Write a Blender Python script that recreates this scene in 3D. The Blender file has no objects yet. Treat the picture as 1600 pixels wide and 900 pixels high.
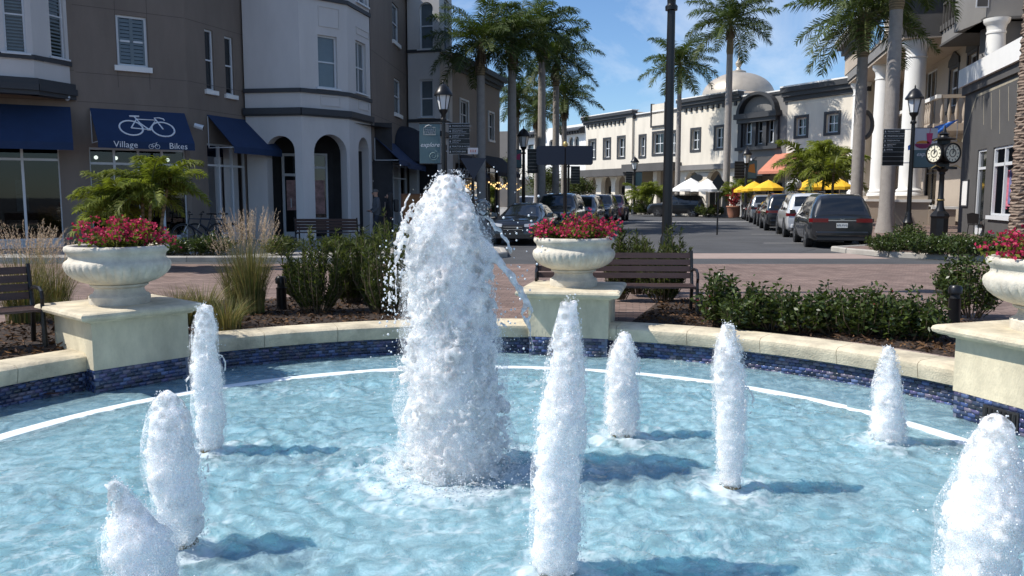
import bpy, bmesh, math, random
import numpy as np
from mathutils import Vector, Matrix, noise as mnoise
R = math.radians
rnd = random.Random(7)
nr = np.random.default_rng(7)
S = bpy.context.scene
COL = S.collection

# ------------------------------------------------------------------ camera, sky, sun, exposure
FPX, HOR, EYE = 1280.0, 308.0, 1.65
PITCH = math.atan((450 - HOR) / FPX)
cam_d = bpy.data.cameras.new('camera')
cam_d.sensor_width = 36.0
cam_d.lens = 36.0 * FPX / 1600.0
cam_d.clip_start = 0.05
cam_d.clip_end = 3000
cam = bpy.data.objects.new('camera', cam_d)
COL.objects.link(cam)
cam.location = (0, 0, EYE)
cam.rotation_euler = (math.pi / 2 - PITCH, 0, 0)
S.camera = cam

SUN_EL = R(50)
sun_h = Vector((-1.0, -0.06, 0)).normalized()
sun_v = Vector((sun_h.x * math.cos(SUN_EL), sun_h.y * math.cos(SUN_EL), math.sin(SUN_EL)))
sl = bpy.data.lights.new('sun', 'SUN')
sl.energy = 4.8
sl.angle = R(0.53)
sl.color = (1.0, 0.95, 0.87)
so = bpy.data.objects.new('sun', sl)
COL.objects.link(so)
so.rotation_euler = sun_v.to_track_quat('Z', 'Y').to_euler()
so.location = (-30, 10, 40)

wd = bpy.data.worlds.new('World')
S.world = wd
wd.use_nodes = True
wn = wd.node_tree
wn.nodes.clear()
wo = wn.nodes.new('ShaderNodeOutputWorld')
wb = wn.nodes.new('ShaderNodeBackground')
sky = wn.nodes.new('ShaderNodeTexSky')
sky.sky_type = 'NISHITA'
sky.sun_disc = False
sky.sun_elevation = SUN_EL
sky.sun_rotation = math.atan2(sun_h.x, sun_h.y)
sky.air_density = 1.0
sky.dust_density = 0.15
sky.ozone_density = 3.6
tc = wn.nodes.new('ShaderNodeTexCoord')
mp = wn.nodes.new('ShaderNodeMapping')
mp.inputs['Scale'].default_value = (1.0, 1.0, 2.0)
mp.inputs['Rotation'].default_value = (0.0, R(12), R(20))
cn = wn.nodes.new('ShaderNodeTexNoise')
cn.inputs['Scale'].default_value = 4.2
cn.inputs['Detail'].default_value = 9
cn.inputs['Roughness'].default_value = 0.62
cn.inputs['Distortion'].default_value = 0.6
cr = wn.nodes.new('ShaderNodeValToRGB')
cr.color_ramp.elements[0].position = 0.465
cr.color_ramp.elements[0].color = (0, 0, 0, 1)
cr.color_ramp.elements[1].position = 0.80
cr.color_ramp.elements[1].color = (0.75, 0.75, 0.75, 1)
mx = wn.nodes.new('ShaderNodeMixRGB')
mx.inputs['Color2'].default_value = (6.6, 7.0, 7.6, 1)
wn.links.new(tc.outputs['Generated'], mp.inputs['Vector'])
wn.links.new(mp.outputs['Vector'], cn.inputs['Vector'])
wn.links.new(cn.outputs['Fac'], cr.inputs['Fac'])
wn.links.new(cr.outputs['Color'], mx.inputs['Fac'])
tn = wn.nodes.new('ShaderNodeMixRGB'); tn.blend_type = 'MULTIPLY'; tn.inputs['Fac'].default_value = 1
tn.inputs['Color2'].default_value = (0.75, 0.88, 1.02, 1)
wn.links.new(sky.outputs['Color'], tn.inputs['Color1'])
wn.links.new(tn.outputs['Color'], mx.inputs['Color1'])
wn.links.new(mx.outputs['Color'], wb.inputs['Color'])
wb.inputs['Strength'].default_value = 0.125
wn.links.new(wb.outputs['Background'], wo.inputs['Surface'])

S.view_settings.view_transform = 'Standard'
S.view_settings.look = 'None'
S.view_settings.exposure = 0.22
S.view_settings.gamma = 1.0
S.view_settings.use_curve_mapping = False
S.render.engine = 'CYCLES'
S.cycles.max_bounces = 6
S.cycles.diffuse_bounces = 3
S.cycles.glossy_bounces = 3
S.cycles.transmission_bounces = 5
S.cycles.transparent_max_bounces = 12
S.cycles.caustics_reflective = False
S.cycles.caustics_refractive = False

# ------------------------------------------------------------------ photograph geometry helpers (author-time lookup of real positions)
def ray(px, py):
    u = (px - 800) / FPX
    v = -(py - 450) / FPX
    return Vector((u, math.cos(PITCH) + v * math.sin(PITCH), -math.sin(PITCH) + v * math.cos(PITCH)))
def at(px, py, d):
    r = ray(px, py)
    return Vector((0, 0, EYE)) + r * (d / r.y)
def gnd(px, py, z=0.0):
    r = ray(px, py)
    return Vector((0, 0, EYE)) + r * ((z - EYE) / r.z)
def xat(px, d):
    return (px - 800) / FPX * d * 1.0 / (math.cos(PITCH)) if False else at(px, HOR, d).x

# ------------------------------------------------------------------ mesh helpers
OFF = {}
class MB:
    def __init__(self):
        self.v = []; self.f = []; self.c = None
    def add(self, vs, fs):
        n = len(self.v)
        self.v += [tuple(p) for p in vs]
        self.f += [tuple(i + n for i in q) for q in fs]
        return self
    def box(self, x0, x1, y0, y1, z0, z1):
        return self.fbox(Vector((0, 0, 0)), Vector((1, 0, 0)), Vector((0, 1, 0)), Vector((0, 0, 1)), x0, x1, y0, y1, z0, z1)
    def fbox(self, o, ux, uy, uz, x0, x1, y0, y1, z0, z1):
        P = [o + ux * a + uy * b + uz * c for c in (z0, z1) for b in (y0, y1) for a in (x0, x1)]
        return self.add(P, [(0, 2, 3, 1), (4, 5, 7, 6), (0, 1, 5, 4), (2, 6, 7, 3), (0, 4, 6, 2), (1, 3, 7, 5)])
    def tube(self, pts, rad, n=8, cap=True):
        pts = [Vector(p) for p in pts]
        if not hasattr(rad, '__len__'):
            rad = [rad] * len(pts)
        rings = []
        prev = None
        for i, p in enumerate(pts):
            t = (pts[min(i + 1, len(pts) - 1)] - pts[max(i - 1, 0)])
            t = t.normalized() if t.length > 1e-9 else Vector((0, 0, 1))
            if prev is None:
                a = Vector((1, 0, 0)) if abs(t.x) < 0.8 else Vector((0, 1, 0))
                x = (a - t * a.dot(t)).normalized()
            else:
                x = prev - t * prev.dot(t)
                x = x.normalized() if x.length > 1e-6 else prev
            prev = x
            y = t.cross(x)
            rings.append([p + (x * math.cos(2 * math.pi * k / n) + y * math.sin(2 * math.pi * k / n)) * rad[i] for k in range(n)])
        vs = [q for r_ in rings for q in r_]
        fs = []
        for i in range(len(pts) - 1):
            for k in range(n):
                a = i * n + k; b = i * n + (k + 1) % n
                fs.append((a, b, b + n, a + n))
        if cap:
            fs.append(tuple(range(n))[::-1])
            m = (len(pts) - 1) * n
            fs.append(tuple(range(m, m + n)))
        return self.add(vs, fs)
    def lathe(self, prof, o=(0, 0, 0), n=24, rib=None):
        vs = []; fs = []
        for j, (r_, z) in enumerate(prof):
            for k in range(n):
                a = 2 * math.pi * k / n
                rr = r_ if rib is None else r_ * rib(j, k)
                vs.append((o[0] + rr * math.cos(a), o[1] + rr * math.sin(a), o[2] + z))
        for j in range(len(prof) - 1):
            for k in range(n):
                a = j * n + k; b = j * n + (k + 1) % n
                fs.append((a, b, b + n, a + n))
        if prof[0][0] > 1e-4:
            fs.append(tuple(range(n))[::-1])
        if prof[-1][0] > 1e-4:
            m = (len(prof) - 1) * n
            fs.append(tuple(range(m, m + n)))
        return self.add(vs, fs)
    def ball(self, c, r_, n=8, m=6, sz=1.0):
        prof = [(max(1e-5, r_ * math.sin(math.pi * j / m)), -r_ * sz * math.cos(math.pi * j / m)) for j in range(m + 1)]
        return self.lathe(prof, c, n)
    def poly(self, pts):
        return self.add(pts, [tuple(range(len(pts)))])
    def prism(self, pts, dirv):
        d = Vector(dirv); n = len(pts)
        P = [Vector(p) for p in pts]; Q = [p + d for p in P]
        fs = [tuple(range(n))[::-1], tuple(range(n, 2 * n))]
        fs += [(i, (i + 1) % n, n + (i + 1) % n, n + i) for i in range(n)]
        return self.add(P + Q, fs)

def new_mesh(name, v, f, mat, smooth=False, colors=None):
    me = bpy.data.meshes.new(name)
    if isinstance(v, np.ndarray):
        v = v.reshape(-1, 3)
    if isinstance(f, np.ndarray):
        k = f.shape[1]
        me.vertices.add(len(v)); me.vertices.foreach_set('co', np.asarray(v, dtype=np.float32).ravel())
        me.loops.add(f.size); me.loops.foreach_set('vertex_index', f.astype(np.int32).ravel())
        me.polygons.add(len(f)); me.polygons.foreach_set('loop_start', np.arange(0, f.size, k, dtype=np.int32))
        me.update(calc_edges=True)
    else:
        me.from_pydata([tuple(p) for p in v], [], f)
        me.update()
    if smooth:
        me.polygons.foreach_set('use_smooth', np.ones(len(me.polygons), dtype=bool))
    if colors is not None:
        at_ = me.color_attributes.new('col', 'FLOAT_COLOR', 'POINT')
        c = np.ones((len(me.vertices), 4), dtype=np.float32); c[:, :colors.shape[1]] = colors
        at_.data.foreach_set('color', c.ravel())
    if mat:
        for m_ in (mat if isinstance(mat, (list, tuple)) else [mat]):
            me.materials.append(m_)
    return me
def link(name, me, parent=None, loc=(0, 0, 0), rz=0.0):
    o = bpy.data.objects.new(name, me)
    COL.objects.link(o)
    o.location = loc
    o.rotation_euler = (0, 0, rz)
    if parent is not None:
        o.parent = parent
    OFF[o] = (OFF[parent] if parent is not None else Vector((0, 0, 0))) + Vector(loc)
    return o
def add(name, mb, mat, parent=None, smooth=False, world=False, loc=(0, 0, 0), rz=0.0):
    v = mb.v
    if world and parent is not None:
        o_ = OFF[parent]
        v = [(p[0] - o_.x, p[1] - o_.y, p[2] - o_.z) for p in v]
    me = new_mesh(name, v, mb.f, mat, False)
    if smooth:
        sm(me, 40)
    return link(name, me, parent, loc, rz)
def sm(me, ang=40):
    me.polygons.foreach_set('use_smooth', np.ones(len(me.polygons), dtype=bool))
    try:
        me.set_sharp_from_angle(angle=R(ang))
    except Exception:
        pass
def tag(o, label=None, cat=None, group=None, kind=None):
    if label: o['label'] = label
    if cat: o['category'] = cat
    if group: o['group'] = group
    if kind: o['kind'] = kind
    return o
def thing(name, label, cat, loc=(0, 0, 0), rz=0.0, group=None):
    o = link(name, None, None, loc, rz)
    o.empty_display_size = 0.2
    return tag(o, label, cat, group)
def tree_copy(o, loc, rz, label=None, parent=None):
    c = o.copy(); COL.objects.link(c)
    if parent is None:
        c.location = loc; c.rotation_euler = (0, 0, rz)
        if label: c['label'] = label
    else:
        c.parent = parent
    for ch in list(o.children):
        tree_copy(ch, None, None, None, c)
    return c

# ------------------------------------------------------------------ materials
MATS = {}
def nodes_of(name):
    m = bpy.data.materials.new(name)
    m.use_nodes = True
    nt = m.node_tree
    b = nt.nodes['Principled BSDF']
    return m, nt, b
def mat(name, col, rough=0.6, metal=0.0, var=0.0, vscale=4.0, bump=0.0, bscale=60.0, spec=0.5, dirt=0.0, coat=0.0, stretch=None):
    if name in MATS:
        return MATS[name]
    m, nt, b = nodes_of(name)
    c4 = (col[0], col[1], col[2], 1)
    b.inputs['Base Color'].default_value = c4
    b.inputs['Roughness'].default_value = rough
    b.inputs['Metallic'].default_value = metal
    b.inputs['Specular IOR Level'].default_value = spec
    if coat:
        b.inputs['Coat Weight'].default_value = coat
        b.inputs['Coat Roughness'].default_value = 0.04
    tcn = nt.nodes.new('ShaderNodeTexCoord')
    src = tcn.outputs['Object']
    if stretch:
        mpn = nt.nodes.new('ShaderNodeMapping'); mpn.inputs['Scale'].default_value = stretch
        nt.links.new(src, mpn.inputs['Vector']); src = mpn.outputs['Vector']
    if var > 0:
        n = nt.nodes.new('ShaderNodeTexNoise'); n.inputs['Scale'].default_value = vscale; n.inputs['Detail'].default_value = 8; n.inputs['Roughness'].default_value = 0.65
        nt.links.new(src, n.inputs['Vector'])
        r_ = nt.nodes.new('ShaderNodeMapRange'); r_.inputs['From Min'].default_value = 0.3; r_.inputs['From Max'].default_value = 0.7
        r_.inputs['To Min'].default_value = 1 - var; r_.inputs['To Max'].default_value = 1 + var * 0.6
        nt.links.new(n.outputs['Fac'], r_.inputs['Value'])
        mm = nt.nodes.new('ShaderNodeMixRGB'); mm.blend_type = 'MULTIPLY'; mm.inputs['Fac'].default_value = 1
        mm.inputs['Color1'].default_value = c4
        nt.links.new(r_.outputs['Result'], mm.inputs['Color2'])
        nt.links.new(mm.outputs['Color'], b.inputs['Base Color'])
    if bump > 0:
        n2 = nt.nodes.new('ShaderNodeTexNoise'); n2.inputs['Scale'].default_value = bscale; n2.inputs['Detail'].default_value = 6
        nt.links.new(src, n2.inputs['Vector'])
        bp = nt.nodes.new('ShaderNodeBump'); bp.inputs['Strength'].default_value = bump; bp.inputs['Distance'].default_value = 0.02
        nt.links.new(n2.outputs['Fac'], bp.inputs['Height'])
        nt.links.new(bp.outputs['Normal'], b.inputs['Normal'])
    MATS[name] = m
    return m
def leafmat(name, col, trans=0.35, rough=0.55, spec=0.25, tt=(1.3, 1.4, 0.6)):
    if name in MATS: return MATS[name]
    m, nt, b = nodes_of(name)
    a = nt.nodes.new('ShaderNodeAttribute'); a.attribute_name = 'col'
    mm = nt.nodes.new('ShaderNodeMixRGB'); mm.blend_type = 'MULTIPLY'; mm.inputs['Fac'].default_value = 1
    mm.inputs['Color1'].default_value = (*col, 1)
    nt.links.new(a.outputs['Color'], mm.inputs['Color2'])
    nt.links.new(mm.outputs['Color'], b.inputs['Base Color'])
    b.inputs['Roughness'].default_value = rough
    b.inputs['Specular IOR Level'].default_value = spec
    t = nt.nodes.new('ShaderNodeBsdfTranslucent')
    br = nt.nodes.new('ShaderNodeMixRGB'); br.blend_type = 'MULTIPLY'; br.inputs['Fac'].default_value = 1
    br.inputs['Color2'].default_value = (*tt, 1)
    nt.links.new(mm.outputs['Color'], br.inputs['Color1'])
    nt.links.new(br.outputs['Color'], t.inputs['Color'])
    ms = nt.nodes.new('ShaderNodeMixShader'); ms.inputs['Fac'].default_value = trans
    nt.links.new(b.outputs['BSDF'], ms.inputs[1]); nt.links.new(t.outputs['BSDF'], ms.inputs[2])
    nt.links.new(ms.outputs['Shader'], nt.nodes['Material Output'].inputs['Surface'])
    MATS[name] = m
    return m
def attrmat(name, rough=0.4, spec=0.5, bump=0.0, bscale=40):
    m, nt, b = nodes_of(name)
    a = nt.nodes.new('ShaderNodeAttribute'); a.attribute_name = 'col'
    nt.links.new(a.outputs['Color'], b.inputs['Base Color'])
    b.inputs['Roughness'].default_value = rough
    b.inputs['Specular IOR Level'].default_value = spec
    return m
def glassmat(name, tint=(0.5, 0.55, 0.55), opac=0.0):
    m, nt, b = nodes_of(name)
    nt.nodes.remove(b)
    fr = nt.nodes.new('ShaderNodeFresnel'); fr.inputs['IOR'].default_value = 1.52
    tr = nt.nodes.new('ShaderNodeBsdfTransparent'); tr.inputs['Color'].default_value = (*tint, 1)
    gl = nt.nodes.new('ShaderNodeBsdfGlossy'); gl.inputs['Roughness'].default_value = 0.02
    ad = nt.nodes.new('ShaderNodeMath'); ad.operation = 'MULTIPLY_ADD'; ad.inputs[1].default_value = 1.0; ad.inputs[2].default_value = 0.0
    nt.links.new(fr.outputs['Fac'], ad.inputs[0])
    ms = nt.nodes.new('ShaderNodeMixShader')
    nt.links.new(ad.outputs[0], ms.inputs['Fac'])
    nt.links.new(tr.outputs['BSDF'], ms.inputs[1]); nt.links.new(gl.outputs['BSDF'], ms.inputs[2])
    nt.links.new(ms.outputs['Shader'], nt.nodes['Material Output'].inputs['Surface'])
    return m
def emit(name, col, s):
    m, nt, b = nodes_of(name)
    b.inputs['Emission Color'].default_value = (*col, 1)
    b.inputs['Emission Strength'].default_value = s
    return m
def brickmat(name, c1, c2, mortar, scale, rot=0.0, bump=0.3):
    m, nt, b = nodes_of(name)
    t = nt.nodes.new('ShaderNodeTexCoord')
    mp_ = nt.nodes.new('ShaderNodeMapping'); mp_.inputs['Rotation'].default_value = (0, 0, rot)
    br = nt.nodes.new('ShaderNodeTexBrick')
    br.inputs['Color1'].default_value = (*c1, 1); br.inputs['Color2'].default_value = (*c2, 1); br.inputs['Mortar'].default_value = (*mortar, 1)
    br.inputs['Scale'].default_value = scale; br.inputs['Mortar Size'].default_value = 0.025; br.inputs['Bias'].default_value = 0.0
    br.inputs['Brick Width'].default_value = 1.0; br.inputs['Row Height'].default_value = 0.5
    nt.links.new(t.outputs['Object'], mp_.inputs['Vector']); nt.links.new(mp_.outputs['Vector'], br.inputs['Vector'])
    n = nt.nodes.new('ShaderNodeTexNoise'); n.inputs['Scale'].default_value = 1.3; n.inputs['Detail'].default_value = 9
    nt.links.new(t.outputs['Object'], n.inputs['Vector'])
    mm = nt.nodes.new('ShaderNodeMixRGB'); mm.blend_type = 'MULTIPLY'; mm.inputs['Fac'].default_value = 1
    rr = nt.nodes.new('ShaderNodeMapRange'); rr.inputs['From Min'].default_value = 0.3; rr.inputs['From Max'].default_value = 0.7; rr.inputs['To Min'].default_value = 0.72; rr.inputs['To Max'].default_value = 1.12
    nt.links.new(n.outputs['Fac'], rr.inputs['Value'])
    nt.links.new(br.outputs['Color'], mm.inputs['Color1']); nt.links.new(rr.outputs['Result'], mm.inputs['Color2'])
    nt.links.new(mm.outputs['Color'], b.inputs['Base Color'])
    b.inputs['Roughness'].default_value = 0.85
    bp = nt.nodes.new('ShaderNodeBump'); bp.inputs['Strength'].default_value = bump; bp.inputs['Distance'].default_value = 0.01; bp.invert = True
    nt.links.new(br.outputs['Fac'], bp.inputs['Height']); nt.links.new(bp.outputs['Normal'], b.inputs['Normal'])
    return m

K = dict(
    tan=mat('stucco_taupe', (0.195, 0.158, 0.130), 0.9, var=0.16, vscale=1.1, bump=0.25, bscale=90, stretch=(1, 1, .3)),
    tan2=mat('stucco_beige', (0.30, 0.255, 0.215), 0.9, var=0.10, vscale=0.7, bump=0.25, bscale=90),
    bay=mat('stucco_white', (0.57, 0.545, 0.525), 0.9, var=0.10, vscale=1.0, bump=0.2, bscale=90, stretch=(1, 1, .3)),
    cream=mat('stucco_cream', (0.72, 0.66, 0.56), 0.9, var=0.13, vscale=0.9, bump=0.2, bscale=70, stretch=(1, 1, .25)),
    white=mat('painted_white', (0.80, 0.79, 0.76), 0.6, var=0.05, vscale=1.5, bump=0.05, bscale=60),
    grey=mat('stucco_grey', (0.20, 0.195, 0.19), 0.9, var=0.1, vscale=0.8, bump=0.2, bscale=80),
    dgrey=mat('stucco_charcoal', (0.085, 0.082, 0.080), 0.85, var=0.15, vscale=0.9, bump=0.2, bscale=80),
    beige=mat('stucco_warm', (0.42, 0.355, 0.29), 0.9, var=0.08, vscale=0.6, bump=0.2, bscale=80),
    trim=mat('trim_dark', (0.035, 0.037, 0.042), 0.6, var=0.1, vscale=3),
    frame=mat('frame_white', (0.62, 0.64, 0.66), 0.45),
    black=mat('black_metal', (0.012, 0.012, 0.013), 0.35, 0.2, var=0.2, vscale=8, bump=0.05, bscale=50),
    navy=mat('awning_navy', (0.010, 0.030, 0.085), 0.85, var=0.12, vscale=2.5, bump=0.15, bscale=220),
    navy2=mat('awning_dark', (0.014, 0.018, 0.030), 0.85, var=0.12, vscale=2.5, bump=0.15, bscale=220),
    salmon=mat('awning_salmon', (0.52, 0.20, 0.13), 0.85, var=0.12, vscale=1.5),
    blue=mat('awning_blue', (0.03, 0.16, 0.55), 0.8, var=0.12, vscale=2),
    dawn=mat('awning_black', (0.035, 0.036, 0.040), 0.85, var=0.1, vscale=2),
    asphalt=mat('asphalt', (0.075, 0.076, 0.080), 0.9, var=0.32, vscale=0.55, bump=0.5, bscale=140),
    concrete=mat('concrete', (0.30, 0.285, 0.265), 0.9, var=0.18, vscale=1.2, bump=0.3, bscale=80),
    kerb=mat('kerb_concrete', (0.40, 0.375, 0.335), 0.9, var=0.22, vscale=2.0, bump=0.3, bscale=70),
    band=mat('crosswalk_band', (0.34, 0.26, 0.225), 0.9, var=0.15, vscale=2.0, bump=0.3, bscale=70),
    brick=brickmat('brick_pavers', (0.165, 0.108, 0.088), (0.27, 0.190, 0.158), (0.075, 0.06, 0.052), 5.0, R(8)),
    stone=mat('cast_stone', (0.63, 0.55, 0.40), 0.85, var=0.42, vscale=3.0, bump=0.45, bscale=55),
    stone2=mat('pedestal_stucco', (0.64, 0.57, 0.41), 0.9, var=0.32, vscale=2.4, bump=0.4, bscale=45, stretch=(1, 1, .5)),
    urn=mat('urn_stone', (0.64, 0.59, 0.49), 0.85, var=0.30, vscale=5.0, bump=0.4, bscale=60),
    mulch=mat('mulch', (0.048, 0.032, 0.024), 0.95, var=0.75, vscale=20, bump=1.0, bscale=55),
    soil=mat('potting_soil', (0.05, 0.035, 0.025), 0.95, var=0.4, vscale=20),
    slat=mat('bench_slat', (0.060, 0.034, 0.030), 0.5, var=0.25, vscale=5, bump=0.1, bscale=60, stretch=(1, 8, 8)),
    pane=mat('window_pane', (0.012, 0.016, 0.019), 0.04, spec=0.7),
    pane2=mat('window_blind_pane', (0.11, 0.135, 0.15), 0.08, spec=0.6, var=0.15, vscale=2),
    shutter=mat('shutter_slats', (0.13, 0.17, 0.19), 0.5, var=0.1),
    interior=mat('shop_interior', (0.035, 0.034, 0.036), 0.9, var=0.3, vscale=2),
    poster=mat('poster_paper', (0.30, 0.42, 0.50), 0.6, var=0.5, vscale=5),
    posterp=mat('poster_portrait', (0.42, 0.24, 0.22), 0.6, var=0.6, vscale=4),
    trunk=None, clock=mat('clock_face', (0.80, 0.76, 0.60), 0.5),
    brass=mat('aged_brass', (0.16, 0.12, 0.06), 0.35, 0.8, var=0.3, vscale=12),
    gold=mat('gold_paint', (0.45, 0.33, 0.12), 0.4, 0.6),
    teal=mat('banner_teal', (0.105, 0.17, 0.185), 0.8, var=0.06, vscale=4),
    bgrey=mat('banner_grey', (0.50, 0.50, 0.52), 0.8),
    lettering=mat('lettering_white', (0.75, 0.76, 0.78), 0.6),
    letdim=mat('lettering_grey', (0.45, 0.46, 0.48), 0.6),
    signblue=mat('sign_blue', (0.012, 0.018, 0.035), 0.5),
    lamp_glass=mat('lantern_glass', (0.75, 0.77, 0.78), 0.2),
    tyre=mat('tyre_rubber', (0.015, 0.015, 0.016), 0.8),
    rim=mat('alloy_rim', (0.20, 0.20, 0.21), 0.35, 0.8),
    chrome=mat('chrome', (0.55, 0.56, 0.58), 0.15, 0.95),
    carglass=mat('car_glass', (0.010, 0.012, 0.014), 0.03, spec=0.9),
    red=mat('tail_light_red', (0.13, 0.006, 0.008), 0.15, coat=0.6),
    lens=mat('headlight_lens', (0.45, 0.47, 0.50), 0.1, coat=0.8),
    plate=mat('licence_plate', (0.62, 0.63, 0.60), 0.5),
    plastic=mat('black_plastic', (0.018, 0.018, 0.019), 0.6),
    yellow=mat('umbrella_yellow', (0.80, 0.48, 0.025), 0.8, var=0.1, vscale=2),
    umbw=mat('umbrella_white', (0.82, 0.81, 0.78), 0.8, var=0.05, vscale=2),
    wood=mat('wood_brown', (0.16, 0.065, 0.03), 0.6, var=0.25, vscale=6, stretch=(1, 1, 6)),
    orange=mat('board_orange', (0.28, 0.115, 0.035), 0.6, var=0.2, vscale=5),
    terracotta=mat('terracotta', (0.34, 0.15, 0.09), 0.8, var=0.15),
    dome=mat('dome_metal', (0.50, 0.44, 0.36), 0.45, 0.35, var=0.15, vscale=1.0),
    skin=mat('skin', (0.42, 0.24, 0.17), 0.55),
    line=mat('road_paint', (0.55, 0.54, 0.52), 0.8, var=0.25, vscale=6),
    leaf_shrub=leafmat('shrub_leaf', (0.062, 0.082, 0.030)),
    leaf_hedge=leafmat('hedge_leaf', (0.048, 0.074, 0.021), 0.22, 0.38, 0.4),
    leaf_palm=leafmat('palm_leaf', (0.058, 0.088, 0.026), 0.25, 0.5),
    leaf_palm2=leafmat('small_palm_leaf', (0.155, 0.19, 0.042), 0.35, 0.6, 0.15),
    grass=leafmat('grass_blade', (0.21, 0.185, 0.085), 0.3, 0.6, 0.2, (1.1, 1.1, .8)),
    plume=leafmat('grass_plume', (0.58, 0.46, 0.36), 0.4, 0.8, 0.1, (1.05, 1.0, .95)),
    petal=leafmat('bougainvillea', (0.46, 0.040, 0.115), 0.3, 0.6, 0.2, (1.1, 1.0, 1.0)),
    stem=mat('stem_brown', (0.10, 0.075, 0.045), 0.85, var=0.2, vscale=8),
)
def trunkmat(name, col, ring=9.0, amt=0.22):
    m, nt, b = nodes_of(name)
    t = nt.nodes.new('ShaderNodeTexCoord')
    w = nt.nodes.new('ShaderNodeTexWave'); w.bands_direction = 'Z'; w.inputs['Scale'].default_value = ring; w.inputs['Distortion'].default_value = 2.5; w.inputs['Detail'].default_value = 3; w.inputs['Detail Scale'].default_value = 2
    n = nt.nodes.new('ShaderNodeTexNoise'); n.inputs['Scale'].default_value = 5; n.inputs['Detail'].default_value = 9
    nt.links.new(t.outputs['Object'], w.inputs['Vector']); nt.links.new(t.outputs['Object'], n.inputs['Vector'])
    ad = nt.nodes.new('ShaderNodeMath'); ad.operation = 'ADD'
    nt.links.new(w.outputs['Fac'], ad.inputs[0]); nt.links.new(n.outputs['Fac'], ad.inputs[1])
    rr = nt.nodes.new('ShaderNodeMapRange'); rr.inputs['From Min'].default_value = 0.3; rr.inputs['From Max'].default_value = 1.5; rr.inputs['To Min'].default_value = 1 - amt * 1.6; rr.inputs['To Max'].default_value = 1 + amt
    nt.links.new(ad.outputs[0], rr.inputs['Value'])
    mm = nt.nodes.new('ShaderNodeMixRGB'); mm.blend_type = 'MULTIPLY'; mm.inputs['Fac'].default_value = 1; mm.inputs['Color1'].default_value = (*col, 1)
    nt.links.new(rr.outputs['Result'], mm.inputs['Color2']); nt.links.new(mm.outputs['Color'], b.inputs['Base Color'])
    b.inputs['Roughness'].default_value = 0.9
    bp = nt.nodes.new('ShaderNodeBump'); bp.inputs['Strength'].default_value = 0.6; bp.inputs['Distance'].default_value = 0.02
    nt.links.new(ad.outputs[0], bp.inputs['Height']); nt.links.new(bp.outputs['Normal'], b.inputs['Normal'])
    return m
K['trunk'] = trunkmat('royal_palm_bark', (0.33, 0.30, 0.27))
K['shaft'] = trunkmat('crownshaft', (0.20, 0.15, 0.085), 3.0, 0.3)
K['rough_bark'] = trunkmat('date_palm_bark', (0.20, 0.15, 0.115), 5.0, 0.45)
K['shopglass'] = glassmat('shop_glass', (0.42, 0.47, 0.48))
K['bulb'] = emit('lit_bulb', (1.0, 0.62, 0.22), 1.6)
K['spot'] = emit('lit_spot', (1.0, 0.93, 0.8), 5.0)

def text(s, name, m, parent, o, ux, uy, size, ext=0.004, align='CENTER', shear=0.0, bold=0.0):
    cu = bpy.data.curves.new('txt', 'FONT')
    cu.body = s; cu.size = size; cu.align_x = align; cu.align_y = 'CENTER'; cu.shear = shear; cu.offset = bold
    cu.extrude = ext; cu.resolution_u = 2
    ob = bpy.data.objects.new('txt', cu)
    me0 = bpy.data.meshes.new_from_object(ob)
    uz = ux.cross(uy)
    of = OFF[parent] if parent is not None else Vector((0, 0, 0))
    vs = [o + ux * v.co.x + uy * v.co.y + uz * v.co.z - of for v in me0.vertices]
    fs = [tuple(p.vertices) for p in me0.polygons]
    me = new_mesh(name, vs, fs, m)
    bpy.data.objects.remove(ob); bpy.data.curves.remove(cu); bpy.data.meshes.remove(me0)
    return link(name, me, parent)

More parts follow.
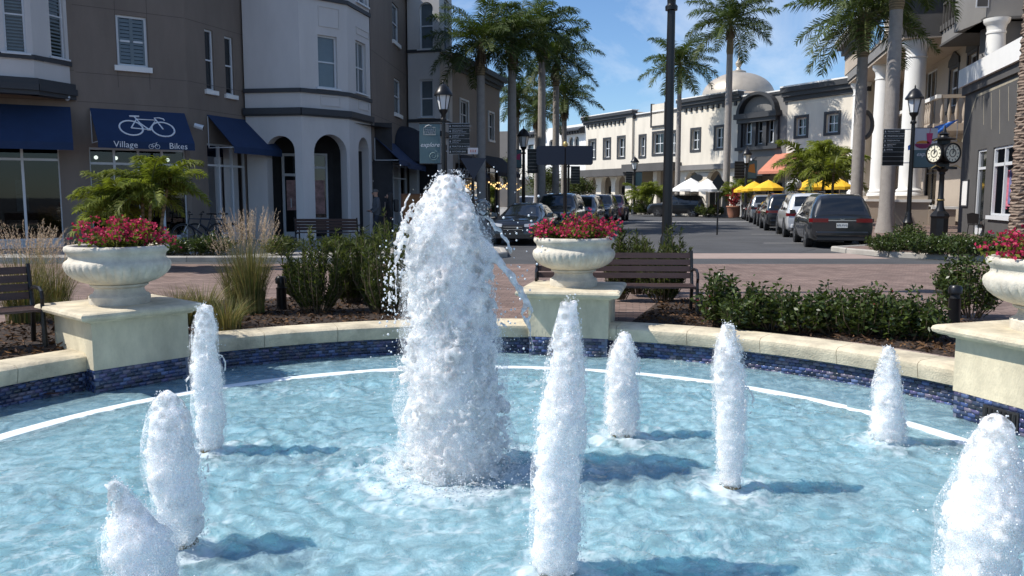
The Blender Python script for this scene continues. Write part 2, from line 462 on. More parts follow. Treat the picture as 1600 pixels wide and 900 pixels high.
# a straight wall in plan: u along, z up, o outwards (towards the street side the camera is on)
Z = Vector((0, 0, 1))
class Wall:
    def __init__(self, A, B):
        self.A = Vector((A[0], A[1], 0)); self.B = Vector((B[0], B[1], 0))
        d = self.B - self.A
        self.L = d.length; self.u = d.normalized()
        n = Vector((self.u.y, -self.u.x, 0))
        if n.dot(-self.A - self.B) < 0: n = -n
        self.n = n
    def p(self, u, z, o=0.0):
        return self.A + self.u * u + self.n * o + Z * z
    def uz(self, px, py, o=0.0):
        r = ray(px, py); c = Vector((0, 0, EYE))
        t = (self.A + self.n * o - c).dot(self.n) / r.dot(self.n)
        q = c + r * t
        return (q - self.A).dot(self.u), q.z
    def rect(self, px0, px1, py0, py1, o=0.0):
        pm = (py0 + py1) / 2; xm = (px0 + px1) / 2
        u0 = self.uz(px0, pm, o)[0]; u1 = self.uz(px1, pm, o)[0]
        z1 = self.uz(xm, py0, o)[1]; z0 = self.uz(xm, py1, o)[1]
        return (min(u0, u1), max(u0, u1), z0, z1)
    def box(self, mb, u0, u1, z0, z1, o0, o1):
        mb.fbox(self.A, self.u, self.n, Z, u0, u1, o0, o1, z0, z1)
    def build(self, mb, u0, u1, z0, z1, ops=(), depth=0.18, back=0.25):
        """sheet with real openings and reveals; ops = (u0,u1,z0,z1[,arch])"""
        us = sorted({u0, u1, *[o[0] for o in ops], *[o[1] for o in ops]})
        zs = sorted({z0, z1, *[o[2] for o in ops], *[o[3] for o in ops]})
        us = [a for a in us if u0 - 1e-6 <= a <= u1 + 1e-6]; zs = [a for a in zs if z0 - 1e-6 <= a <= z1 + 1e-6]
        for i in range(len(us) - 1):
            for j in range(len(zs) - 1):
                uc = (us[i] + us[i + 1]) / 2; zc = (zs[j] + zs[j + 1]) / 2
                if any(o[0] < uc < o[1] and o[2] < zc < o[3] for o in ops): continue
                mb.poly([self.p(us[i], zs[j]), self.p(us[i + 1], zs[j]), self.p(us[i + 1], zs[j + 1]), self.p(us[i], zs[j + 1])])
        for o in ops:
            a, b, c, d = o[:4]
            arch = o[4] if len(o) > 4 else 0
            if arch:
                N = 14; sp = d - arch
                pts = []
                for k in range(N + 1):
                    th = math.pi * (1 - k / N)
                    pts.append(((a + b) / 2 + (b - a) / 2 * math.cos(th), sp + arch * math.sin(th)))
                for k in range(N):
                    (ua, za), (ub, zb) = pts[k], pts[k + 1]
                    mb.poly([self.p(ua, za), self.p(ub, zb), self.p(ub, d), self.p(ua, d)])
                    mb.poly([self.p(ua, za), self.p(ub, zb), self.p(ub, zb, -depth), self.p(ua, za, -depth)])
                for ue in (a, b):
                    mb.poly([self.p(ue, c), self.p(ue, sp), self.p(ue, sp, -depth), self.p(ue, c, -depth)])
            else:
                mb.poly([self.p(a, d), self.p(b, d), self.p(b, d, -depth), self.p(a, d, -depth)])
                for ue in (a, b):
                    mb.poly([self.p(ue, c), self.p(ue, d), self.p(ue, d, -depth), self.p(ue, c, -depth)])
            mb.poly([self.p(a, c), self.p(b, c), self.p(b, c, -depth), self.p(a, c, -depth)])
    def window(self, parent, r_, fm, pm, nu=1, nz=2, fw=0.06, inset=0.10, sill=None, sill_m=None, casing=0.0, casing_m=None, out=0.0):
        a, b, c, d = r_[:4]
        mb = MB(); i0, i1 = out - inset, out - inset + 0.06
        self.box(mb, a, a + fw, c, d, i0, i1); self.box(mb, b - fw, b, c, d, i0, i1)
        self.box(mb, a + fw, b - fw, c, c + fw, i0, i1); self.box(mb, a + fw, b - fw, d - fw, d, i0, i1)
        for k in range(1, nu):
            u = a + (b - a) * k / nu
            self.box(mb, u - fw * 0.4, u + fw * 0.4, c + fw, d - fw, i0, i1 - 0.01)
        for k in range(1, nz):
            z = c + (d - c) * k / nz
            self.box(mb, a + fw, b - fw, z - fw * 0.4, z + fw * 0.4, i0 + 0.005, i1 - 0.005)
        w = add('window', mb, fm, parent, world=True)
        mb = MB(); self.box(mb, a + 0.01, b - 0.01, c + 0.01, d - 0.01, i0 - 0.01, i0 + 0.012)
        add('pane', mb, pm, w, world=True)
        if sill:
            mb = MB(); self.box(mb, a - 0.10, b + 0.10, c - sill, c, out - inset, out + 0.09)
            add('sill', mb, sill_m or fm, w, world=True)
        if casing:
            mb = MB(); cz = casing
            self.box(mb, a - cz, a, c - cz, d + cz, out - 0.02, out + 0.05); self.box(mb, b, b + cz, c - cz, d + cz, out - 0.02, out + 0.05)
            self.box(mb, a, b, d, d + cz, out - 0.02, out + 0.05); self.box(mb, a, b, c - cz, c, out - 0.02, out + 0.06)
            add('casing', mb, casing_m or fm, w, world=True)
        return w
    def awning(self, parent, u0, u1, zt, zb, proj, m, name='awning', valance=0.22, fm=None, sides=True):
        mb = MB(); t = 0.02
        P = lambda u, z, o: self.p(u, z, o)
        mb.poly([P(u0, zt, 0.02), P(u1, zt, 0.02), P(u1, zb, proj), P(u0, zb, proj)])
        mb.poly([P(u0, zt - t, 0.02), P(u0, zb - t, proj - t), P(u1, zb - t, proj - t), P(u1, zt - t, 0.02)])
        mb.poly([P(u0, zb, proj), P(u1, zb, proj), P(u1, zb - valance, proj), P(u0, zb - valance, proj)])
        aw = add(name, mb, m, parent, world=True)
        fb = MB()
        for u in (u0 + 0.02, u1 - 0.02):
            fb.tube([P(u, zb - 0.03, 0.02), P(u, zb - 0.03, proj - 0.02)], 0.015, 6)
            fb.tube([P(u, zb - 0.03, 0.03), P(u, zt - 0.05, 0.03)], 0.015, 6)
        add('awning_frame', fb, fm or K['frame'], aw, world=True)
        return aw
# ------------------------------------------------------------------ setting: ground, plaza, kerbs, pavements
PC = Vector((-0.3, 5.25, 0))          # fountain centre
RW = 5.08                              # inner radius of the basin wall
def struct(o):
    o['kind'] = 'structure'; return o
def polar(name, rin, rout, z, m, n=96, rings=1):
    v = []; f = []
    for i in range(n):
        a = 2 * math.pi * i / n
        r1 = rout(a) if callable(rout) else rout
        for k in range(rings + 1):
            rr = rin + (r1 - rin) * k / rings
            v.append((PC.x + rr * math.cos(a), PC.y + rr * math.sin(a), z))
    w = rings + 1
    for i in range(n):
        for k in range(rings):
            a = i * w + k; b = ((i + 1) % n) * w + k
            f.append((a, a + 1, b + 1, b))
    return struct(link(name, new_mesh(name, v, f, m)))
polar('ground', 5.25, 1400.0, 0.0, K['asphalt'])
def plaza_edge(a):
    s, c = math.sin(a), math.cos(a)
    r_ = 24.0
    if s > 0.01: r_ = min(r_, (20.2 - PC.y) / s)
    if s < -0.01: r_ = min(r_, 10 / -s)
    return max(r_, 6)
polar('plaza_pavement', 5.25, plaza_edge, 0.006, K['brick'], 240)

def slab(name, pts, z0, z1, m):
    mb = MB(); mb.prism([(p[0], p[1], z0) for p in pts], (0, 0, z1 - z0))
    return struct(add(name, mb, m))
def kerb(name, pts, w=0.17, h=0.15, seg=3.0, parent=None, m=None):
    """kerb stones laid along a polyline, one mesh per stone"""
    root = struct(link(name, None)) if parent is None else parent
    m = m or K['kerb']
    P = [Vector((p[0], p[1], 0)) for p in pts]
    for i in range(len(P) - 1):
        d = P[i + 1] - P[i]; L = d.length; u = d.normalized(); nn = Vector((-u.y, u.x, 0))
        k = max(1, round(L / seg))
        for j in range(k):
            a = P[i] + u * (L * j / k + 0.006); b_ = L / k - 0.012
            mb = MB()
            h2 = h + rnd.uniform(-0.003, 0.003)
            pr = [(-w / 2, -0.1), (w / 2, -0.1), (w / 2, h2 - 0.03), (w / 2 - 0.03, h2), (-w / 2 + 0.03, h2), (-w / 2, h2 - 0.03)]
            mb.prism([a + nn * q[0] + Z * q[1] for q in pr], u * b_)
            add('kerb_stone', mb, m, root)
    return root
left_walk = [(-60, 20.9), (-2.2, 20.9), (-0.9, 21.4), (-0.2, 22.6), (-0.3, 24.6), (-1.6, 26.0), (-1.5, 30), (0.6, 40), (4.2, 56), (9.0, 75), (-8, 130), (-60, 130)]
slab('left_pavement', left_walk, -0.1, 0.12, K['concrete'])
kerb('left_kerb', left_walk[:10])
right_walk = [(9.9, 25.2), (9.95, 24.2), (10.5, 22.7), (12.0, 21.2), (15.0, 19.9), (30, 16.0), (60, 16), (60, 90), (28, 66), (20.3, 60), (12.1, 27.4), (11.2, 26.0)]
slab('right_pavement', right_walk, -0.1, 0.12, K['brick'])
kerb('right_kerb', [(20.3, 60), (12.1, 27.4), (11.2, 26.0), (9.9, 25.2), (9.95, 24.2), (10.5, 22.7), (12.0, 21.2), (15.0, 19.9), (30, 16.0)])
far_walk = [(20.6, 64.0), (3.0, 96.5), (-6, 140), (60, 140), (60, 64)]
slab('far_pavement', far_walk, -0.1, 0.125, K['concrete'])
kerb('far_kerb', [(20.6, 64.0), (3.0, 96.5)], seg=4)
mb = MB(); mb.poly([(0.8, 22.0, 0.004), (10.2, 22.0, 0.004), (9.9, 24.1, 0.004), (0.8, 24.1, 0.004)])
struct(add('crosswalk_band', mb, K['band']))
for (xa, ya, xb, yb) in ((5.2, 24.6, 10.5, 52.0), (8.6, 24.6, 9.6, 26.0)):
    mb = MB(); mb.poly([(xa, ya, .003), (xa + .05, ya, .003), (xb + .05, yb, .003), (xb, yb, .003)])
    struct(add('asphalt_seam', mb, mat('seam_tar', (.035, .035, .037), .7)))
for i, (px, py) in enumerate([(1232, 380), (1205, 366), (1182, 356), (1172, 350)]):
    g = gnd(px, py)
    mb = MB(); mb.poly([g + Vector((-0.9, -0.06, 0.006)), g + Vector((1.2, -0.06, 0.006)), g + Vector((1.2, 0.06, 0.006)), g + Vector((-0.9, 0.06, 0.006))])
    struct(add('bay_marking', mb, K['line']))
mb = MB(); mb.poly([(1.0, 55.0, 0.005), (19.0, 55.0, 0.005), (19.0, 55.6, 0.005), (1.0, 55.6, 0.005)])
struct(add('stop_line', mb, K['line']))

# planting beds round the fountain
def bed(name, a0, a1, r0, r1, z=0.045):
    v = []; f = []; n = 40; m_ = 14
    for i in range(n + 1):
        a = R(a0 + (a1 - a0) * i / n)
        for k in range(m_ + 1):
            rr = r0 + (r1(a) - r0) * k / m_
            v.append((PC.x + rr * math.cos(a), PC.y + rr * math.sin(a), 0.012 + (z + 0.03 * mnoise.noise(Vector((rr * 2.2, a * 14, 1)))) * (1 if 0 < k < m_ and 0 < i < n else 0)))
    for i in range(n):
        for k in range(m_):
            q = i * (m_ + 1) + k
            f.append((q, q + 1, q + m_ + 2, q + m_ + 1))
    return struct(link(name, new_mesh(name, v, f, K['mulch'], True)))
bed('mulch_bed_left', 96, 176, 5.46, lambda a: 8.6 if a < R(140) else 8.2)
bed('mulch_bed_right', 14, 71, 5.62, lambda a: 8.1)
root = struct(link('bed_edging', None))
for i in range(56):
    a = R(14.5 + i * 1.0)
    c = PC + Vector((math.cos(a), math.sin(a), 0)) * 5.535
    ux = Vector((math.cos(a), math.sin(a), 0)); uy = Vector((-math.sin(a), math.cos(a), 0))
    mb = MB(); mb.fbox(c, ux, uy, Z, -0.095, 0.095, -0.046, 0.046, -0.03, 0.03 + rnd.uniform(-0.003, 0.003))
    add('brick', mb, K['band'], root)

# ------------------------------------------------------------------ fountain basin
fountain = thing('fountain', 'large round fountain basin with cream stone coping and blue mosaic tile band', 'fountain', (PC.x, PC.y, 0))
plaster = mat('pool_plaster', (0.42, 0.76, 0.88), 0.7, var=0.10, vscale=1.5)
whitep = mat('pool_step_white', (0.82, 0.88, 0.90), 0.6, var=0.05, vscale=4)
WZ = -0.30
mb = MB(); mb.lathe([(0.001, -0.80), (4.05, -0.80), (4.07, -0.40)], (PC.x, PC.y, 0), 128)
add('basin_floor', mb, plaster, fountain, True, True)
mb = MB(); mb.lathe([(4.16, -0.37), (5.10, -0.372), (5.10, 0.0)], (PC.x, PC.y, 0), 160)
mb.f = mb.f[:-2]
add('ledge', mb, mat('ledge_plaster', (0.13, 0.42, 0.62), 0.7, var=0.15, vscale=2), fountain, True, True)

tile_m = attrmat('mosaic_tile', 0.18, 0.6)
def tile_col(n):
    pal = np.array([(0.026, 0.040, 0.10), (0.045, 0.070, 0.17), (0.070, 0.066, 0.14), (0.016, 0.024, 0.055), (0.075, 0.105, 0.20), (0.11, 0.10, 0.14), (0.035, 0.048, 0.09), (0.03, 0.035, 0.05)])
    c = pal[nr.integers(0, len(pal), n)] * nr.uniform(0.8, 1.7, (n, 1))
    return c
def tiles(name, parent, frames):
    """frames: list of (origin, ux, uz, normal, w, h): one tile each, chamfer-free raised blocks"""
    n = len(frames); V = np.zeros((n, 8, 3)); 
    for i, (o, ux, uz, nn, w, h) in enumerate(frames):
        k = 0
        for dd in (0, 0.006):
            e = 0.0 if dd == 0 else 0.002
            for (a, b) in ((e, e), (w - e, e), (w - e, h - e), (e, h - e)):
                V[i, k] = o + ux * a + uz * b + nn * dd; k += 1
    base = np.array([(4, 5, 6, 7), (0, 1, 5, 4), (1, 2, 6, 5), (2, 3, 7, 6), (3, 0, 4, 7)])
    F = (base[None] + (np.arange(n) * 8)[:, None, None]).reshape(-1, 4)
    C = np.repeat(tile_col(n), 8, axis=0)
    off = np.array(OFF[parent])
    o = link(name, new_mesh(name, V.reshape(-1, 3) - off, F, tile_m, False, C), parent)
    o['kind'] = 'stuff'
    return o
fr = []
tw, thh = 0.076, 0.036
for row in range(8):
    z = -0.105 - (row + 1) * (thh + 0.003)
    n = int(RW * R(214) / (tw + 0.003))
    for i in range(n):
        a = R(-17) + (i + (row % 2) * 0.5) * (tw + 0.003) / RW
        ra = Vector((math.cos(a), math.sin(a), 0)); ta = Vector((math.sin(a), -math.cos(a), 0))
        fr.append((PC + ra * (RW + 0.008) + Z * z, ta, Z, -ra, tw, thh))
tiles('mosaic_tiles', fountain, fr)
mb = MB(); mb.lathe([(RW + 0.010, -0.45), (RW + 0.010, 0.0), (RW + 0.2, 0.0)], (PC.x, PC.y, 0), 160); mb.f = mb.f[:-2]
add('grout', mb, mat('grout', (0.16, 0.18, 0.24), 0.9), fountain, True, True)
# coping stones
prof = [(5.03, -0.118), (5.01, -0.110), (5.00, -0.07), (4.99, -0.02), (4.985, 0.005), (4.99, 0.035), (5.02, 0.058), (5.06, 0.066), (5.38, 0.070), (5.42, 0.062), (5.45, 0.03), (5.45, -0.06)]
def coping(a0, a1):
    mb = MB(); n = 8; m_ = len(prof); vs = []
    for i in range(n + 1):
        a = a0 + (a1 - a0) * i / n
        for (r_, z) in prof: vs.append((PC.x + r_ * math.cos(a), PC.y + r_ * math.sin(a), z))
    fs = []
    for i in range(n):
        for k in range(m_ - 1):
            q = i * m_ + k; fs.append((q, q + 1, q + m_ + 1, q + m_))
        fs.append((i * m_ + m_ - 1, i * m_, (i + 1) * m_, (i + 1) * m_ + m_ - 1))
    fs += [tuple(range(m_)), tuple(range(n * m_, n * m_ + m_))[::-1]]
    mb.add(vs, fs)
    add('coping_stone', mb, K['stone'], fountain, True, True)
for i in range(36):
    coping(R(i * 10 + 1.5) + 0.0006, R(i * 10 + 11.5) - 0.0006)
# pedestals with urns
PED = {}
def pedestal(ang, label):
    a = R(ang); ra = Vector((math.cos(a), math.sin(a), 0))
    c = PC + ra * {138: 5.30, 78.3: 5.40, 19: 5.20}[ang]
    t = thing('pedestal', label, 'pedestal', (c.x, c.y, 0), a, 'pedestals round the fountain')
    mb = MB(); mb.box(-0.50, 0.50, -0.50, 0.50, -0.085, 0.405)
    b = add('block', mb, K['stone2'], t)
    mb = MB(); mb.box(-0.492, 0.48, -0.488, 0.488, -0.5, -0.085)
    add('plinth', mb, mat('grout', (0.10, 0.12, 0.17), 0.9), t)
    pr = [(0.535, 0.40), (0.55, 0.415), (0.60, 0.425), (0.635, 0.445), (0.645, 0.47), (0.635, 0.495), (0.61, 0.508), (0.56, 0.513)]
    mb = MB(); vs = []
    for (h, z) in pr:
        vs += [(-h, -h, z), (h, -h, z), (h, h, z), (-h, h, z)]
    fs = [(3, 2, 1, 0)]
    for j in range(len(pr) - 1):
        for k in range(4):
            q = j * 4 + k; w = j * 4 + (k + 1) % 4
            fs.append((q, w, w + 4, q + 4))
    fs.append(tuple(range((len(pr) - 1) * 4, len(pr) * 4)))
    mb.add(vs, fs)
    add('cap', mb, K['stone'], t)
    fr = []
    OFF[t] = Vector((0, 0, 0))
    for row in range(7):
        z = -0.088 - (row + 1) * (thh + 0.003)
        for i in range(14):
            s = -0.49 + (i + (row % 2) * 0.5) * (tw + 0.003)
            if s + tw > 0.494: continue
            fr.append((Vector((-0.493, -s, z)), Vector((0, -1, 0)), Z, Vector((-1, 0, 0)), tw, thh))
            fr.append((Vector((s, -0.489, z)), Vector((1, 0, 0)), Z, Vector((0, -1, 0)), tw, thh))
            fr.append((Vector((s + tw, 0.489, z)), Vector((-1, 0, 0)), Z, Vector((0, 1, 0)), tw, thh))
    tiles('mosaic_tiles', t, fr)
    OFF[t] = c
    PED[ang] = (c, a, t)
    return t
pedestal(138, 'square cream pedestal under the urn beside the left bench')
pedestal(78.3, 'square cream pedestal in front of the long brown bench behind the jets')
p3 = pedestal(19, 'square cream pedestal with a black grate cut by the right edge of the picture')
mb = MB()
OFF[p3] = Vector((0, 0, 0))
mb.box(-0.512, -0.50, -0.17, 0.17, -0.29, -0.13)
gr = add('skimmer_grate', mb, K['plastic'], p3)
for k in range(7):
    mb = MB(); mb.box(-0.520, -0.513, -0.15 + k * 0.045, -0.13 + k * 0.045, -0.27, -0.15)
    add('grate_bar', mb, K['black'], gr)
OFF[p3] = PED[19][0]
def urn(ang, label):
    c, a, _ = PED[ang]
    t = thing('urn', label, 'urn', (c.x, c.y, 0.513), a, 'stone urns on the pedestals')
    OFF[t] = Vector((0, 0, 0))
    mb = MB(); mb.lathe([(0.30, 0), (0.305, 0.02), (0.305, 0.085), (0.29, 0.10), (0.262, 0.115), (0.245, 0.15), (0.25, 0.175), (0.29, 0.195), (0.29, 0.215)], n=48)
    add('foot', mb, K['urn'], t, True)
    pf = [(0.20, 0.205), (0.30, 0.222), (0.38, 0.25), (0.44, 0.285), (0.485, 0.325), (0.515, 0.37), (0.528, 0.415), (0.522, 0.45), (0.505, 0.468), (0.488, 0.478), (0.474, 0.50), (0.478, 0.53), (0.492, 0.55), (0.510, 0.565), (0.518, 0.59), (0.512, 0.615), (0.49, 0.628), (0.455, 0.625), (0.435, 0.60), (0.43, 0.54)]
    def rib(j, k):
        if 1 <= j <= 7:
            ph = (k % 6) / 6.0
            w = math.sin(math.pi * min(1, max(0, (j - 0.2) / 7.6)))
            return 1 + 0.036 * w * (abs(math.sin(math.pi * ph)) ** 0.6 - 0.7)
        return 1
    mb = MB(); mb.lathe(pf, n=6 * 40, rib=rib)
    o = add('bowl', mb, K['urn'], t); sm(o.data, 50)
    mb = MB(); mb.lathe([(0.44, 0.55), (0.2, 0.575), (0.001, 0.58)], n=24)
    add('soil', mb, K['soil'], t, True)
    OFF[t] = Vector((c.x, c.y, 0.513))
    return t
urn(138, 'fluted cream stone urn on the pedestal near the small palm')
urn(78.3, 'fluted cream stone urn on the pedestal before the brown bench')
urn(19, 'fluted cream stone urn cut off by the right edge')

# ------------------------------------------------------------------ water surface
def vnoise(x, y, seed):
    g = np.random.default_rng(seed).random((256, 256))
    xi = np.floor(x).astype(int); yi = np.floor(y).astype(int)
    fx = x - xi; fy = y - yi
    fx = fx * fx * (3 - 2 * fx); fy = fy * fy * (3 - 2 * fy)
    a = g[xi % 256, yi % 256]; b = g[(xi + 1) % 256, yi % 256]; c = g[xi % 256, (yi + 1) % 256]; d = g[(xi + 1) % 256, (yi + 1) % 256]
    return (a * (1 - fx) + b * fx) * (1 - fy) + (c * (1 - fx) + d * fx) * fy
# jets: nozzle pixel, top pixel (photograph), real positions follow from the water plane
def wpt(px, py):
    return gnd(px, py, WZ + 0.03)
JETS = [
    dict(k='big', b=wpt(712, 726), top=272, w=0.36),
    dict(k='a', b=wpt(330, 700), top=474, w=0.118, label='slim water jet rising beside the left urn pedestal', tip=-0.02),
    dict(k='b', b=wpt(283, 845), top=612, w=0.135, label='water jet at left, just behind the horn-shaped jet', tip=-0.06),
    dict(k='c', b=wpt(238, 938), top=748, w=0.15, label='horn-shaped water jet in the lower left corner', tip=-0.15),
    dict(k='d', b=wpt(868, 888), top=463, w=0.125, label='tall nearest water jet right of the central plume', tip=0.07),
    dict(k='e', b=wpt(972, 674), top=518, w=0.135, label='short far water jet in front of the middle pedestal', tip=0.0),
    dict(k='f', b=wpt(1141, 756), top=503, w=0.105, label='slim water jet with its dark nozzle showing, below the hedge', tip=-0.05),
    dict(k='g', b=wpt(1386, 684), top=540, w=0.125, label='short cone-shaped water jet below the right coping', tip=-0.03),
    dict(k='h', b=wpt(1530, 925), top=650, w=0.19, label='broad cone-shaped water jet in the lower right corner', tip=0.03),
]
for j in JETS:
    j['h'] = at(800, j['top'], j['b'].y).z - WZ
NG = 560
gx = np.linspace(-RW - 0.02, RW + 0.02, NG)
X, Y = np.meshgrid(gx, gx, indexing='ij')
def water_height(x, y):
    wx = x + 0.20 * (vnoise(x * 1.7 + 9, y * 1.7, 3) - 0.5) * 2; wy = y + 0.20 * (vnoise(x * 1.7, y * 1.7 + 5, 4) - 0.5) * 2
    h = np.zeros_like(x)
    for s, amp, sd in ((1.5, 0.010, 11), (3.1, 0.014, 12), (6.3, 0.022, 13), (12.7, 0.014, 14), (25, 0.0072, 15), (47, 0.0030, 16)):
        n = vnoise(wx * s * 0.72 + wy * s * 0.25 + 31, wy * s * 1.35 - wx * s * 0.15 + 17, sd)
        h += amp * (1 - np.abs(2 * n - 1) * 1.6)
    h *= 0.26 + 0.90 * vnoise(x * 0.9 + 2, y * 1.3, 21) * (0.5 + vnoise(x * 2.6, y * 3.8, 22))
    fo = np.zeros_like(x)
    for i, j in enumerate(JETS):
        bx, by = j['b'].x - PC.x, j['b'].y - PC.y
        r_ = np.hypot(x - bx, y - by)
        rr = 0.95 if i == 0 else 0.36
        h += 0.016 * np.sin(r_ * 34 - i) * np.exp(-r_ / (rr * 1.6))
        h += 0.03 * np.exp(-(r_ / (rr * 0.7)) ** 2) * vnoise(x * 14, y * 14, 40 + i)
        fo = np.maximum(fo, np.exp(-(r_ / rr) ** 2) * 1.25)
    rr_ = np.hypot(x, y); edge = np.where(rr_ > 4.12, 0.34, np.clip((4.12 - rr_) / 0.5, 0, 1) * 0.66 + 0.34)
    edge = edge * (1 - 0.6 * np.exp(-((rr_ - 4.16) / 0.13) ** 2))
    return h * edge - 0.026, fo
H, FO = water_height(X, Y)
ringm = np.abs(np.hypot(X, Y) - 4.16) < 0.1
SZ = WZ + float(np.percentile(H[ringm], 88)) + 0.002
mb = MB(); mb.lathe([(4.07, -0.60), (4.08, SZ - 0.006), (4.10, SZ), (4.22, SZ), (4.25, SZ - 0.008), (4.262, -0.372)], (PC.x, PC.y, 0), 160)
mb.f = mb.f[:-2]
add('step_edge', mb, whitep, fountain, True, True)
fn = vnoise(X * 7 + 3, Y * 7, 71) * 0.35 + vnoise(X * 18, Y * 18, 72) * 0.35 + vnoise(X * 43, Y * 43, 73) * 0.3
thin = np.clip((vnoise(X * 1.1, Y * 1.1, 75) - 0.35) * 2, 0, 1) * np.clip((np.abs(vnoise(X * 5 + 2 * fn, Y * 5 + 2 * fn, 74) - 0.5) < 0.05) * 1.0, 0, 1) * np.clip((4.0 - np.hypot(X, Y)) / 0.5, 0, 1)
FOAM = np.clip((FO * 0.62 + fn - 0.86) * 1.5, 0, 0.50) + 0.40 * thin * fn
rad = np.hypot(X, Y)
inside = rad < RW + 0.012
idx = -np.ones(X.shape, dtype=int); idx[inside] = np.arange(inside.sum())
V = np.stack([X[inside], Y[inside], H[inside] + WZ], 1)
q = np.stack([idx[:-1, :-1], idx[1:, :-1], idx[1:, 1:], idx[:-1, 1:]], -1).reshape(-1, 4)
q = q[(q >= 0).all(1)]
wc = np.stack([FOAM[inside]] * 3, 1)
def watermat():
    m, nt, b = nodes_of('fountain_water'); nt.nodes.remove(b)
    N = nt.nodes.new; Lk = nt.links.new
    t = N('ShaderNodeTexCoord')
    n1 = N('ShaderNodeTexNoise'); n1.inputs['Scale'].default_value = 48; n1.inputs['Detail'].default_value = 5; n1.inputs['Distortion'].default_value = 1.2
    Lk(t.outputs['Object'], n1.inputs['Vector'])
    bp = N('ShaderNodeBump'); bp.inputs['Strength'].default_value = 0.42; bp.inputs['Distance'].default_value = 0.025
    Lk(n1.outputs['Fac'], bp.inputs['Height'])
    tr = N('ShaderNodeBsdfTransparent'); tr.inputs['Color'].default_value = (0.70, 0.92, 0.97, 1)
    rf = N('ShaderNodeBsdfRefraction'); rf.inputs['Color'].default_value = (0.72, 0.93, 0.98, 1); rf.inputs['IOR'].default_value = 1.33; rf.inputs['Roughness'].default_value = 0.0
    Lk(bp.outputs['Normal'], rf.inputs['Normal'])
    m1 = N('ShaderNodeMixShader'); m1.inputs['Fac'].default_value = 0.46
    Lk(tr.outputs[0], m1.inputs[1]); Lk(rf.outputs[0], m1.inputs[2])
    df = N('ShaderNodeBsdfDiffuse'); df.inputs['Color'].default_value = (0.56, 0.83, 0.91, 1); Lk(bp.outputs['Normal'], df.inputs['Normal'])
    n3 = N('ShaderNodeTexNoise'); n3.inputs['Scale'].default_value = 5; n3.inputs['Detail'].default_value = 10; n3.inputs['Roughness'].default_value = 0.7; n3.inputs['Distortion'].default_value = 1.5; Lk(t.outputs['Object'], n3.inputs['Vector'])
    mr = N('ShaderNodeMapRange'); mr.inputs['From Min'].default_value = 0.42; mr.inputs['From Max'].default_value = 0.66; mr.inputs['To Min'].default_value = 0.24; mr.inputs['To Max'].default_value = 0.56
    Lk(n3.outputs['Fac'], mr.inputs['Value'])
    m2 = N('ShaderNodeMixShader'); Lk(mr.outputs[0], m2.inputs['Fac']); Lk(m1.outputs[0], m2.inputs[1]); Lk(df.outputs[0], m2.inputs[2])
    gl = N('ShaderNodeBsdfGlossy'); gl.inputs['Roughness'].default_value = 0.03; Lk(bp.outputs['Normal'], gl.inputs['Normal'])
    fz = N('ShaderNodeFresnel'); fz.inputs['IOR'].default_value = 1.33; Lk(bp.outputs['Normal'], fz.inputs['Normal'])
    m3 = N('ShaderNodeMixShader'); Lk(fz.outputs[0], m3.inputs['Fac']); Lk(m2.outputs[0], m3.inputs[1]); Lk(gl.outputs[0], m3.inputs[2])
    fd = N('ShaderNodeBsdfDiffuse'); fd.inputs['Color'].default_value = (0.80, 0.88, 0.92, 1)
    a = N('ShaderNodeAttribute'); a.attribute_name = 'col'
    m4 = N('ShaderNodeMixShader'); Lk(a.outputs['Fac'], m4.inputs['Fac']); Lk(m3.outputs[0], m4.inputs[1]); Lk(fd.outputs[0], m4.inputs[2])
    Lk(m4.outputs[0], nt.nodes['Material Output'].inputs['Surface'])
    return m
wm = new_mesh('water', V, q, watermat(), True, wc)
struct(link('water', wm, None, (PC.x, PC.y, 0)))

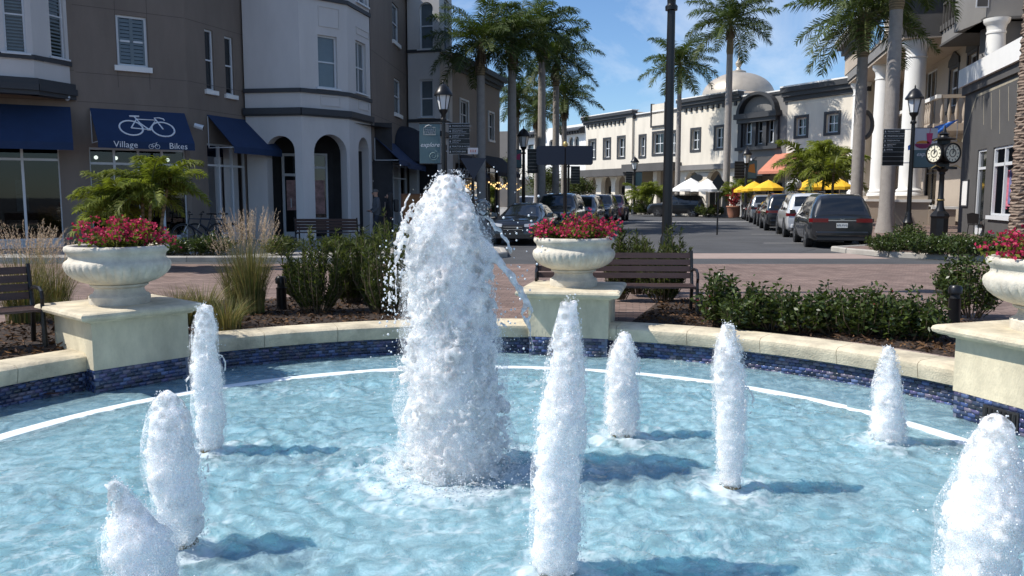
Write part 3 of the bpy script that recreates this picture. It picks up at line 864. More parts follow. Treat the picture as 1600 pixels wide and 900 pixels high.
# ------------------------------------------------------------------ jets of water
def ico(sub=1):
    bm = bmesh.new(); bmesh.ops.create_icosphere(bm, subdivisions=sub, radius=1.0)
    v = np.array([p.co[:] for p in bm.verts]); f = np.array([[q.index for q in fc.verts] for fc in bm.faces]); bm.free()
    return v, f
ICO1 = ico(2); ICO0 = ico(1)
def spheres(C, Rr, base=ICO1, sz=None):
    v, f = base
    V = v[None] * Rr[:, None, None]
    if sz is not None: V[:, :, 2] *= sz[:, None]
    V = (V + C[:, None, :]).reshape(-1, 3)
    F = (f[None] + (np.arange(len(C)) * len(v))[:, None, None]).reshape(-1, 3)
    return V, F
def foam_mat():
    m, nt, b = nodes_of('aerated_water'); N = nt.nodes.new; Lk = nt.links.new
    t = N('ShaderNodeTexCoord')
    vo = N('ShaderNodeTexVoronoi'); vo.inputs['Scale'].default_value = 105
    no = N('ShaderNodeTexNoise'); no.inputs['Scale'].default_value = 50; no.inputs['Detail'].default_value = 6
    Lk(t.outputs['Object'], vo.inputs['Vector']); Lk(t.outputs['Object'], no.inputs['Vector'])
    ad = N('ShaderNodeMath'); ad.operation = 'ADD'; Lk(vo.outputs['Distance'], ad.inputs[0]); Lk(no.outputs['Fac'], ad.inputs[1])
    bp = N('ShaderNodeBump'); bp.inputs['Strength'].default_value = 0.5; bp.inputs['Distance'].default_value = 0.008; Lk(ad.outputs[0], bp.inputs['Height'])
    b.inputs['Base Color'].default_value = (0.985, 0.995, 1.0, 1)
    b.inputs['Roughness'].default_value = 0.16
    b.inputs['IOR'].default_value = 1.33
    b.inputs['Subsurface Weight'].default_value = 1.0
    b.inputs['Subsurface Radius'].default_value = (0.9, 1.0, 1.05)
    b.inputs['Subsurface Scale'].default_value = 0.20
    Lk(bp.outputs['Normal'], b.inputs['Normal'])
    tp = N('ShaderNodeBsdfTransparent'); tp.inputs['Color'].default_value = (0.95, 0.98, 0.99, 1)
    vh = N('ShaderNodeTexVoronoi'); vh.inputs['Scale'].default_value = 24; vh.feature = 'SMOOTH_F1'; Lk(t.outputs['Object'], vh.inputs['Vector'])
    a = N('ShaderNodeAttribute'); a.attribute_name = 'col'
    mr = N('ShaderNodeMapRange'); mr.inputs['From Min'].default_value = 0.55; mr.inputs['From Max'].default_value = 0.30; mr.inputs['To Min'].default_value = 0.0; mr.inputs['To Max'].default_value = 1.0; Lk(vh.outputs['Distance'], mr.inputs['Value'])
    ml = N('ShaderNodeMath'); ml.operation = 'MULTIPLY'; Lk(mr.outputs[0], ml.inputs[0]); Lk(a.outputs['Fac'], ml.inputs[1])
    mq = N('ShaderNodeMath'); mq.operation = 'ADD'; mq.use_clamp = True; Lk(ml.outputs[0], mq.inputs[0])
    mp_ = N('ShaderNodeMapping'); mp_.inputs['Scale'].default_value = (34, 34, 9); Lk(t.outputs['Object'], mp_.inputs['Vector'])
    ns = N('ShaderNodeTexNoise'); ns.inputs['Scale'].default_value = 1.0; ns.inputs['Detail'].default_value = 6; ns.inputs['Roughness'].default_value = 0.7; Lk(mp_.outputs['Vector'], ns.inputs['Vector'])
    mz = N('ShaderNodeMapRange'); mz.inputs['From Min'].default_value = 0.35; mz.inputs['From Max'].default_value = 0.68; mz.inputs['To Min'].default_value = 0.0; mz.inputs['To Max'].default_value = 0.10; Lk(ns.outputs['Fac'], mz.inputs['Value'])
    Lk(mz.outputs[0], mq.inputs[1])
    m2 = N('ShaderNodeMixShader'); Lk(mq.outputs[0], m2.inputs['Fac']); Lk(b.outputs[0], m2.inputs[1]); Lk(tp.outputs[0], m2.inputs[2])
    Lk(m2.outputs[0], nt.nodes['Material Output'].inputs['Surface'])
    return m
FOAMM = foam_mat()
def dropmat():
    m, nt, b = nodes_of('water_drop')
    b.inputs['Base Color'].default_value = (0.93, 0.96, 0.98, 1); b.inputs['Roughness'].default_value = 0.08
    b.inputs['Transmission Weight'].default_value = 0.12; b.inputs['IOR'].default_value = 1.33
    return m
DROPM = dropmat()
def blob(name, C, Rr, vox, parent, disp, clear, sz=None, smooth=4):
    Vv, F = spheres(C, Rr, ICO0, sz)
    me = new_mesh('tmp', Vv, F, None)
    o = bpy.data.objects.new('tmp', me); COL.objects.link(o)
    md = o.modifiers.new('r', 'REMESH'); md.mode = 'VOXEL'; md.voxel_size = vox
    bpy.context.view_layer.update()
    ev = o.evaluated_get(bpy.context.evaluated_depsgraph_get())
    m2 = bpy.data.meshes.new_from_object(ev)
    bpy.data.objects.remove(o); bpy.data.meshes.remove(me)
    n = len(m2.vertices)
    co = np.empty(n * 3, dtype=np.float32); m2.vertices.foreach_get('co', co); co = co.reshape(-1, 3)
    no = np.empty(n * 3, dtype=np.float32); m2.vertex_normals.foreach_get('vector', no); no = no.reshape(-1, 3)
    E = np.empty(len(m2.edges) * 2, dtype=np.int32); m2.edges.foreach_get('vertices', E); E = E.reshape(-1, 2)
    deg = np.bincount(E.ravel(), minlength=n).astype(np.float32)[:, None]; deg[deg == 0] = 1
    for it in range(smooth):
        acc = np.zeros_like(co)
        for k in range(3):
            acc[:, k] = np.bincount(E[:, 0], co[E[:, 1], k], n) + np.bincount(E[:, 1], co[E[:, 0], k], n)
        co = co * 0.4 + 0.6 * acc / deg
    d = (vnoise(co[:, 0] * 38 + co[:, 2] * 21 + 50, co[:, 1] * 38 + co[:, 2] * 33 + 50, 91) - 0.5) + 0.6 * (vnoise(co[:, 0] * 90 + co[:, 2] * 60 + 80, co[:, 1] * 90 - co[:, 2] * 80 + 300, 92) - 0.5)
    co = co + no * (d * disp)[:, None]
    m2.vertices.foreach_set('co', co.ravel().astype(np.float32))
    cl = clear(co)
    a = m2.color_attributes.new('col', 'FLOAT_COLOR', 'POINT')
    a.data.foreach_set('color', np.stack([cl, cl, cl, np.ones_like(cl)], 1).astype(np.float32).ravel())
    m2.materials.clear(); m2.materials.append(FOAMM)
    m2.polygons.foreach_set('use_smooth', np.ones(len(m2.polygons), dtype=bool))
    m2.update(); m2.name = name
    return link(name, m2, parent)
def spraymat(name, lo, hi, sc):
    m, nt, b = nodes_of(name); N = nt.nodes.new; Lk = nt.links.new
    b.inputs['Base Color'].default_value = (0.95, 0.975, 0.99, 1); b.inputs['Roughness'].default_value = 0.3
    t = N('ShaderNodeTexCoord'); n = N('ShaderNodeTexNoise'); n.inputs['Scale'].default_value = sc; n.inputs['Detail'].default_value = 4; n.inputs['Roughness'].default_value = 0.75
    n2 = N('ShaderNodeTexNoise'); n2.inputs['Scale'].default_value = 9; n2.inputs['Detail'].default_value = 3
    Lk(t.outputs['Object'], n.inputs['Vector']); Lk(t.outputs['Object'], n2.inputs['Vector'])
    ad = N('ShaderNodeMath'); ad.operation = 'MULTIPLY_ADD'; ad.inputs[1].default_value = 0.35; Lk(n2.outputs['Fac'], ad.inputs[0]); Lk(n.outputs['Fac'], ad.inputs[2])
    r_ = N('ShaderNodeMapRange'); r_.inputs['From Min'].default_value = lo; r_.inputs['From Max'].default_value = hi; Lk(ad.outputs[0], r_.inputs['Value'])
    tl = N('ShaderNodeBsdfTranslucent'); tl.inputs['Color'].default_value = (0.95, 0.98, 1, 1)
    m1 = N('ShaderNodeMixShader'); m1.inputs['Fac'].default_value = 0.5; Lk(b.outputs[0], m1.inputs[1]); Lk(tl.outputs[0], m1.inputs[2])
    tp = N('ShaderNodeBsdfTransparent'); m2 = N('ShaderNodeMixShader'); Lk(r_.outputs[0], m2.inputs['Fac']); Lk(tp.outputs[0], m2.inputs[1]); Lk(m1.outputs[0], m2.inputs[2])
    Lk(m2.outputs[0], nt.nodes['Material Output'].inputs['Surface'])
    return m
SPRAY = [spraymat('spray_dense', 0.66, 0.86, 110), spraymat('spray_fine', 0.74, 0.90, 150)]
def spray(parent, zs, rs, axis, g, ks=(1.05, 1.13)):
    for q, k in enumerate(ks):
        n = 40; mb = MB(); ph = g.uniform(0, 6.28, 4)
        vs = []
        for j, z in enumerate(zs):
            tp_ = (z / zs[-1] - .80) / .20; tp_ = math.sqrt(max(0.0, 1 - max(0.0, tp_) ** 2))
            for i in range(n):
                a = 2 * math.pi * i / n
                rr = rs[j] * k * (1 + .06 * math.sin(3 * a + z * 9 + ph[0]) + .05 * math.sin(5 * a - z * 14 + ph[1])) * tp_ + .004
                vs.append((axis[j][0] + rr * math.cos(a), axis[j][1] + rr * math.sin(a), z))
        mb.add(vs, [(j * n + i, j * n + (i + 1) % n, (j + 1) * n + (i + 1) % n, (j + 1) * n + i) for j in range(len(zs) - 1) for i in range(n)])
        o = add('spray', mb, SPRAY[q], parent); sm(o.data, 180); o['kind'] = 'stuff'
def droplets(parent, C, Rr):
    Vv, F = spheres(C, Rr, ICO0)
    o = link('droplets', new_mesh('droplets', Vv, F, DROPM, True), parent)
    o['kind'] = 'stuff'
    return o
def nozzle(parent, r_):
    mb = MB(); mb.lathe([(r_ * 1.0, -0.45), (r_ * 1.0, -0.02), (r_ * 1.1, 0.0), (r_ * 1.1, 0.024), (r_ * 0.9, 0.03)], n=20)
    add('nozzle', mb, K['brass'], parent, True)
    mb = MB(); mb.lathe([(r_ * 2.6, -0.5), (r_ * 2.6, -0.38), (r_ * 2.2, -0.34), (r_ * 1.3, -0.33), (r_ * 1.27, -0.2)], n=20)
    add('fixture', mb, K['plastic'], parent, True)
def jet(j, i):
    g = np.random.default_rng(100 + i)
    h, w = j['h'], j['w']
    t = thing('water_jet', j['label'], 'water jet', (j['b'].x, j['b'].y, WZ), 0, 'small jets round the central plume')
    OFF[t] = Vector((0, 0, 0))
    prof = {'a': [0.75, 0.92, 1.0, 0.98, 0.9, 0.74, 0.72, 0.50], 'b': [0.80, 1.0, 1.05, 1.0, 1.0, 0.95, 0.80, 0.45], 'c': [1.0, 1.0, 1.0, 1.05, 0.95, 0.55, 0.30, 0.24], 'd': [0.95, 1.08, 1.0, 0.96, 1.06, 0.82, 0.60, 0.34],
            'e': [1.0, 1.05, 1.05, 1.0, 0.95, 0.85, 0.7, 0.4], 'f': [0.75, 0.85, 0.9, 0.95, 1.0, 0.95, 0.80, 0.42], 'g': [1.15, 1.1, 1.0, 0.9, 0.8, 0.68, 0.55, 0.36], 'h': [1.0, 1.0, 1.0, 1.12, 0.92, 0.72, 0.55, 0.40]}[j['k']]
    ph = g.uniform(0, 6.28)
    n = int(1500 * h / 0.9)
    s = g.random(n) ** 0.9
    rad_ = np.interp(s, np.linspace(0, 1, 8), prof) * w
    a = g.uniform(0, 2 * np.pi, n)
    rr = rad_ * np.sqrt(g.uniform(0.45, 1.0, n)) * (0.90 + 0.06 * np.sin(a * 2 + s * 14 + ph) + 0.05 * np.sin(a * 3 - s * 23))
    ax = j['tip'] * s ** 1.6 + 0.012 * np.sin(s * 9 + ph) * s
    ay = 0.012 * np.sin(s * 7 + ph + 2) * s
    C = np.stack([ax + rr * np.cos(a), ay + rr * np.sin(a), 0.03 + s * (h - 0.05)], 1)
    Rr = g.uniform(0.008, 0.017, n) * np.clip(rad_ / 0.08, 0.7, 1.4)
    cs = np.linspace(0, 0.97, int(h / 0.035))
    core = np.stack([j['tip'] * cs ** 1.6 + 0.012 * np.sin(cs * 9 + ph) * cs, 0.012 * np.sin(cs * 7 + ph + 2) * cs, 0.03 + cs * (h - 0.05)], 1)
    C = np.concatenate([C, core]); Rr = np.concatenate([Rr, np.interp(cs, np.linspace(0, 1, 8), prof) * w * 0.84])
    # strands hanging off the side
    for k in range(5):
        a0 = g.uniform(0, 6.28); s0 = g.uniform(0.55, 0.98); L = g.uniform(0.12, 0.3)
        tt = np.linspace(0, 1, 16)
        r0 = np.interp(s0, np.linspace(0, 1, 8), prof) * w
        out = r0 * (0.8 + 0.7 * np.sin(tt * 2.2))
        P = np.stack([j['tip'] * s0 ** 1.6 + out * np.cos(a0), out * np.sin(a0), s0 * h - L * tt ** 1.5], 1) + g.normal(0, 0.004, (16, 3))
        C = np.concatenate([C, P]); Rr = np.concatenate([Rr, g.uniform(0.007, 0.014, 16)])
    blob('water_column', C, Rr, 0.0068, t, 0.006, smooth=7, clear=lambda co: np.clip(0.10 + 0.8 * (co[:, 2] / h - 0.6) * 2, 0.0, 0.7))
    m = int(620 * h)
    a = g.uniform(0, 2 * np.pi, m); s = g.random(m)
    rr = np.interp(s, np.linspace(0, 1, 8), prof) * w * (0.97 + np.abs(g.normal(0, 0.13, m)) * (1 + (g.random(m) > .9) * 2.5))
    rr = rr * np.where(s > .86, np.sqrt(np.clip((1.04 - s) / .18, 0, 1)), 1)
    D = np.stack([j['tip'] * s ** 1.6 + rr * np.cos(a), rr * np.sin(a), s * h * 1.0 + 0.01], 1) + g.normal(0, .006, (m, 3))
    droplets(t, D, g.uniform(0.0018, 0.0048, m))
    zq = np.linspace(0.03, 1.0, 28)
    spray(t, zq * h, np.interp(zq, np.linspace(0, 1, 8), prof) * w, [(j['tip'] * s_ ** 1.6 + 0.012 * math.sin(s_ * 9 + ph) * s_, 0) for s_ in zq], g)
    nozzle(t, w * 0.62)
    OFF[t] = Vector(t.location)
for i, j in enumerate(JETS[1:]):
    jet(j, i)
# the central plume
def plume():
    j = JETS[0]; g = np.random.default_rng(5)
    h = j['h']; mpp = j['b'].y / FPX
    t = thing('water_plume', 'tall white central plume of the fountain with strands flying off its right side', 'water jet', (j['b'].x, j['b'].y, WZ))
    OFF[t] = Vector((0, 0, 0))
    # half width and centre offset against height, metres
    hz = np.array([0, 0.21, 0.54, 0.79, 1.03, 1.28, 1.53, 1.73, 1.86, 1.93, 1.99]) * h / 1.98
    hw = np.array([0.42, 0.40, 0.375, 0.345, 0.315, 0.30, 0.27, 0.225, 0.14, 0.10, 0.05])
    hc = np.array([0.0, 0.0, -0.01, -0.015, -0.03, -0.04, -0.035, -0.03, -0.045, -0.035, -0.03])
    n = 9000
    z = g.random(n) ** 0.85 * h * 0.99
    w = np.interp(z, hz, hw); c = np.interp(z, hz, hc)
    a = g.uniform(0, 2 * np.pi, n)
    lump = 1 + 0.16 * np.sin(a * 3 + z * 6) * np.clip(z / h, 0.2, 1) + 0.10 * np.sin(a * 5 - z * 11)
    rr = w * np.sqrt(g.uniform(0.50, 1.0, n)) * lump * 0.94
    C = np.stack([c + rr * np.cos(a), rr * np.sin(a), z], 1)
    Rr = g.uniform(0.009, 0.024, n)
    cs = np.linspace(0, 0.96, 70) * h
    C = np.concatenate([C, np.stack([np.interp(cs, hz, hc), 0 * cs, cs], 1)]); Rr = np.concatenate([Rr, np.interp(cs, hz, hw) * 0.84])
    def chain(P, r0, r1, k=40, jit=0.006):
        nonlocal C, Rr
        P = np.array(P, dtype=float); tt = np.linspace(0, len(P) - 1, k)
        Q = np.stack([np.interp(tt, np.arange(len(P)), P[:, q]) for q in range(3)], 1) + g.normal(0, jit, (k, 3))
        C = np.concatenate([C, Q]); Rr = np.concatenate([Rr, np.linspace(r0, r1, k) * g.uniform(0.75, 1.3, k)])
    def px(x, y, dy=0.0):
        return ((x - 712) * mpp, dy, (at(800, y, j['b'].y).z - WZ))
    # veil of strands, left shoulder
    for k in range(30):
        x0 = g.uniform(640, 690); y0 = g.uniform(300, 360); dy = g.uniform(-0.22, 0.10)
        L = g.uniform(60, 190)
        x1 = x0 - g.uniform(8, 40)
        chain([px(x0, y0, dy), px((x0 + x1) / 2 - 8, y0 + L * 0.35, dy * 1.1), px(x1, y0 + L * 0.7, dy * 1.2), px(x1 - 3, y0 + L, dy * 1.2)], 0.013, 0.008, 34, 0.006)
    for k in range(26):
        x0 = g.uniform(628, 668); y0 = g.uniform(330, 470)
        dy = g.uniform(-0.2, 0.1)
        chain([px(x0, y0, dy), px(x0 + g.uniform(-14, 22), y0 + g.uniform(-10, 26), dy), px(x0 + g.uniform(5, 40), y0 + g.uniform(5, 40), dy)], 0.009, 0.008, 14, 0.004)
    # the arms thrown to the right
    chain([px(752, 330), px(775, 350), px(792, 372), px(801, 392), px(797, 385)], 0.020, 0.011, 40)
    chain([px(750, 372, -0.05), px(775, 395, -0.06), px(800, 428, -0.07), px(818, 456, -0.07), px(826, 468, -0.07), px(822, 484, -0.07)], 0.034, 0.013, 60)
    chain([px(748, 385, -0.05), px(785, 408, -0.06), px(806, 440, -0.07), px(826, 470, -0.07)], 0.018, 0.012, 50)
    chain([px(826, 468, -0.07), px(835, 480, -0.07), px(829, 497, -0.07), px(832, 520, -0.07), px(836, 542, -0.07), px(828, 560, -0.07), px(826, 590, -0.06), px(818, 625, -0.05)], 0.013, 0.007, 60)
    chain([px(822, 472, -0.07), px(817, 486, -0.07), px(824, 500, -0.07), px(829, 515, -0.07)], 0.010, 0.010, 26)
    chain([px(785, 505), px(803, 516), px(815, 530)], 0.010, 0.006, 22)
    chain([px(780, 562), px(806, 548), px(826, 556), px(840, 566)], 0.010, 0.006, 28)
    # skirt of splashing water at the foot
    m = 500
    a = g.uniform(0, 2 * np.pi, m); rr = 0.36 + np.abs(g.normal(0, 0.09, m)); zz = np.abs(g.normal(0, 0.05, m)) * np.clip(1.3 - rr * 1.6, 0.1, 1)
    C = np.concatenate([C, np.stack([rr * np.cos(a), rr * np.sin(a), zz], 1)]); Rr = np.concatenate([Rr, g.uniform(0.006, 0.014, m)])
    def clear(co):
        z = co[:, 2]; w = np.interp(z, hz, hw); c = np.interp(z, hz, hc)
        q = np.abs(co[:, 0] - c) / w
        return np.clip(0.05 + 0.75 * np.clip((z / h - 0.62) * 2.2, 0, 1) + 0.45 * np.clip(q - 0.9, 0, 1), 0.03, 0.72)
    blob('water_column', C, Rr, 0.0085, t, 0.008, clear, None, 9)
    m = 3000
    a = g.uniform(0, 2 * np.pi, m); z = g.random(m) * h
    rr = np.interp(z, hz, hw) * (0.98 + np.abs(g.normal(0, 0.10, m)) * (1 + (g.random(m) > .88) * 2.5))
    D = np.stack([np.interp(z, hz, hc) + rr * np.cos(a), rr * np.sin(a), z + 0.03], 1)
    D2 = np.array([px(x_, y_, g.uniform(-0.3, 0.1)) for x_, y_ in zip(g.normal(800, 28, 90), g.normal(440, 80, 90))])
    D3 = np.array([px(x_, y_, g.uniform(-0.3, 0.1)) for x_, y_ in zip(g.normal(622, 16, 80), g.normal(460, 60, 80))])
    a = g.uniform(0, 2 * np.pi, 1300); rr = 0.40 + np.abs(g.normal(0, 0.16, 1300))
    D4 = np.stack([rr * np.cos(a), rr * np.sin(a), np.abs(g.normal(0, 0.07, 1300)) * np.clip(1.25 - rr, .1, 1)], 1)
    D = np.concatenate([D, D4, D2, D3])
    m += 1300
    droplets(t, D, np.concatenate([g.uniform(0.002, 0.0055, m), g.uniform(0.003, 0.010, len(D) - m)]))
    zq = np.linspace(0.02, 0.985, 42) * h
    spray(t, zq, np.interp(zq, hz, hw), [(float(np.interp(z_, hz, hc)), 0) for z_ in zq], g, (1.04, 1.12))
    nozzle(t, 0.14)
    mb = MB(); mb.ball(px(757, 325, -0.05), 0.062, 20, 14)
    o = add('bubble', mb, glassmat('bubble_film', (0.97, 0.98, 0.98)), t, True)
    OFF[t] = Vector(t.location)
plume()
mb = MB(); g0 = gnd(80, 615, WZ + 0.02)
mb.add([(-0.09, 0, 0), (-0.03, 0.03, 0.006), (0.05, 0.025, 0.004), (0.10, 0, 0.008), (0.04, -0.02, 0.003), (-0.03, -0.025, 0.004), (-0.09, 0, -0.004), (-0.03, 0.03, 0.002), (0.05, 0.025, 0), (0.10, 0, 0.004), (0.04, -0.02, -0.001), (-0.03, -0.025, 0)],
       [(0, 5, 4, 3, 2, 1), (6, 7, 8, 9, 10, 11), (0, 1, 7, 6), (1, 2, 8, 7), (2, 3, 9, 8), (3, 4, 10, 9), (4, 5, 11, 10), (5, 0, 6, 11)])
tag(add('fallen_leaf', mb, mat('dry_leaf', (0.07, 0.03, 0.02), 0.7), None, False, False, g0, 0.2), 'brown fallen leaf floating by the left tile band', 'leaf')
# ------------------------------------------------------------------ buildings
def P2(px, d):
    q = at(px, HOR, d); return (q.x, q.y)
def cornice(w, mb, u0, u1, z, prof):
    """stacked mouldings: prof = (dz0, dz1, out)"""
    for (a, b, o) in prof: w.box(mb, u0 - o * 0.0, u1, z + a, z + b, -0.1, o)
def storefront(w, parent, r_, nu, trans, fm=None, depth=0.12, room=2.2, kick=0.25, lamps=0, door=None):
    """white framed shop window: mullions, transom, kick plate, panes, dark room behind"""
    a, b, c, d = r_
    fm = fm or K['frame']
    mb = MB(); fw = 0.07
    zt = c + (d - c) * trans
    for k in range(nu + 1):
        u = a + (b - a) * k / nu
        w.box(mb, max(a, u - fw / 2), min(b, u + fw / 2), c, d, -depth - 0.05, -depth + 0.05)
    for z in (c + kick, zt, d - fw / 2):
        w.box(mb, a, b, z - fw / 2, z + fw / 2, -depth - 0.044, -depth + 0.044)
    s = add('storefront', mb, fm, parent, world=True)
    for k in range(nu):
        u0 = a + (b - a) * k / nu; u1 = a + (b - a) * (k + 1) / nu
        for (z0, z1) in ((c + kick, zt), (zt, d)):
            mb = MB(); w.box(mb, u0 + 0.03, u1 - 0.03, z0 + 0.03, z1 - 0.03, -depth - 0.012, -depth)
            add('pane', mb, K['shopglass'], s, world=True)
    mb = MB(); w.box(mb, a, b, c - 0.02, c + kick - 0.035, -depth - 0.03, -depth + 0.02)
    add('kick_plate', mb, fm, s, world=True)
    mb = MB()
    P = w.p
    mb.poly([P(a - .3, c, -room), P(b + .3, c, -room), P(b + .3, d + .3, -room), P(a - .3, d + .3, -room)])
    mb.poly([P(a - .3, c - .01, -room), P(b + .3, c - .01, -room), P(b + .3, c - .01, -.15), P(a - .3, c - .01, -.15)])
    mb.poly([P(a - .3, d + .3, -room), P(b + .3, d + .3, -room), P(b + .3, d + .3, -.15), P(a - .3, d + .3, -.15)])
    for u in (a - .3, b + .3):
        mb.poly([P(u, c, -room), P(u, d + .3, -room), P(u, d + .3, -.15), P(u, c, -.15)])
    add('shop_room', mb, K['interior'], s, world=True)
    return s

# ---- corner building on the left (curved front as three straight runs) with two white bays
LB = thing('corner_building', 'taupe corner building with white bay windows and navy awnings', 'building', (*P2(200, 30), 0))
GZ = 0.12
HB = 11.2
S0 = Wall(P2(-190, 22.6), P2(128, 25.0)); S1 = Wall(P2(128, 25.0), P2(300, 26.9)); S2 = Wall(P2(300, 26.9), P2(390, 29.7))
def joints(w, parent, zs, us=()):
    mb = MB()
    for z in zs: w.box(mb, 0.02, w.L - 0.02, z - 0.008, z + 0.008, 0.0, 0.003)
    for u in us: w.box(mb, u - 0.008, u + 0.008, 5.0, HB - 0.1, 0.0, 0.0032)
    add('control_joint', mb, mat('joint_gap', (0.10, 0.085, 0.075), 0.95), parent, world=True)  # thin strips darker than the wall, drawn along the control joints
# left run
r0 = S0.rect(-150, 96, 236, 380); r0 = (r0[0], r0[1], GZ + 0.02, S0.uz(50, 226)[1])
mb = MB(); S0.build(mb, 0, S0.L, 0, HB, [r0])
add('wall', mb, K['tan'], LB, world=True)
sf = storefront(S0, LB, r0, 4, 0.86)
# poster pieces on the inside of the left glass
for (x0, x1, y0, y1, mm) in ((24, 41, 281, 304, K['poster']), (26, 45, 305, 330, K['poster'])):
    q = S0.rect(x0, x1, y0, y1, -0.2)
    mb = MB(); S0.box(mb, *q, -0.17, -0.16); add('poster', mb, mm, sf, world=True)
a0 = S0.uz(-190, 170)[0]; a1 = S0.uz(95, 168)[0] + 0.25
S0.awning(LB, a0, a1, S0.uz(60, 165)[1], S0.uz(60, 224, 1.0)[1] + 0.05, 1.05, K['navy'])
# middle run: bicycle shop
r1 = S1.rect(143, 292, 236, 372); r1 = (r1[0], r1[1], GZ + 0.02, S1.uz(215, 232)[1])
w1 = S1.rect(182, 230, 25, 104)
mb = MB(); S1.build(mb, 0, S1.L, 0, HB, [r1, w1])
add('wall', mb, K['tan'], LB, world=True)
sf = storefront(S1, LB, r1, 4, 0.84)
for (x, y) in ((150, 246), (181, 247), (262, 250)):
    u, z = S1.uz(x, y, -0.7); mb = MB(); mb.ball(S1.p(u, z, -0.7), 0.06, 10, 8); add('ceiling_spot', mb, K['spot'], sf, world=True)
for (x, y) in ((200, 318), (232, 330), (262, 330)):
    q = S1.rect(x, x + 14, y - 30, y, -1.2); mb = MB(); S1.box(mb, *q, -1.25, -1.2); add('display_board', mb, K['posterp'], sf, world=True)
win = S1.window(LB, w1, K['frame'], K['pane'], 1, 2, 0.07, 0.12, 0.16, K['white'])
# plantation shutters in that window
def shutters(w, parent, r_, n, inset=0.10):
    a, b, c, d = r_
    m_ = (a + b) / 2
    fb = MB()
    for (x0, x1) in ((a + 0.07, m_ - 0.0), (m_ + 0.0, b - 0.07)):
        w.box(fb, x0, x0 + 0.05, c + 0.07, d - 0.07, -inset + 0.013, -inset + 0.035); w.box(fb, x1 - 0.05, x1, c + 0.07, d - 0.07, -inset + 0.013, -inset + 0.035)
    s = add('shutter', fb, K['shutter'], parent, world=True)
    for (x0, x1) in ((a + 0.12, m_ - 0.05), (m_ + 0.05, b - 0.12)):
        for k in range(n):
            z = c + 0.10 + (d - c - 0.2) * (k + 0.5) / n
            if abs(z - (c + d) / 2) < 0.05: continue
            hh = (d - c - 0.2) / n * 0.42
            sb = MB(); P = w.p
            sb.add([P(x0, z - hh, -inset + 0.032), P(x1, z - hh, -inset + 0.032), P(x1, z + hh, -inset + 0.012), P(x0, z + hh, -inset + 0.012),
                    P(x0, z - hh, -inset + 0.026), P(x1, z - hh, -inset + 0.026), P(x1, z + hh, -inset + 0.006), P(x0, z + hh, -inset + 0.006)],
                   [(0, 1, 2, 3), (7, 6, 5, 4), (0, 4, 5, 1), (2, 6, 7, 3)])
            add('slat', sb, K['shutter'], s, world=True)
shutters(S1, LB, w1, 12, 0.10)
joints(S0, LB, [S1.uz(215, 118)[1], S1.uz(215, 164)[1]])
joints(S1, LB, [S1.uz(215, 22)[1] + 0.05, S1.uz(215, 114)[1] - 0.12, S1.uz(215, 164)[1]], [w1[0] - 0.01, w1[1] + 0.02])
# shop awning with lettering
ua, ub = S1.uz(140, 172)[0], S1.uz(288, 178)[0]
zt = S1.uz(215, 173)[1]; PR = 1.05; zb = S1.uz(230, 232, PR)[1] + 0.2
aw = S1.awning(LB, ua, ub, zt, zb, PR, K['navy'])
sd = (S1.p(0, zb, PR) - S1.p(0, zt, 0.02)); SL = sd.length; dn = sd.normalized(); up = -dn; nrm = S1.u.cross(up)
def onaw(u, s, lift=0.012): return S1.p(u, zt, 0.02) + dn * s + nrm * lift
um = (ua + ub) / 2 + 0.1
lm = MB()
def stroke(pts, r_=0.022): 
    lm.tube([onaw(um + x, SL * 0.50 - y, 0.004) for x, y in pts], r_, 6)
for cx in (-0.46, 0.46):
    stroke([(cx + 0.33 * math.cos(2 * math.pi * k / 24), -0.12 + 0.33 * math.sin(2 * math.pi * k / 24)) for k in range(25)], 0.026)
stroke([(-0.46, -0.12), (-0.24, 0.30), (0.32, 0.30), (0.04, -0.16), (-0.46, -0.12)])
stroke([(-0.28, 0.42), (-0.17, 0.12), (0.04, -0.16)]); stroke([(-0.42, 0.43), (-0.14, 0.44)], 0.03)
stroke([(0.46, -0.12), (0.30, 0.40), (0.44, 0.42), (0.56, 0.38), (0.58, 0.30)])
stroke([(-0.02, -0.16), (0.1, -0.16)], 0.04)
add('bicycle_emblem', lm, K['lettering'], aw, world=True)
vz = zb - 0.11; vo = S1.p(0, 0, PR + 0.012)
text('Village', 'lettering', K['lettering'], aw, S1.p(um - 0.72, vz, PR + 0.012), S1.u, Z, 0.26, 0.003)
text('Bikes', 'lettering', K['lettering'], aw, S1.p(um + 0.78, vz, PR + 0.012), S1.u, Z, 0.26, 0.003)
lm = MB()
for cx in (-0.09, 0.09):
    lm.tube([S1.p(um + 0.08 + cx + 0.065 * math.cos(k * math.pi / 8), vz - 0.03 + 0.065 * math.sin(k * math.pi / 8), PR + 0.012) for k in range(17)], 0.008, 5)
lm.tube([S1.p(um + 0.08 + x, vz - 0.03 + y, PR + 0.012) for x, y in ((-0.09, 0), (-0.04, 0.09), (0.06, 0.09), (0, 0), (-0.09, 0))], 0.008, 5)
lm.tube([S1.p(um + 0.08 + x, vz - 0.03 + y, PR + 0.012) for x, y in ((0.09, 0), (0.05, 0.13), (0.09, 0.13))], 0.008, 5)
add('bicycle_emblem', lm, K['lettering'], aw, world=True)
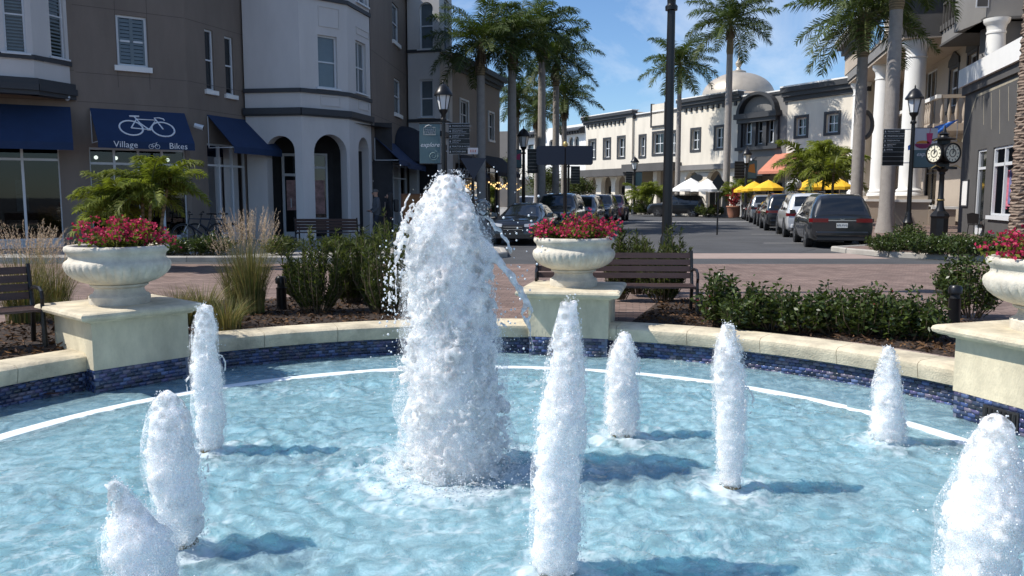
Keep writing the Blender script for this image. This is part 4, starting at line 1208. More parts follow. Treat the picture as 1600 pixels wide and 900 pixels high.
# right run of the curve
r2 = S2.rect(326, 386, 236, 350); r2 = (r2[0], r2[1], GZ + 0.02, S2.uz(355, 226)[1])
n1 = S2.rect(321, 334, 47, 141); n2 = S2.rect(352, 365, 58, 148)
mb = MB(); S2.build(mb, 0, S2.L, 0, HB, [r2, n1, n2])
add('wall', mb, K['tan'], LB, world=True)
sf = storefront(S2, LB, r2, 3, 0.78)
for (x, y) in ((371, 256), (345, 250)):
    u, z = S2.uz(x, y, -0.7); mb = MB(); mb.ball(S2.p(u, z, -0.7), 0.055, 10, 8); add('ceiling_spot', mb, K['spot'], sf, world=True)
q = S2.rect(334, 360, 288, 302, -0.8); mb = MB(); S2.box(mb, *q, -0.85, -0.8); add('display_board', mb, K['yellow'], sf, world=True)
for n_ in (n1, n2): S2.window(LB, n_, K['frame'], K['pane'], 1, 2, 0.06, 0.12, 0.14, K['white'])
joints(S2, LB, [S1.uz(215, 22)[1] + 0.05, S1.uz(215, 114)[1] - 0.12, S1.uz(215, 164)[1]])
S2.awning(LB, S2.uz(323, 188)[0], S2.L + 0.55, zt + 0.05, zb, PR, K['navy'])
# band above the shopfronts, cameras, wall hook
mb = MB()
# ---- first bay, upper left (projecting oriel)
OB = Wall(P2(-190, 21.6), P2(66, 23.7)); OS = Wall(P2(66, 23.7), P2(121, 24.95))
zb0 = OB.uz(30, 124)[1]; zband = OB.uz(30, 84)[1]
wA = OB.rect(4, 38, -40, 82); wB = OS.rect(77, 99, -40, 90)
mb = MB(); OB.build(mb, 0, OB.L, zb0, HB + 0.4, [wA]); OS.build(mb, 0, OS.L, zb0, HB + 0.4, [wB])
mb.poly([OB.p(0, zb0), OB.p(OB.L, zb0), OS.p(OS.L, zb0), S0.p(0, zb0, -0.1)])
mb.poly([OB.p(0, HB + .4), OB.p(OB.L, HB + .4), OS.p(OS.L, HB + .4), S0.p(0, HB + .4, -0.1)])
bay = add('bay', mb, K['bay'], LB, world=True)
for (w, q) in ((OB, wA), (OS, wB)):
    win = w.window(bay, q, K['frame'], K['pane'], 1, 2, 0.05, 0.12, 0.05)
    a, b, c, d = q
    for k in range(22):
        z = c + 0.1 + (d - c - 0.15) * k / 22
        if abs(z - (c + d) / 2) < 0.06: continue
        sb = MB(); w.box(sb, a + 0.07, b - 0.07, z, z + 0.045, -0.100, -0.085)
        add('slat', sb, K['shutter'], win, world=True) if k < 22 else None
for w in (OB, OS):
    mb = MB(); w.box(mb, 0, w.L + 0.03, zband - 0.13, zband, -0.1, 0.06); add('band', mb, K['trim'], bay, world=True)
    mb = MB()
    for (zz0, zz1, oo) in ((-0.10, 0.06, 0.10), (-0.28, -0.10, 0.16), (-0.40, -0.28, 0.10)): w.box(mb, 0, w.L + 0.08, zb0 + zz0, zb0 + zz1, -0.3, oo)
    add('base_moulding', mb, K['trim'], bay, world=True)
    mb = MB(); zc = (zband + zb0) / 2
    for (u0, u1) in ((w.L * 0.70, w.L * 0.92),) if w is OB else ((w.L * 0.25, w.L * 0.72),):
        for (za, zbb) in ((zc - 0.32, zc - 0.29), (zc + 0.20, zc + 0.23)): w.box(mb, u0, u1, za, zbb, 0, 0.03)
    add('panel_moulding', mb, K['bay'], bay, world=True)
# ---- second bay: full-height white bay with arcade
B0 = P2(388, 29.5); B1 = P2(474, 29.2); B2 = P2(548, 30.5); B3 = P2(582, 32.6)
BA, BB, BC = Wall(B0, B1), Wall(B1, B2), Wall(B2, B3)
za1 = BA.uz(430, 139)[1]; za2 = BA.uz(430, 171)[1]
oA = BA.rect(418, 462, 212, 365); oB = BB.rect(492, 543, 210, 362); oC = BC.rect(561, 577, 215, 356)
def archop(o): return (o[0], o[1], GZ + 0.0, o[3], min((o[1] - o[0]) / 2, 0.75))
wB1 = BB.rect(497, 527, 56, 138); wC1 = BC.rect(556, 572, 66, 146)
wB2 = BB.rect(497, 527, -140, -22); wC2 = BC.rect(556, 572, -120, 6)
mb = MB()
BA.build(mb, 0, BA.L, 0, HB + 0.8, [archop(oA)], 0.45); BB.build(mb, 0, BB.L, 0, HB + 0.8, [archop(oB), wB1, wB2], 0.45); BC.build(mb, 0, BC.L, 0, HB + 0.8, [archop(oC), wC1, wC2], 0.45)
bay = add('bay', mb, K['bay'], LB, world=True)
for (w, q, nu) in ((BB, wB1, 1), (BB, wB2, 1), (BC, wC1, 2), (BC, wC2, 2)):
    w.window(bay, q, K['frame'], K['pane2'], nu, 2, 0.06, 0.16, 0.06)
for w in (BA, BB, BC):
    mb = MB(); w.box(mb, -0.02, w.L + 0.02, za1 - 0.12, za1 + 0.02, -0.1, 0.07); add('band', mb, K['trim'], bay, world=True)
    mb = MB(); w.box(mb, -0.04, w.L + 0.04, za2 - 0.17, za2 + 0.05, -0.1, 0.13); w.box(mb, -0.02, w.L + 0.02, za2 - 0.22, za2 - 0.17, -0.1, 0.08); add('band', mb, K['trim'], bay, world=True)
    mb = MB(); zc = BB.uz(510, 2)[1]; w.box(mb, -0.02, w.L + 0.02, zc + 0.0, zc + 0.14, -0.1, 0.07)
    if w is not BA: add('band', mb, K['trim'], bay, world=True)
for (w, q) in ((BB, (497, 530, 11, 43)), (BC, (556, 576, 46, 57)), (BB, (501, 532, 150, 166)), (BC, (560, 576, 158, 172))):
    a, b, c, d = w.rect(*q); mb = MB()
    for bx_ in ((a, b, c, c + 0.035), (a, b, d - 0.035, d), (a, a + 0.035, c + 0.035, d - 0.035), (b - 0.035, b, c + 0.035, d - 0.035)): w.box(mb, *bx_, 0, 0.025)
    add('panel_moulding', mb, K['bay'], bay, world=True)
# recessed shopfront behind the arcade
RB = Wall((B0[0] + 0.05, B0[1] + 2.0), (B2[0] + 0.6, B2[1] + 2.6))
mb = MB()
RB.build(mb, -0.4, RB.L + 0.6, 0, 4.6, [])
mb.poly([RB.p(-0.4, 4.4), RB.p(RB.L + 0.6, 4.4), BB.p(BB.L, 4.4, -0.1), BB.p(0, 4.4, -0.1), BA.p(0, 4.4, -0.1)])
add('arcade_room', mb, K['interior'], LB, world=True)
dr = RB.rect(441, 470, 240, 364); mb = MB()
for bx_ in ((dr[0], dr[0] + 0.10, GZ, dr[3]), (dr[1] - 0.1, dr[1], GZ, dr[3]), (dr[0] + 0.1, dr[1] - 0.1, dr[3] - 0.1, dr[3]), (dr[0] + 0.1, dr[1] - 0.1, 2.45, 2.55), (dr[0] + 0.1, dr[1] - 0.1, GZ, GZ + 0.2)): RB.box(mb, *bx_, 0.02, 0.10)
door = add('door', mb, K['frame'], LB, world=True)
mb = MB(); RB.box(mb, dr[0] + 0.1, dr[1] - 0.1, GZ + 0.2, dr[3] - 0.1, 0.03, 0.05); add('pane', mb, K['pane'], door, world=True)
mb = MB(); RB.box(mb, dr[0] + 0.16, dr[1] - 0.2, 1.15, 2.3, 0.055, 0.062); add('poster', mb, K['posterp'], door, world=True)
mb = MB(); RB.box(mb, dr[0] + 0.3, dr[1] - 0.36, 1.25, 1.6, 0.066, 0.07); add('notice', mb, K['frame'], door, world=True)
dr = RB.rect(484, 512, 240, 362); mb = MB()
for bx_ in ((dr[0], dr[0] + 0.08, GZ, dr[3]), (dr[1] - 0.08, dr[1], GZ, dr[3]), (dr[0] + 0.08, dr[1] - 0.08, dr[3] - 0.08, dr[3]), (dr[0] + 0.08, dr[1] - 0.08, 2.75, 2.83), (dr[0] + 0.08, dr[1] - 0.08, 0.75, 0.85)): RB.box(mb, *bx_, 0.02, 0.10)
win = add('window', mb, K['frame'], LB, world=True)
mb = MB(); RB.box(mb, dr[0] + 0.08, dr[1] - 0.08, GZ, dr[3] - 0.08, 0.03, 0.05); add('pane', mb, K['pane'], win, world=True)
mb = MB(); RB.box(mb, dr[0] + 0.12, dr[1] - 0.12, 1.0, 2.3, 0.055, 0.062); add('poster', mb, K['posterp'], win, world=True)
# ---- wall between the bays, third bay, with the end wall
E0 = (B3[0] + 0.02, B3[1]); E1 = P2(641, 40.2)
SE = Wall(E0, E1)
wu = SE.rect(613, 623, 8, 66); wl = SE.rect(616, 626, 124, 178)
sa = SE.rect(583, 592, 250, 352); sb_ = SE.rect(607, 638, 258, 350)
sa = (sa[0], sa[1], GZ + 0.02, sa[3]); sb_ = (sb_[0], sb_[1], GZ + 0.02, sb_[3])
mb = MB(); SE.build(mb, 0, SE.L, 0, HB, [wu, wl, sa, sb_]); add('wall', mb, K['tan'], LB, world=True)
for q in (wu, wl): SE.window(LB, q, K['frame'], K['pane2'], 1, 2, 0.07, 0.12, 0.16, K['white'])
storefront(SE, LB, sa, 1, 0.72); sf = storefront(SE, LB, sb_, 3, 0.80)
for (x0, x1, y0, y1) in ((617, 626, 281, 291), (618, 627, 294, 303), (627, 634, 304, 330)):
    q = SE.rect(x0, x1, y0, y1, -0.15); mb = MB(); SE.box(mb, *q, -0.20, -0.19); add('poster', mb, K['poster'], sf, world=True)
joints(SE, LB, [SE.uz(610, 100)[1], SE.uz(610, 190)[1]])
SE.awning(LB, SE.uz(584, 215)[0], SE.uz(604, 215)[0], SE.uz(592, 216)[1], SE.uz(600, 248, 1.0)[1] + 0.1, 1.0, K['navy'])
SE.awning(LB, SE.uz(600, 215)[0], SE.uz(632, 215)[0], SE.uz(600, 216)[1] - 0.1, SE.uz(625, 252, 1.0)[1], 1.0, K['navy'])
T0 = P2(640, 39.6); T1 = P2(689, 39.2); T2 = P2(708, 41.5)
TA, TB = Wall(T0, T1), Wall(T1, T2)
tA1 = TA.rect(656, 677, 124, 183); tA2 = TA.rect(655, 677, 3, 77); tB1 = TB.rect(694, 702, 132, 187); tB2 = TB.rect(694, 702, 0, 80)
tA2 = (*tA2, (tA2[1] - tA2[0]) / 2)
og = TA.rect(652, 684, 232, 350); og = (og[0], og[1], GZ + 0.02, og[3])
mb = MB(); TA.build(mb, 0, TA.L, 0, HB + 0.8, [tA1, tA2, og], 0.3); TB.build(mb, 0, TB.L, 0, HB + 0.8, [tB1, tB2], 0.3)
mb.poly([TA.p(0, 0), TA.p(0, HB + .8), TA.p(0, HB + .8, -2.5), TA.p(0, 0, -2.5)])
mb.poly([TB.p(TB.L, 0), TB.p(TB.L, HB + .8), TB.p(TB.L, HB + .8, -3), TB.p(TB.L, 0, -3)])
bay = add('bay', mb, K['bay'], LB, world=True)
for (w, q) in ((TA, tA1), (TA, tA2), (TB, tB1), (TB, tB2)): w.window(bay, q, K['frame'], K['pane2'], 1, 2, 0.07, 0.16, 0.05)
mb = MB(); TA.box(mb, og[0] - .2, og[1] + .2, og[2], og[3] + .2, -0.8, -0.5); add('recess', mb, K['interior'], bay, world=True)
for w in (TA, TB):
    for (yy, hh, oo) in ((77, 0.14, 0.07), (186, 0.14, 0.07), (205, 0.24, 0.12)):
        z = TA.uz(664, yy)[1]; mb = MB(); w.box(mb, -0.02, w.L + 0.02, z - hh, z, -0.1, oo); add('band', mb, K['trim'], bay, world=True)
# domed awning beside the third bay
mb = MB()
c0 = SE.uz(611, 230)[0] + 0.6; c1 = SE.L + 0.9; zt_ = SE.uz(630, 197)[1]; zb_ = SE.uz(640, 250, 0.9)[1]
N_ = 12; M_ = 8; vs = []
for i in range(N_ + 1):
    th = math.pi * i / N_
    for k in range(M_ + 1):
        ph_ = math.pi / 2 * k / M_
        u = (c0 + c1) / 2 - (c1 - c0) / 2 * math.cos(th)
        hgt = (zt_ - zb_) * math.sin(th) ** 0.6
        vs.append(SE.p(u, zb_ + hgt * math.cos(ph_) ** 0.8, 0.02 + 1.25 * math.sin(ph_) * math.sin(th) ** 0.5))
fs = [(i * (M_ + 1) + k, i * (M_ + 1) + k + 1, (i + 1) * (M_ + 1) + k + 1, (i + 1) * (M_ + 1) + k) for i in range(N_) for k in range(M_)]
mb.add(vs, fs); o = add('awning', mb, K['navy2'], LB, True, True)
# roof so no light leaks, and back
mb = MB(); ring = [S0.p(0, 0), S0.p(S0.L, 0), S1.p(S1.L, 0), S2.p(S2.L, 0), BA.p(0, 0, -0.3), SE.p(0, 0, -0.1), SE.p(SE.L, 0, -0.2), TB.p(TB.L, 0, -0.2), Vector((-12, 52, 0)), Vector((-36, 46, 0)), Vector((-32, 20, 0))]
mb.poly([p + Z * (HB - 0.15) for p in ring])
for i in range(7, len(ring)):
    a_, b_ = ring[i], ring[(i + 1) % len(ring)]
    mb.poly([a_, b_, b_ + Z * HB, a_ + Z * HB])
mb.poly([BA.p(0, 0), BA.p(0, HB + .8), S2.p(S2.L, HB + .8), S2.p(S2.L, 0)])
mb.poly([BC.p(BC.L, 0), BC.p(BC.L, HB + .8), BC.p(BC.L, HB + .8, -2), BC.p(BC.L, 0, -2)])
add('roof', mb, K['tan'], LB, world=True)
for w in (S0, S1, S2, SE):
    mb = MB(); w.box(mb, 0, w.L, HB - 0.3, HB + 0.2, -0.2, 0.25); add('cornice', mb, K['trim'], LB, world=True)
# security cameras (fixed to the wall, each a thing)
def seccam(px, py, w, label, dome):
    u, z = w.uz(px, py, 0.15)
    t = thing('security_camera', label, 'camera', w.p(u, z, 0.0))
    OFF[t] = Vector((0, 0, 0)); mb = MB()
    n, uu = w.n, w.u
    if dome:
        mb.lathe([(0.03, 0.06), (0.07, 0.05), (0.085, 0.0), (0.085, -0.03)], (n.x * 0.15, n.y * 0.15, 0), 14); add('housing', mb, K['frame'], t, True)
        mb = MB(); mb.ball((n.x * 0.15, n.y * 0.15, -0.04), 0.07, 12, 8); add('dome', mb, K['lens'], t, True)
        mb = MB(); mb.tube([(0, 0, 0.06), (n.x * 0.15, n.y * 0.15, 0.06)], 0.02, 6); add('bracket', mb, K['frame'], t)
    else:
        d = (uu * 0.9 + n * 0.4 - Z * 0.3).normalized()
        mb.tube([n * 0.2 - d * 0.14, n * 0.2 + d * 0.14], [0.075, 0.085], 8); add('housing', mb, K['frame'], t)
        mb = MB(); mb.tube([n * 0.2 + d * 0.14, n * 0.2 + d * 0.15], 0.07, 10); add('lens', mb, K['plastic'], t)
        mb = MB(); mb.tube([(0, 0, 0), n * 0.2], 0.025, 6); add('bracket', mb, K['frame'], t)
seccam(105, 152, S0, 'small white dome camera under the white bay moulding', True)
seccam(310, 198, S1, 'white box camera between the bike shop awning and the next', False)

# ---- beige building farther down the left side
N0 = P2(708, 42.0); N1 = P2(781, 50.5)
NB = thing('beige_building', 'beige two-storey building with dark cornice behind the left street palms', 'building', (*N0, 0))
NW = Wall(N0, N1)
zt_ = NW.uz(708, 100)[1]
na = NW.rect(719, 731, 158, 200); nb = NW.rect(763, 771, 177, 219); ng = NW.rect(712, 779, 258, 345); ng = (ng[0], ng[1], GZ + 0.02, ng[3])
mb = MB(); NW.build(mb, 0, NW.L, 0, zt_, [na, nb, ng])
mb.poly([NW.p(NW.L, 0), NW.p(NW.L, zt_), NW.p(NW.L, zt_, -12), NW.p(NW.L, 0, -12)])
mb.poly([NW.p(0, 0), NW.p(0, zt_), NW.p(0, zt_, -12), NW.p(0, 0, -12)]); mb.poly([NW.p(0, zt_ - .1), NW.p(NW.L, zt_ - .1), NW.p(NW.L, zt_ - .1, -12), NW.p(0, zt_ - .1, -12)])
add('wall', mb, K['tan2'], NB, world=True)
mb = MB()
for (a_, b_, o_) in ((-0.25, -0.05, 0.10), (-0.05, 0.2, 0.22), (0.2, 0.5, 0.38)): NW.box(mb, -0.2, NW.L + o_, zt_ + a_, zt_ + b_, -0.3, o_)
add('cornice', mb, K['trim'], NB, world=True)
for q in (na, nb): NW.window(NB, q, K['frame'], K['pane'], 2, 2, 0.07, 0.12, 0.12, K['white'], 0.10, K['frame'])
storefront(NW, NB, ng, 5, 0.75, K['trim'])
a1_ = NW.awning(NB, NW.uz(716, 240)[0], NW.uz(742, 240)[0], NW.uz(730, 243)[1], NW.uz(733, 282, 0.9)[1] + .2, 0.9, K['navy2'])
text('LOCO', 'lettering', K['letdim'], a1_, NW.p(NW.uz(722, 270, 0.9)[0], NW.uz(724, 271, 0.92)[1], 0.95), NW.u, Z, 0.62)
a2_ = NW.awning(NB, NW.uz(746, 240)[0], NW.L + 0.4, NW.uz(760, 243)[1], NW.uz(783, 272, 1.2)[1] + .1, 1.2, K['navy2'])
sl_ = thing('string_lights', 'two sagging rows of warm lit bulbs under the dark awning', 'string lights', NW.p(NW.L * 0.6, 3.0, 1.0))
for row in range(2):
    pts = []
    for k in range(15):
        u = NW.uz(764, 284, 1.0)[0] + k * 0.42
        pts.append(NW.p(u, NW.uz(775, 284, 1.0)[1] - 0.22 * row - 0.14 * math.sin(math.pi * ((k % 5) / 4.0)), 1.0 + 0.3 * row))
    mb = MB(); mb.tube(pts, 0.008, 5); wire = add('cable', mb, K['black'], sl_, world=True)
    for p in pts:
        mb = MB(); mb.ball(p - Z * 0.05, 0.045, 8, 6); add('bulb', mb, K['bulb'], wire, world=True)

# ---- far white building that closes the street, in five fronts along one line
FA = Vector((26.6, 62.2, 0)); FB = Vector((8.6, 95.6, 0))
FW = Wall(FA[:2], FB[:2])
def fpx(px, py=250): return FW.uz(px, py)[0]
def front(name, label, px0, px1, topy, m, wins, cor=None, arches=(), pilaster=0.0, wm=None, extra_ops=()):
    u0, u1 = fpx(px1), fpx(px0)
    if u0 > u1: u0, u1 = u1, u0
    zt = FW.uz((px0 + px1) / 2, topy)[1]
    t = thing(name, label, 'building', FW.p((u0 + u1) / 2, 0, 0))
    ops = [FW.rect(*q) for q in wins]
    ar = []
    for q in arches:
        r_ = FW.rect(*q); ar.append((r_[0], r_[1], 0.14, r_[3], (r_[1] - r_[0]) / 2))
    eo = []
    for q in extra_ops:
        r_ = FW.rect(*q); eo.append((r_[0], r_[1], 0.14, r_[3]))
    mb = MB(); FW.build(mb, u0, u1, 0, zt, ops + ar + eo, 0.5)
    mb.poly([FW.p(u0, 0), FW.p(u0, zt), FW.p(u0, zt, -14), FW.p(u0, 0, -14)]); mb.poly([FW.p(u1, 0), FW.p(u1, zt), FW.p(u1, zt, -14), FW.p(u1, 0, -14)])
    mb.poly([FW.p(u0, zt - .3), FW.p(u1, zt - .3), FW.p(u1, zt - .3, -14), FW.p(u0, zt - .3, -14)])
    add('wall', mb, m, t, world=True)
    for q in ops: FW.window(t, q, K['frame'], K['pane'], 2, 2, 0.10, 0.28, 0.0, None, 0.22, K['trim'])
    if arches or extra_ops:
        mb = MB(); FW.build(mb, u0, u1, 0, 4.4, [], 0.1)
        mb2 = MB(); FW.box(mb2, u0 + .05, u1 - .05, 0.1, 4.5, -3.2, -2.9); add('arcade_back', mb2, K['beige'], t, world=True)
        mb2 = MB(); FW.box(mb2, u0 + .05, u1 - .05, 4.5, 4.6, -3.2, -0.5); add('arcade_ceiling', mb2, K['beige'], t, world=True)
        for q in ar + eo:
            mb2 = MB(); FW.box(mb2, q[0] + 0.3, q[1] - 0.1, 0.14, 2.9, -2.88, -2.80); d_ = add('door', mb2, K['trim'], t, world=True)
            mb2 = MB(); FW.box(mb2, q[0] + 0.42, q[1] - 0.22, 0.4, 2.75, -2.795, -2.78); add('pane', mb2, K['pane'], d_, world=True)
    if cor == 'dentil':
        mb = MB()
        for (a_, b_, o_) in ((-0.75, -0.5, 0.2), (-0.5, -0.2, 0.38), (-0.2, 0.1, 0.55)): FW.box(mb, u0 - 0.3, u1 + 0.3, zt + a_, zt + b_, -0.2, o_)
        c_ = add('cornice', mb, K['trim'], t, world=True)
        for k in range(int((u1 - u0) / 0.75)):
            mb = MB(); FW.box(mb, u0 + 0.3 + k * 0.75, u0 + 0.58 + k * 0.75, zt - 1.1, zt - 0.76, -0.05, 0.16); add('dentil', mb, K['trim'], c_, world=True)
        mb = MB(); FW.box(mb, u0 - 0.3, u1 + 0.3, zt + 0.1, zt + 0.2, -0.4, 0.57); add('coping', mb, K['white'], t, world=True)
    elif cor == 'plain':
        mb = MB()
        for (a_, b_, o_) in ((-1.0, -0.65, 0.2), (-0.65, -0.3, 0.42), (-0.3, 0.1, 0.6)): FW.box(mb, u0 - 0.1, u1 + 0.35, zt + a_, zt + b_, -0.2, o_)
        add('cornice', mb, K['trim'], t, world=True)
        mb = MB(); FW.box(mb, u0 - 0.1, u1 + 0.35, zt + 0.1, zt + 0.22, -0.4, 0.62); add('coping', mb, K['white'], t, world=True)
    else:
        mb = MB(); FW.box(mb, u0, u1, zt - 0.25, zt - 0.05, -0.2, 0.12); add('cornice', mb, K['trim'], t, world=True)
        mb = MB(); FW.box(mb, u0, u1, zt - 0.05, zt + 0.06, -0.4, 0.14); add('coping', mb, K['white'], t, world=True)
    return t, u0, u1, zt
t, u0, u1, zt = front('white_shop_building', 'far cream building with three small upper windows over three pale arches', 915, 990, 180, K['cream'], [(921, 930, 220, 247), (944, 953, 218, 246), (966, 976, 215, 245)], 'dentil', [(919, 931, 276, 324), (939, 955, 275, 324), (961, 978, 274, 324)])
mb = MB(); FW.box(mb, u0 - .2, u1 + .2, FW.uz(950, 276)[1], FW.uz(950, 265)[1], 0.0, 1.3); add('canopy', mb, K['dgrey'], t, world=True)
mb = MB(); FW.box(mb, u0 - 0.0, u0 + 1.1, 0, zt, 0.003, 0.25); add('pilaster', mb, K['cream'], t, world=True)
t, u0, u1, zt = front('white_shop_building', 'far cream building with a raised parapet panel, behind the tall black lamp post', 990, 1064, 174, K['cream'], [(1000, 1008, 213, 244), (1021, 1037, 208, 240), (1045, 1056, 207, 240)], None, (), extra_ops=[(994, 1020, 262, 324), (1026, 1060, 262, 324)])
mb = MB(); q = FW.rect(1020, 1040, 167, 196); FW.box(mb, q[0], q[1], q[2], q[3] + .3, -0.3, 0.12); o = add('parapet_panel', mb, K['cream'], t, world=True)
mb = MB(); FW.box(mb, q[0] - .15, q[0], q[2] - .15, q[3] + .4, -0.3, 0.2); FW.box(mb, q[1], q[1] + .15, q[2] - .15, q[3] + .4, -0.3, 0.2); FW.box(mb, q[0], q[1], q[2] - .15, q[2], -0.3, 0.2); add('panel_frame', mb, K['trim'], o, world=True)
mb = MB(); FW.box(mb, u0 - .1, u1 + .1, FW.uz(1020, 268)[1], FW.uz(1020, 256)[1], 0.0, 1.5); add('canopy', mb, K['dgrey'], t, world=True)
t, u0, u1, zt = front('white_shop_building', 'far cream building with dentilled cornice below the metal dome', 1064, 1153, 152, K['cream'], [(1081, 1093, 203, 234), (1118, 1130, 199, 231)], 'dentil', [(1070, 1092, 268, 324), (1103, 1128, 266, 324)])
mb = MB(); FW.box(mb, u0 - .1, u1 + .1, FW.uz(1108, 265)[1], FW.uz(1108, 257)[1], 0.0, 0.5); add('canopy', mb, K['grey'], t, world=True)
bb = thing('blade_sign', 'dark oval blade sign hanging over the white umbrellas', 'sign', FW.p(fpx(1090), 3.6, 0.9))
mb = MB(); q = FW.rect(1079, 1098, 272, 284, 0.9); cu_, cz_ = (q[0] + q[1]) / 2, (q[2] + q[3]) / 2
mb.add([FW.p(cu_ + (q[1] - q[0]) / 2 * math.cos(k * math.pi / 8), cz_ + (q[3] - q[2]) / 2 * math.sin(k * math.pi / 8), o_) for o_ in (0.87, 0.93) for k in range(16)], [tuple(range(16)), tuple(range(31, 15, -1))] + [(k, (k + 1) % 16, 16 + (k + 1) % 16, 16 + k) for k in range(16)])
add('board', mb, K['black'], bb, world=True)
mb = MB(); mb.tube([FW.p(q[0] - .4, q[3] + .1, 0.02), FW.p(q[0] - .4, q[3] + .1, 0.9), FW.p(q[1], q[3] + .1, 0.9)], 0.03, 6); add('bracket', mb, K['black'], bb, world=True)
t, u0, u1, zt = front('grey_shop_building', 'grey shop front with arched pediment over three tall windows', 1153, 1228, 146, K['grey'], [(1164, 1178, 186, 226), (1182, 1195, 184, 225), (1199, 1212, 182, 223)], None, (), extra_ops=[(1160, 1222, 272, 324)])
mb = MB(); ql = FW.rect(1158, 1219, 160, 176); uc, ur = (ql[0] + ql[1]) / 2, (ql[1] - ql[0]) / 2; zc = ql[2]
FW.box(mb, ql[0] - .2, ql[1] + .2, zc - 0.45, zc, -0.1, 0.7); FW.box(mb, ql[0], ql[1], zc - 0.8, zc - 0.45, -0.1, 0.5)
pd = add('pediment', mb, K['trim'], t, world=True)
mb = MB(); arc = [(uc - ur * math.cos(k * math.pi / 16), zc + 1.75 * math.sin(k * math.pi / 16)) for k in range(17)]
for k in range(16):
    (ua_, za_), (ub_, zb_) = arc[k], arc[k + 1]
    f_ = lambda s, pt: (uc + (pt[0] - uc) * s, zc + (pt[1] - zc) * s)
    A_, B_ = f_(1, arc[k]), f_(1, arc[k + 1]); C_, D_ = f_(0.86, arc[k + 1]), f_(0.86, arc[k])
    mb.prism([FW.p(*A_, 0.0), FW.p(*B_, 0.0), FW.p(*C_, 0.0), FW.p(*D_, 0.0)], FW.n * 0.6)
add('arch_moulding', mb, K['trim'], pd, world=True)
for px in (1158, 1180.5, 1197, 1215):
    u = fpx(px, 205); mb = MB(); FW.box(mb, u - 0.22, u + 0.22, FW.uz(1188, 232)[1], zc - 0.8, -0.05, 0.22); add('mullion', mb, K['trim'], t, world=True)
mb = MB(); FW.box(mb, ql[0] - .2, ql[1] + .2, FW.uz(1188, 234)[1], FW.uz(1188, 229)[1], 0, 0.45); add('sill', mb, K['trim'], t, world=True)
aw = FW.awning(t, fpx(1226), fpx(1180), FW.uz(1200, 244)[1], FW.uz(1200, 276, 1.6)[1] + .3, 1.6, K['dawn'])
text('b', 'lettering', K['lettering'], aw, FW.p(fpx(1190, 262), FW.uz(1190, 257)[1] - .1, 1.0), -FW.u, Z, 1.6, 0.02)
t, u0, u1, zt = front('cream_corner_building', 'cream building with heavy dark cornice and salmon awnings', 1228, 1352, 131, K['cream'], [(1244, 1260, 184, 212), (1291, 1310, 178, 207)], 'plain', (), extra_ops=[(1240, 1330, 270, 322)])
for i, (x0, x1) in enumerate(((1212, 1256), (1286, 1322))):
    FW.awning(t, fpx(x1), fpx(x0), FW.uz((x0 + x1) / 2, 239)[1], FW.uz((x0 + x1) / 2, 272, 2.0)[1] + .3, 2.0, K['salmon'])
# the dome behind
dm = at(1153, 146, 84)
t = thing('dome', 'beige metal dome with finial behind the cream roofs', 'dome', (dm.x, dm.y, 0))
dr_ = 54 / FPX * 84
mb = MB(); mb.lathe([(dr_ * math.cos(k * math.pi / 24), dm.z - .3 + dr_ * 0.66 * math.sin(k * math.pi / 24)) for k in range(12)] + [(0.55, dm.z - .3 + dr_ * 0.665)], (dm.x, dm.y, 0), 40); add('shell', mb, K['dome'], t, True, True)
mb = MB(); mb.lathe([(dr_ + .35, 0), (dr_ + .35, dm.z - .4), (dr_ + .1, dm.z - .25)], (dm.x, dm.y, 0), 40); add('drum', mb, K['beige'], t, True, True)
z0 = dm.z - .3 + dr_ * 0.66
mb = MB(); mb.lathe([(0.75, z0 - .05), (0.75, z0 + .12), (0.3, z0 + .25), (0.16, z0 + .5), (0.3, z0 + .75), (0.34, z0 + .95), (0.2, z0 + 1.15), (0.08, z0 + 1.3), (0.04, z0 + 2.4), (0.001, z0 + 2.7)], (dm.x, dm.y, 0), 14); add('finial', mb, K['dome'], t, True, True)

# ---- low white buildings at the end of the street, far left
ML = Wall((8.0, 97.5), (-3.0, 118.0))
t = thing('mission_building', 'bright white low building with arched windows and tiled eaves behind the palm trunks', 'building', ML.p(5, 0, 0))
zt = ML.uz(890, 196)[1]
aw_ = [ML.rect(888, 896, 214, 228), ML.rect(897, 905, 213, 228)]
ops = [(*q, (q[1] - q[0]) / 2) for q in aw_] + [(*ML.rect(858, 866, 218, 236), 0.4)]
rw = ML.rect(824, 834, 226, 250); ops.append(rw)
ml0, ml1 = ML.uz(916, 260)[0], ML.uz(806, 260)[0]
mb = MB(); ML.build(mb, min(ml0, ml1), max(ml0, ml1), 0, zt, ops, 0.4)
ua_, ub_ = min(ml0, ml1), max(ml0, ml1)
for u in (ua_, ub_): mb.poly([ML.p(u, 0), ML.p(u, zt), ML.p(u, zt, -14), ML.p(u, 0, -14)])
mb.poly([ML.p(ua_, zt - .2), ML.p(ub_, zt - .2), ML.p(ub_, zt - .2, -14), ML.p(ua_, zt - .2, -14)])
add('wall', mb, K['white'], t, world=True)
for q in ops: ML.window(t, q, K['trim'], K['pane2'], 1, 1, 0.12, 0.3)
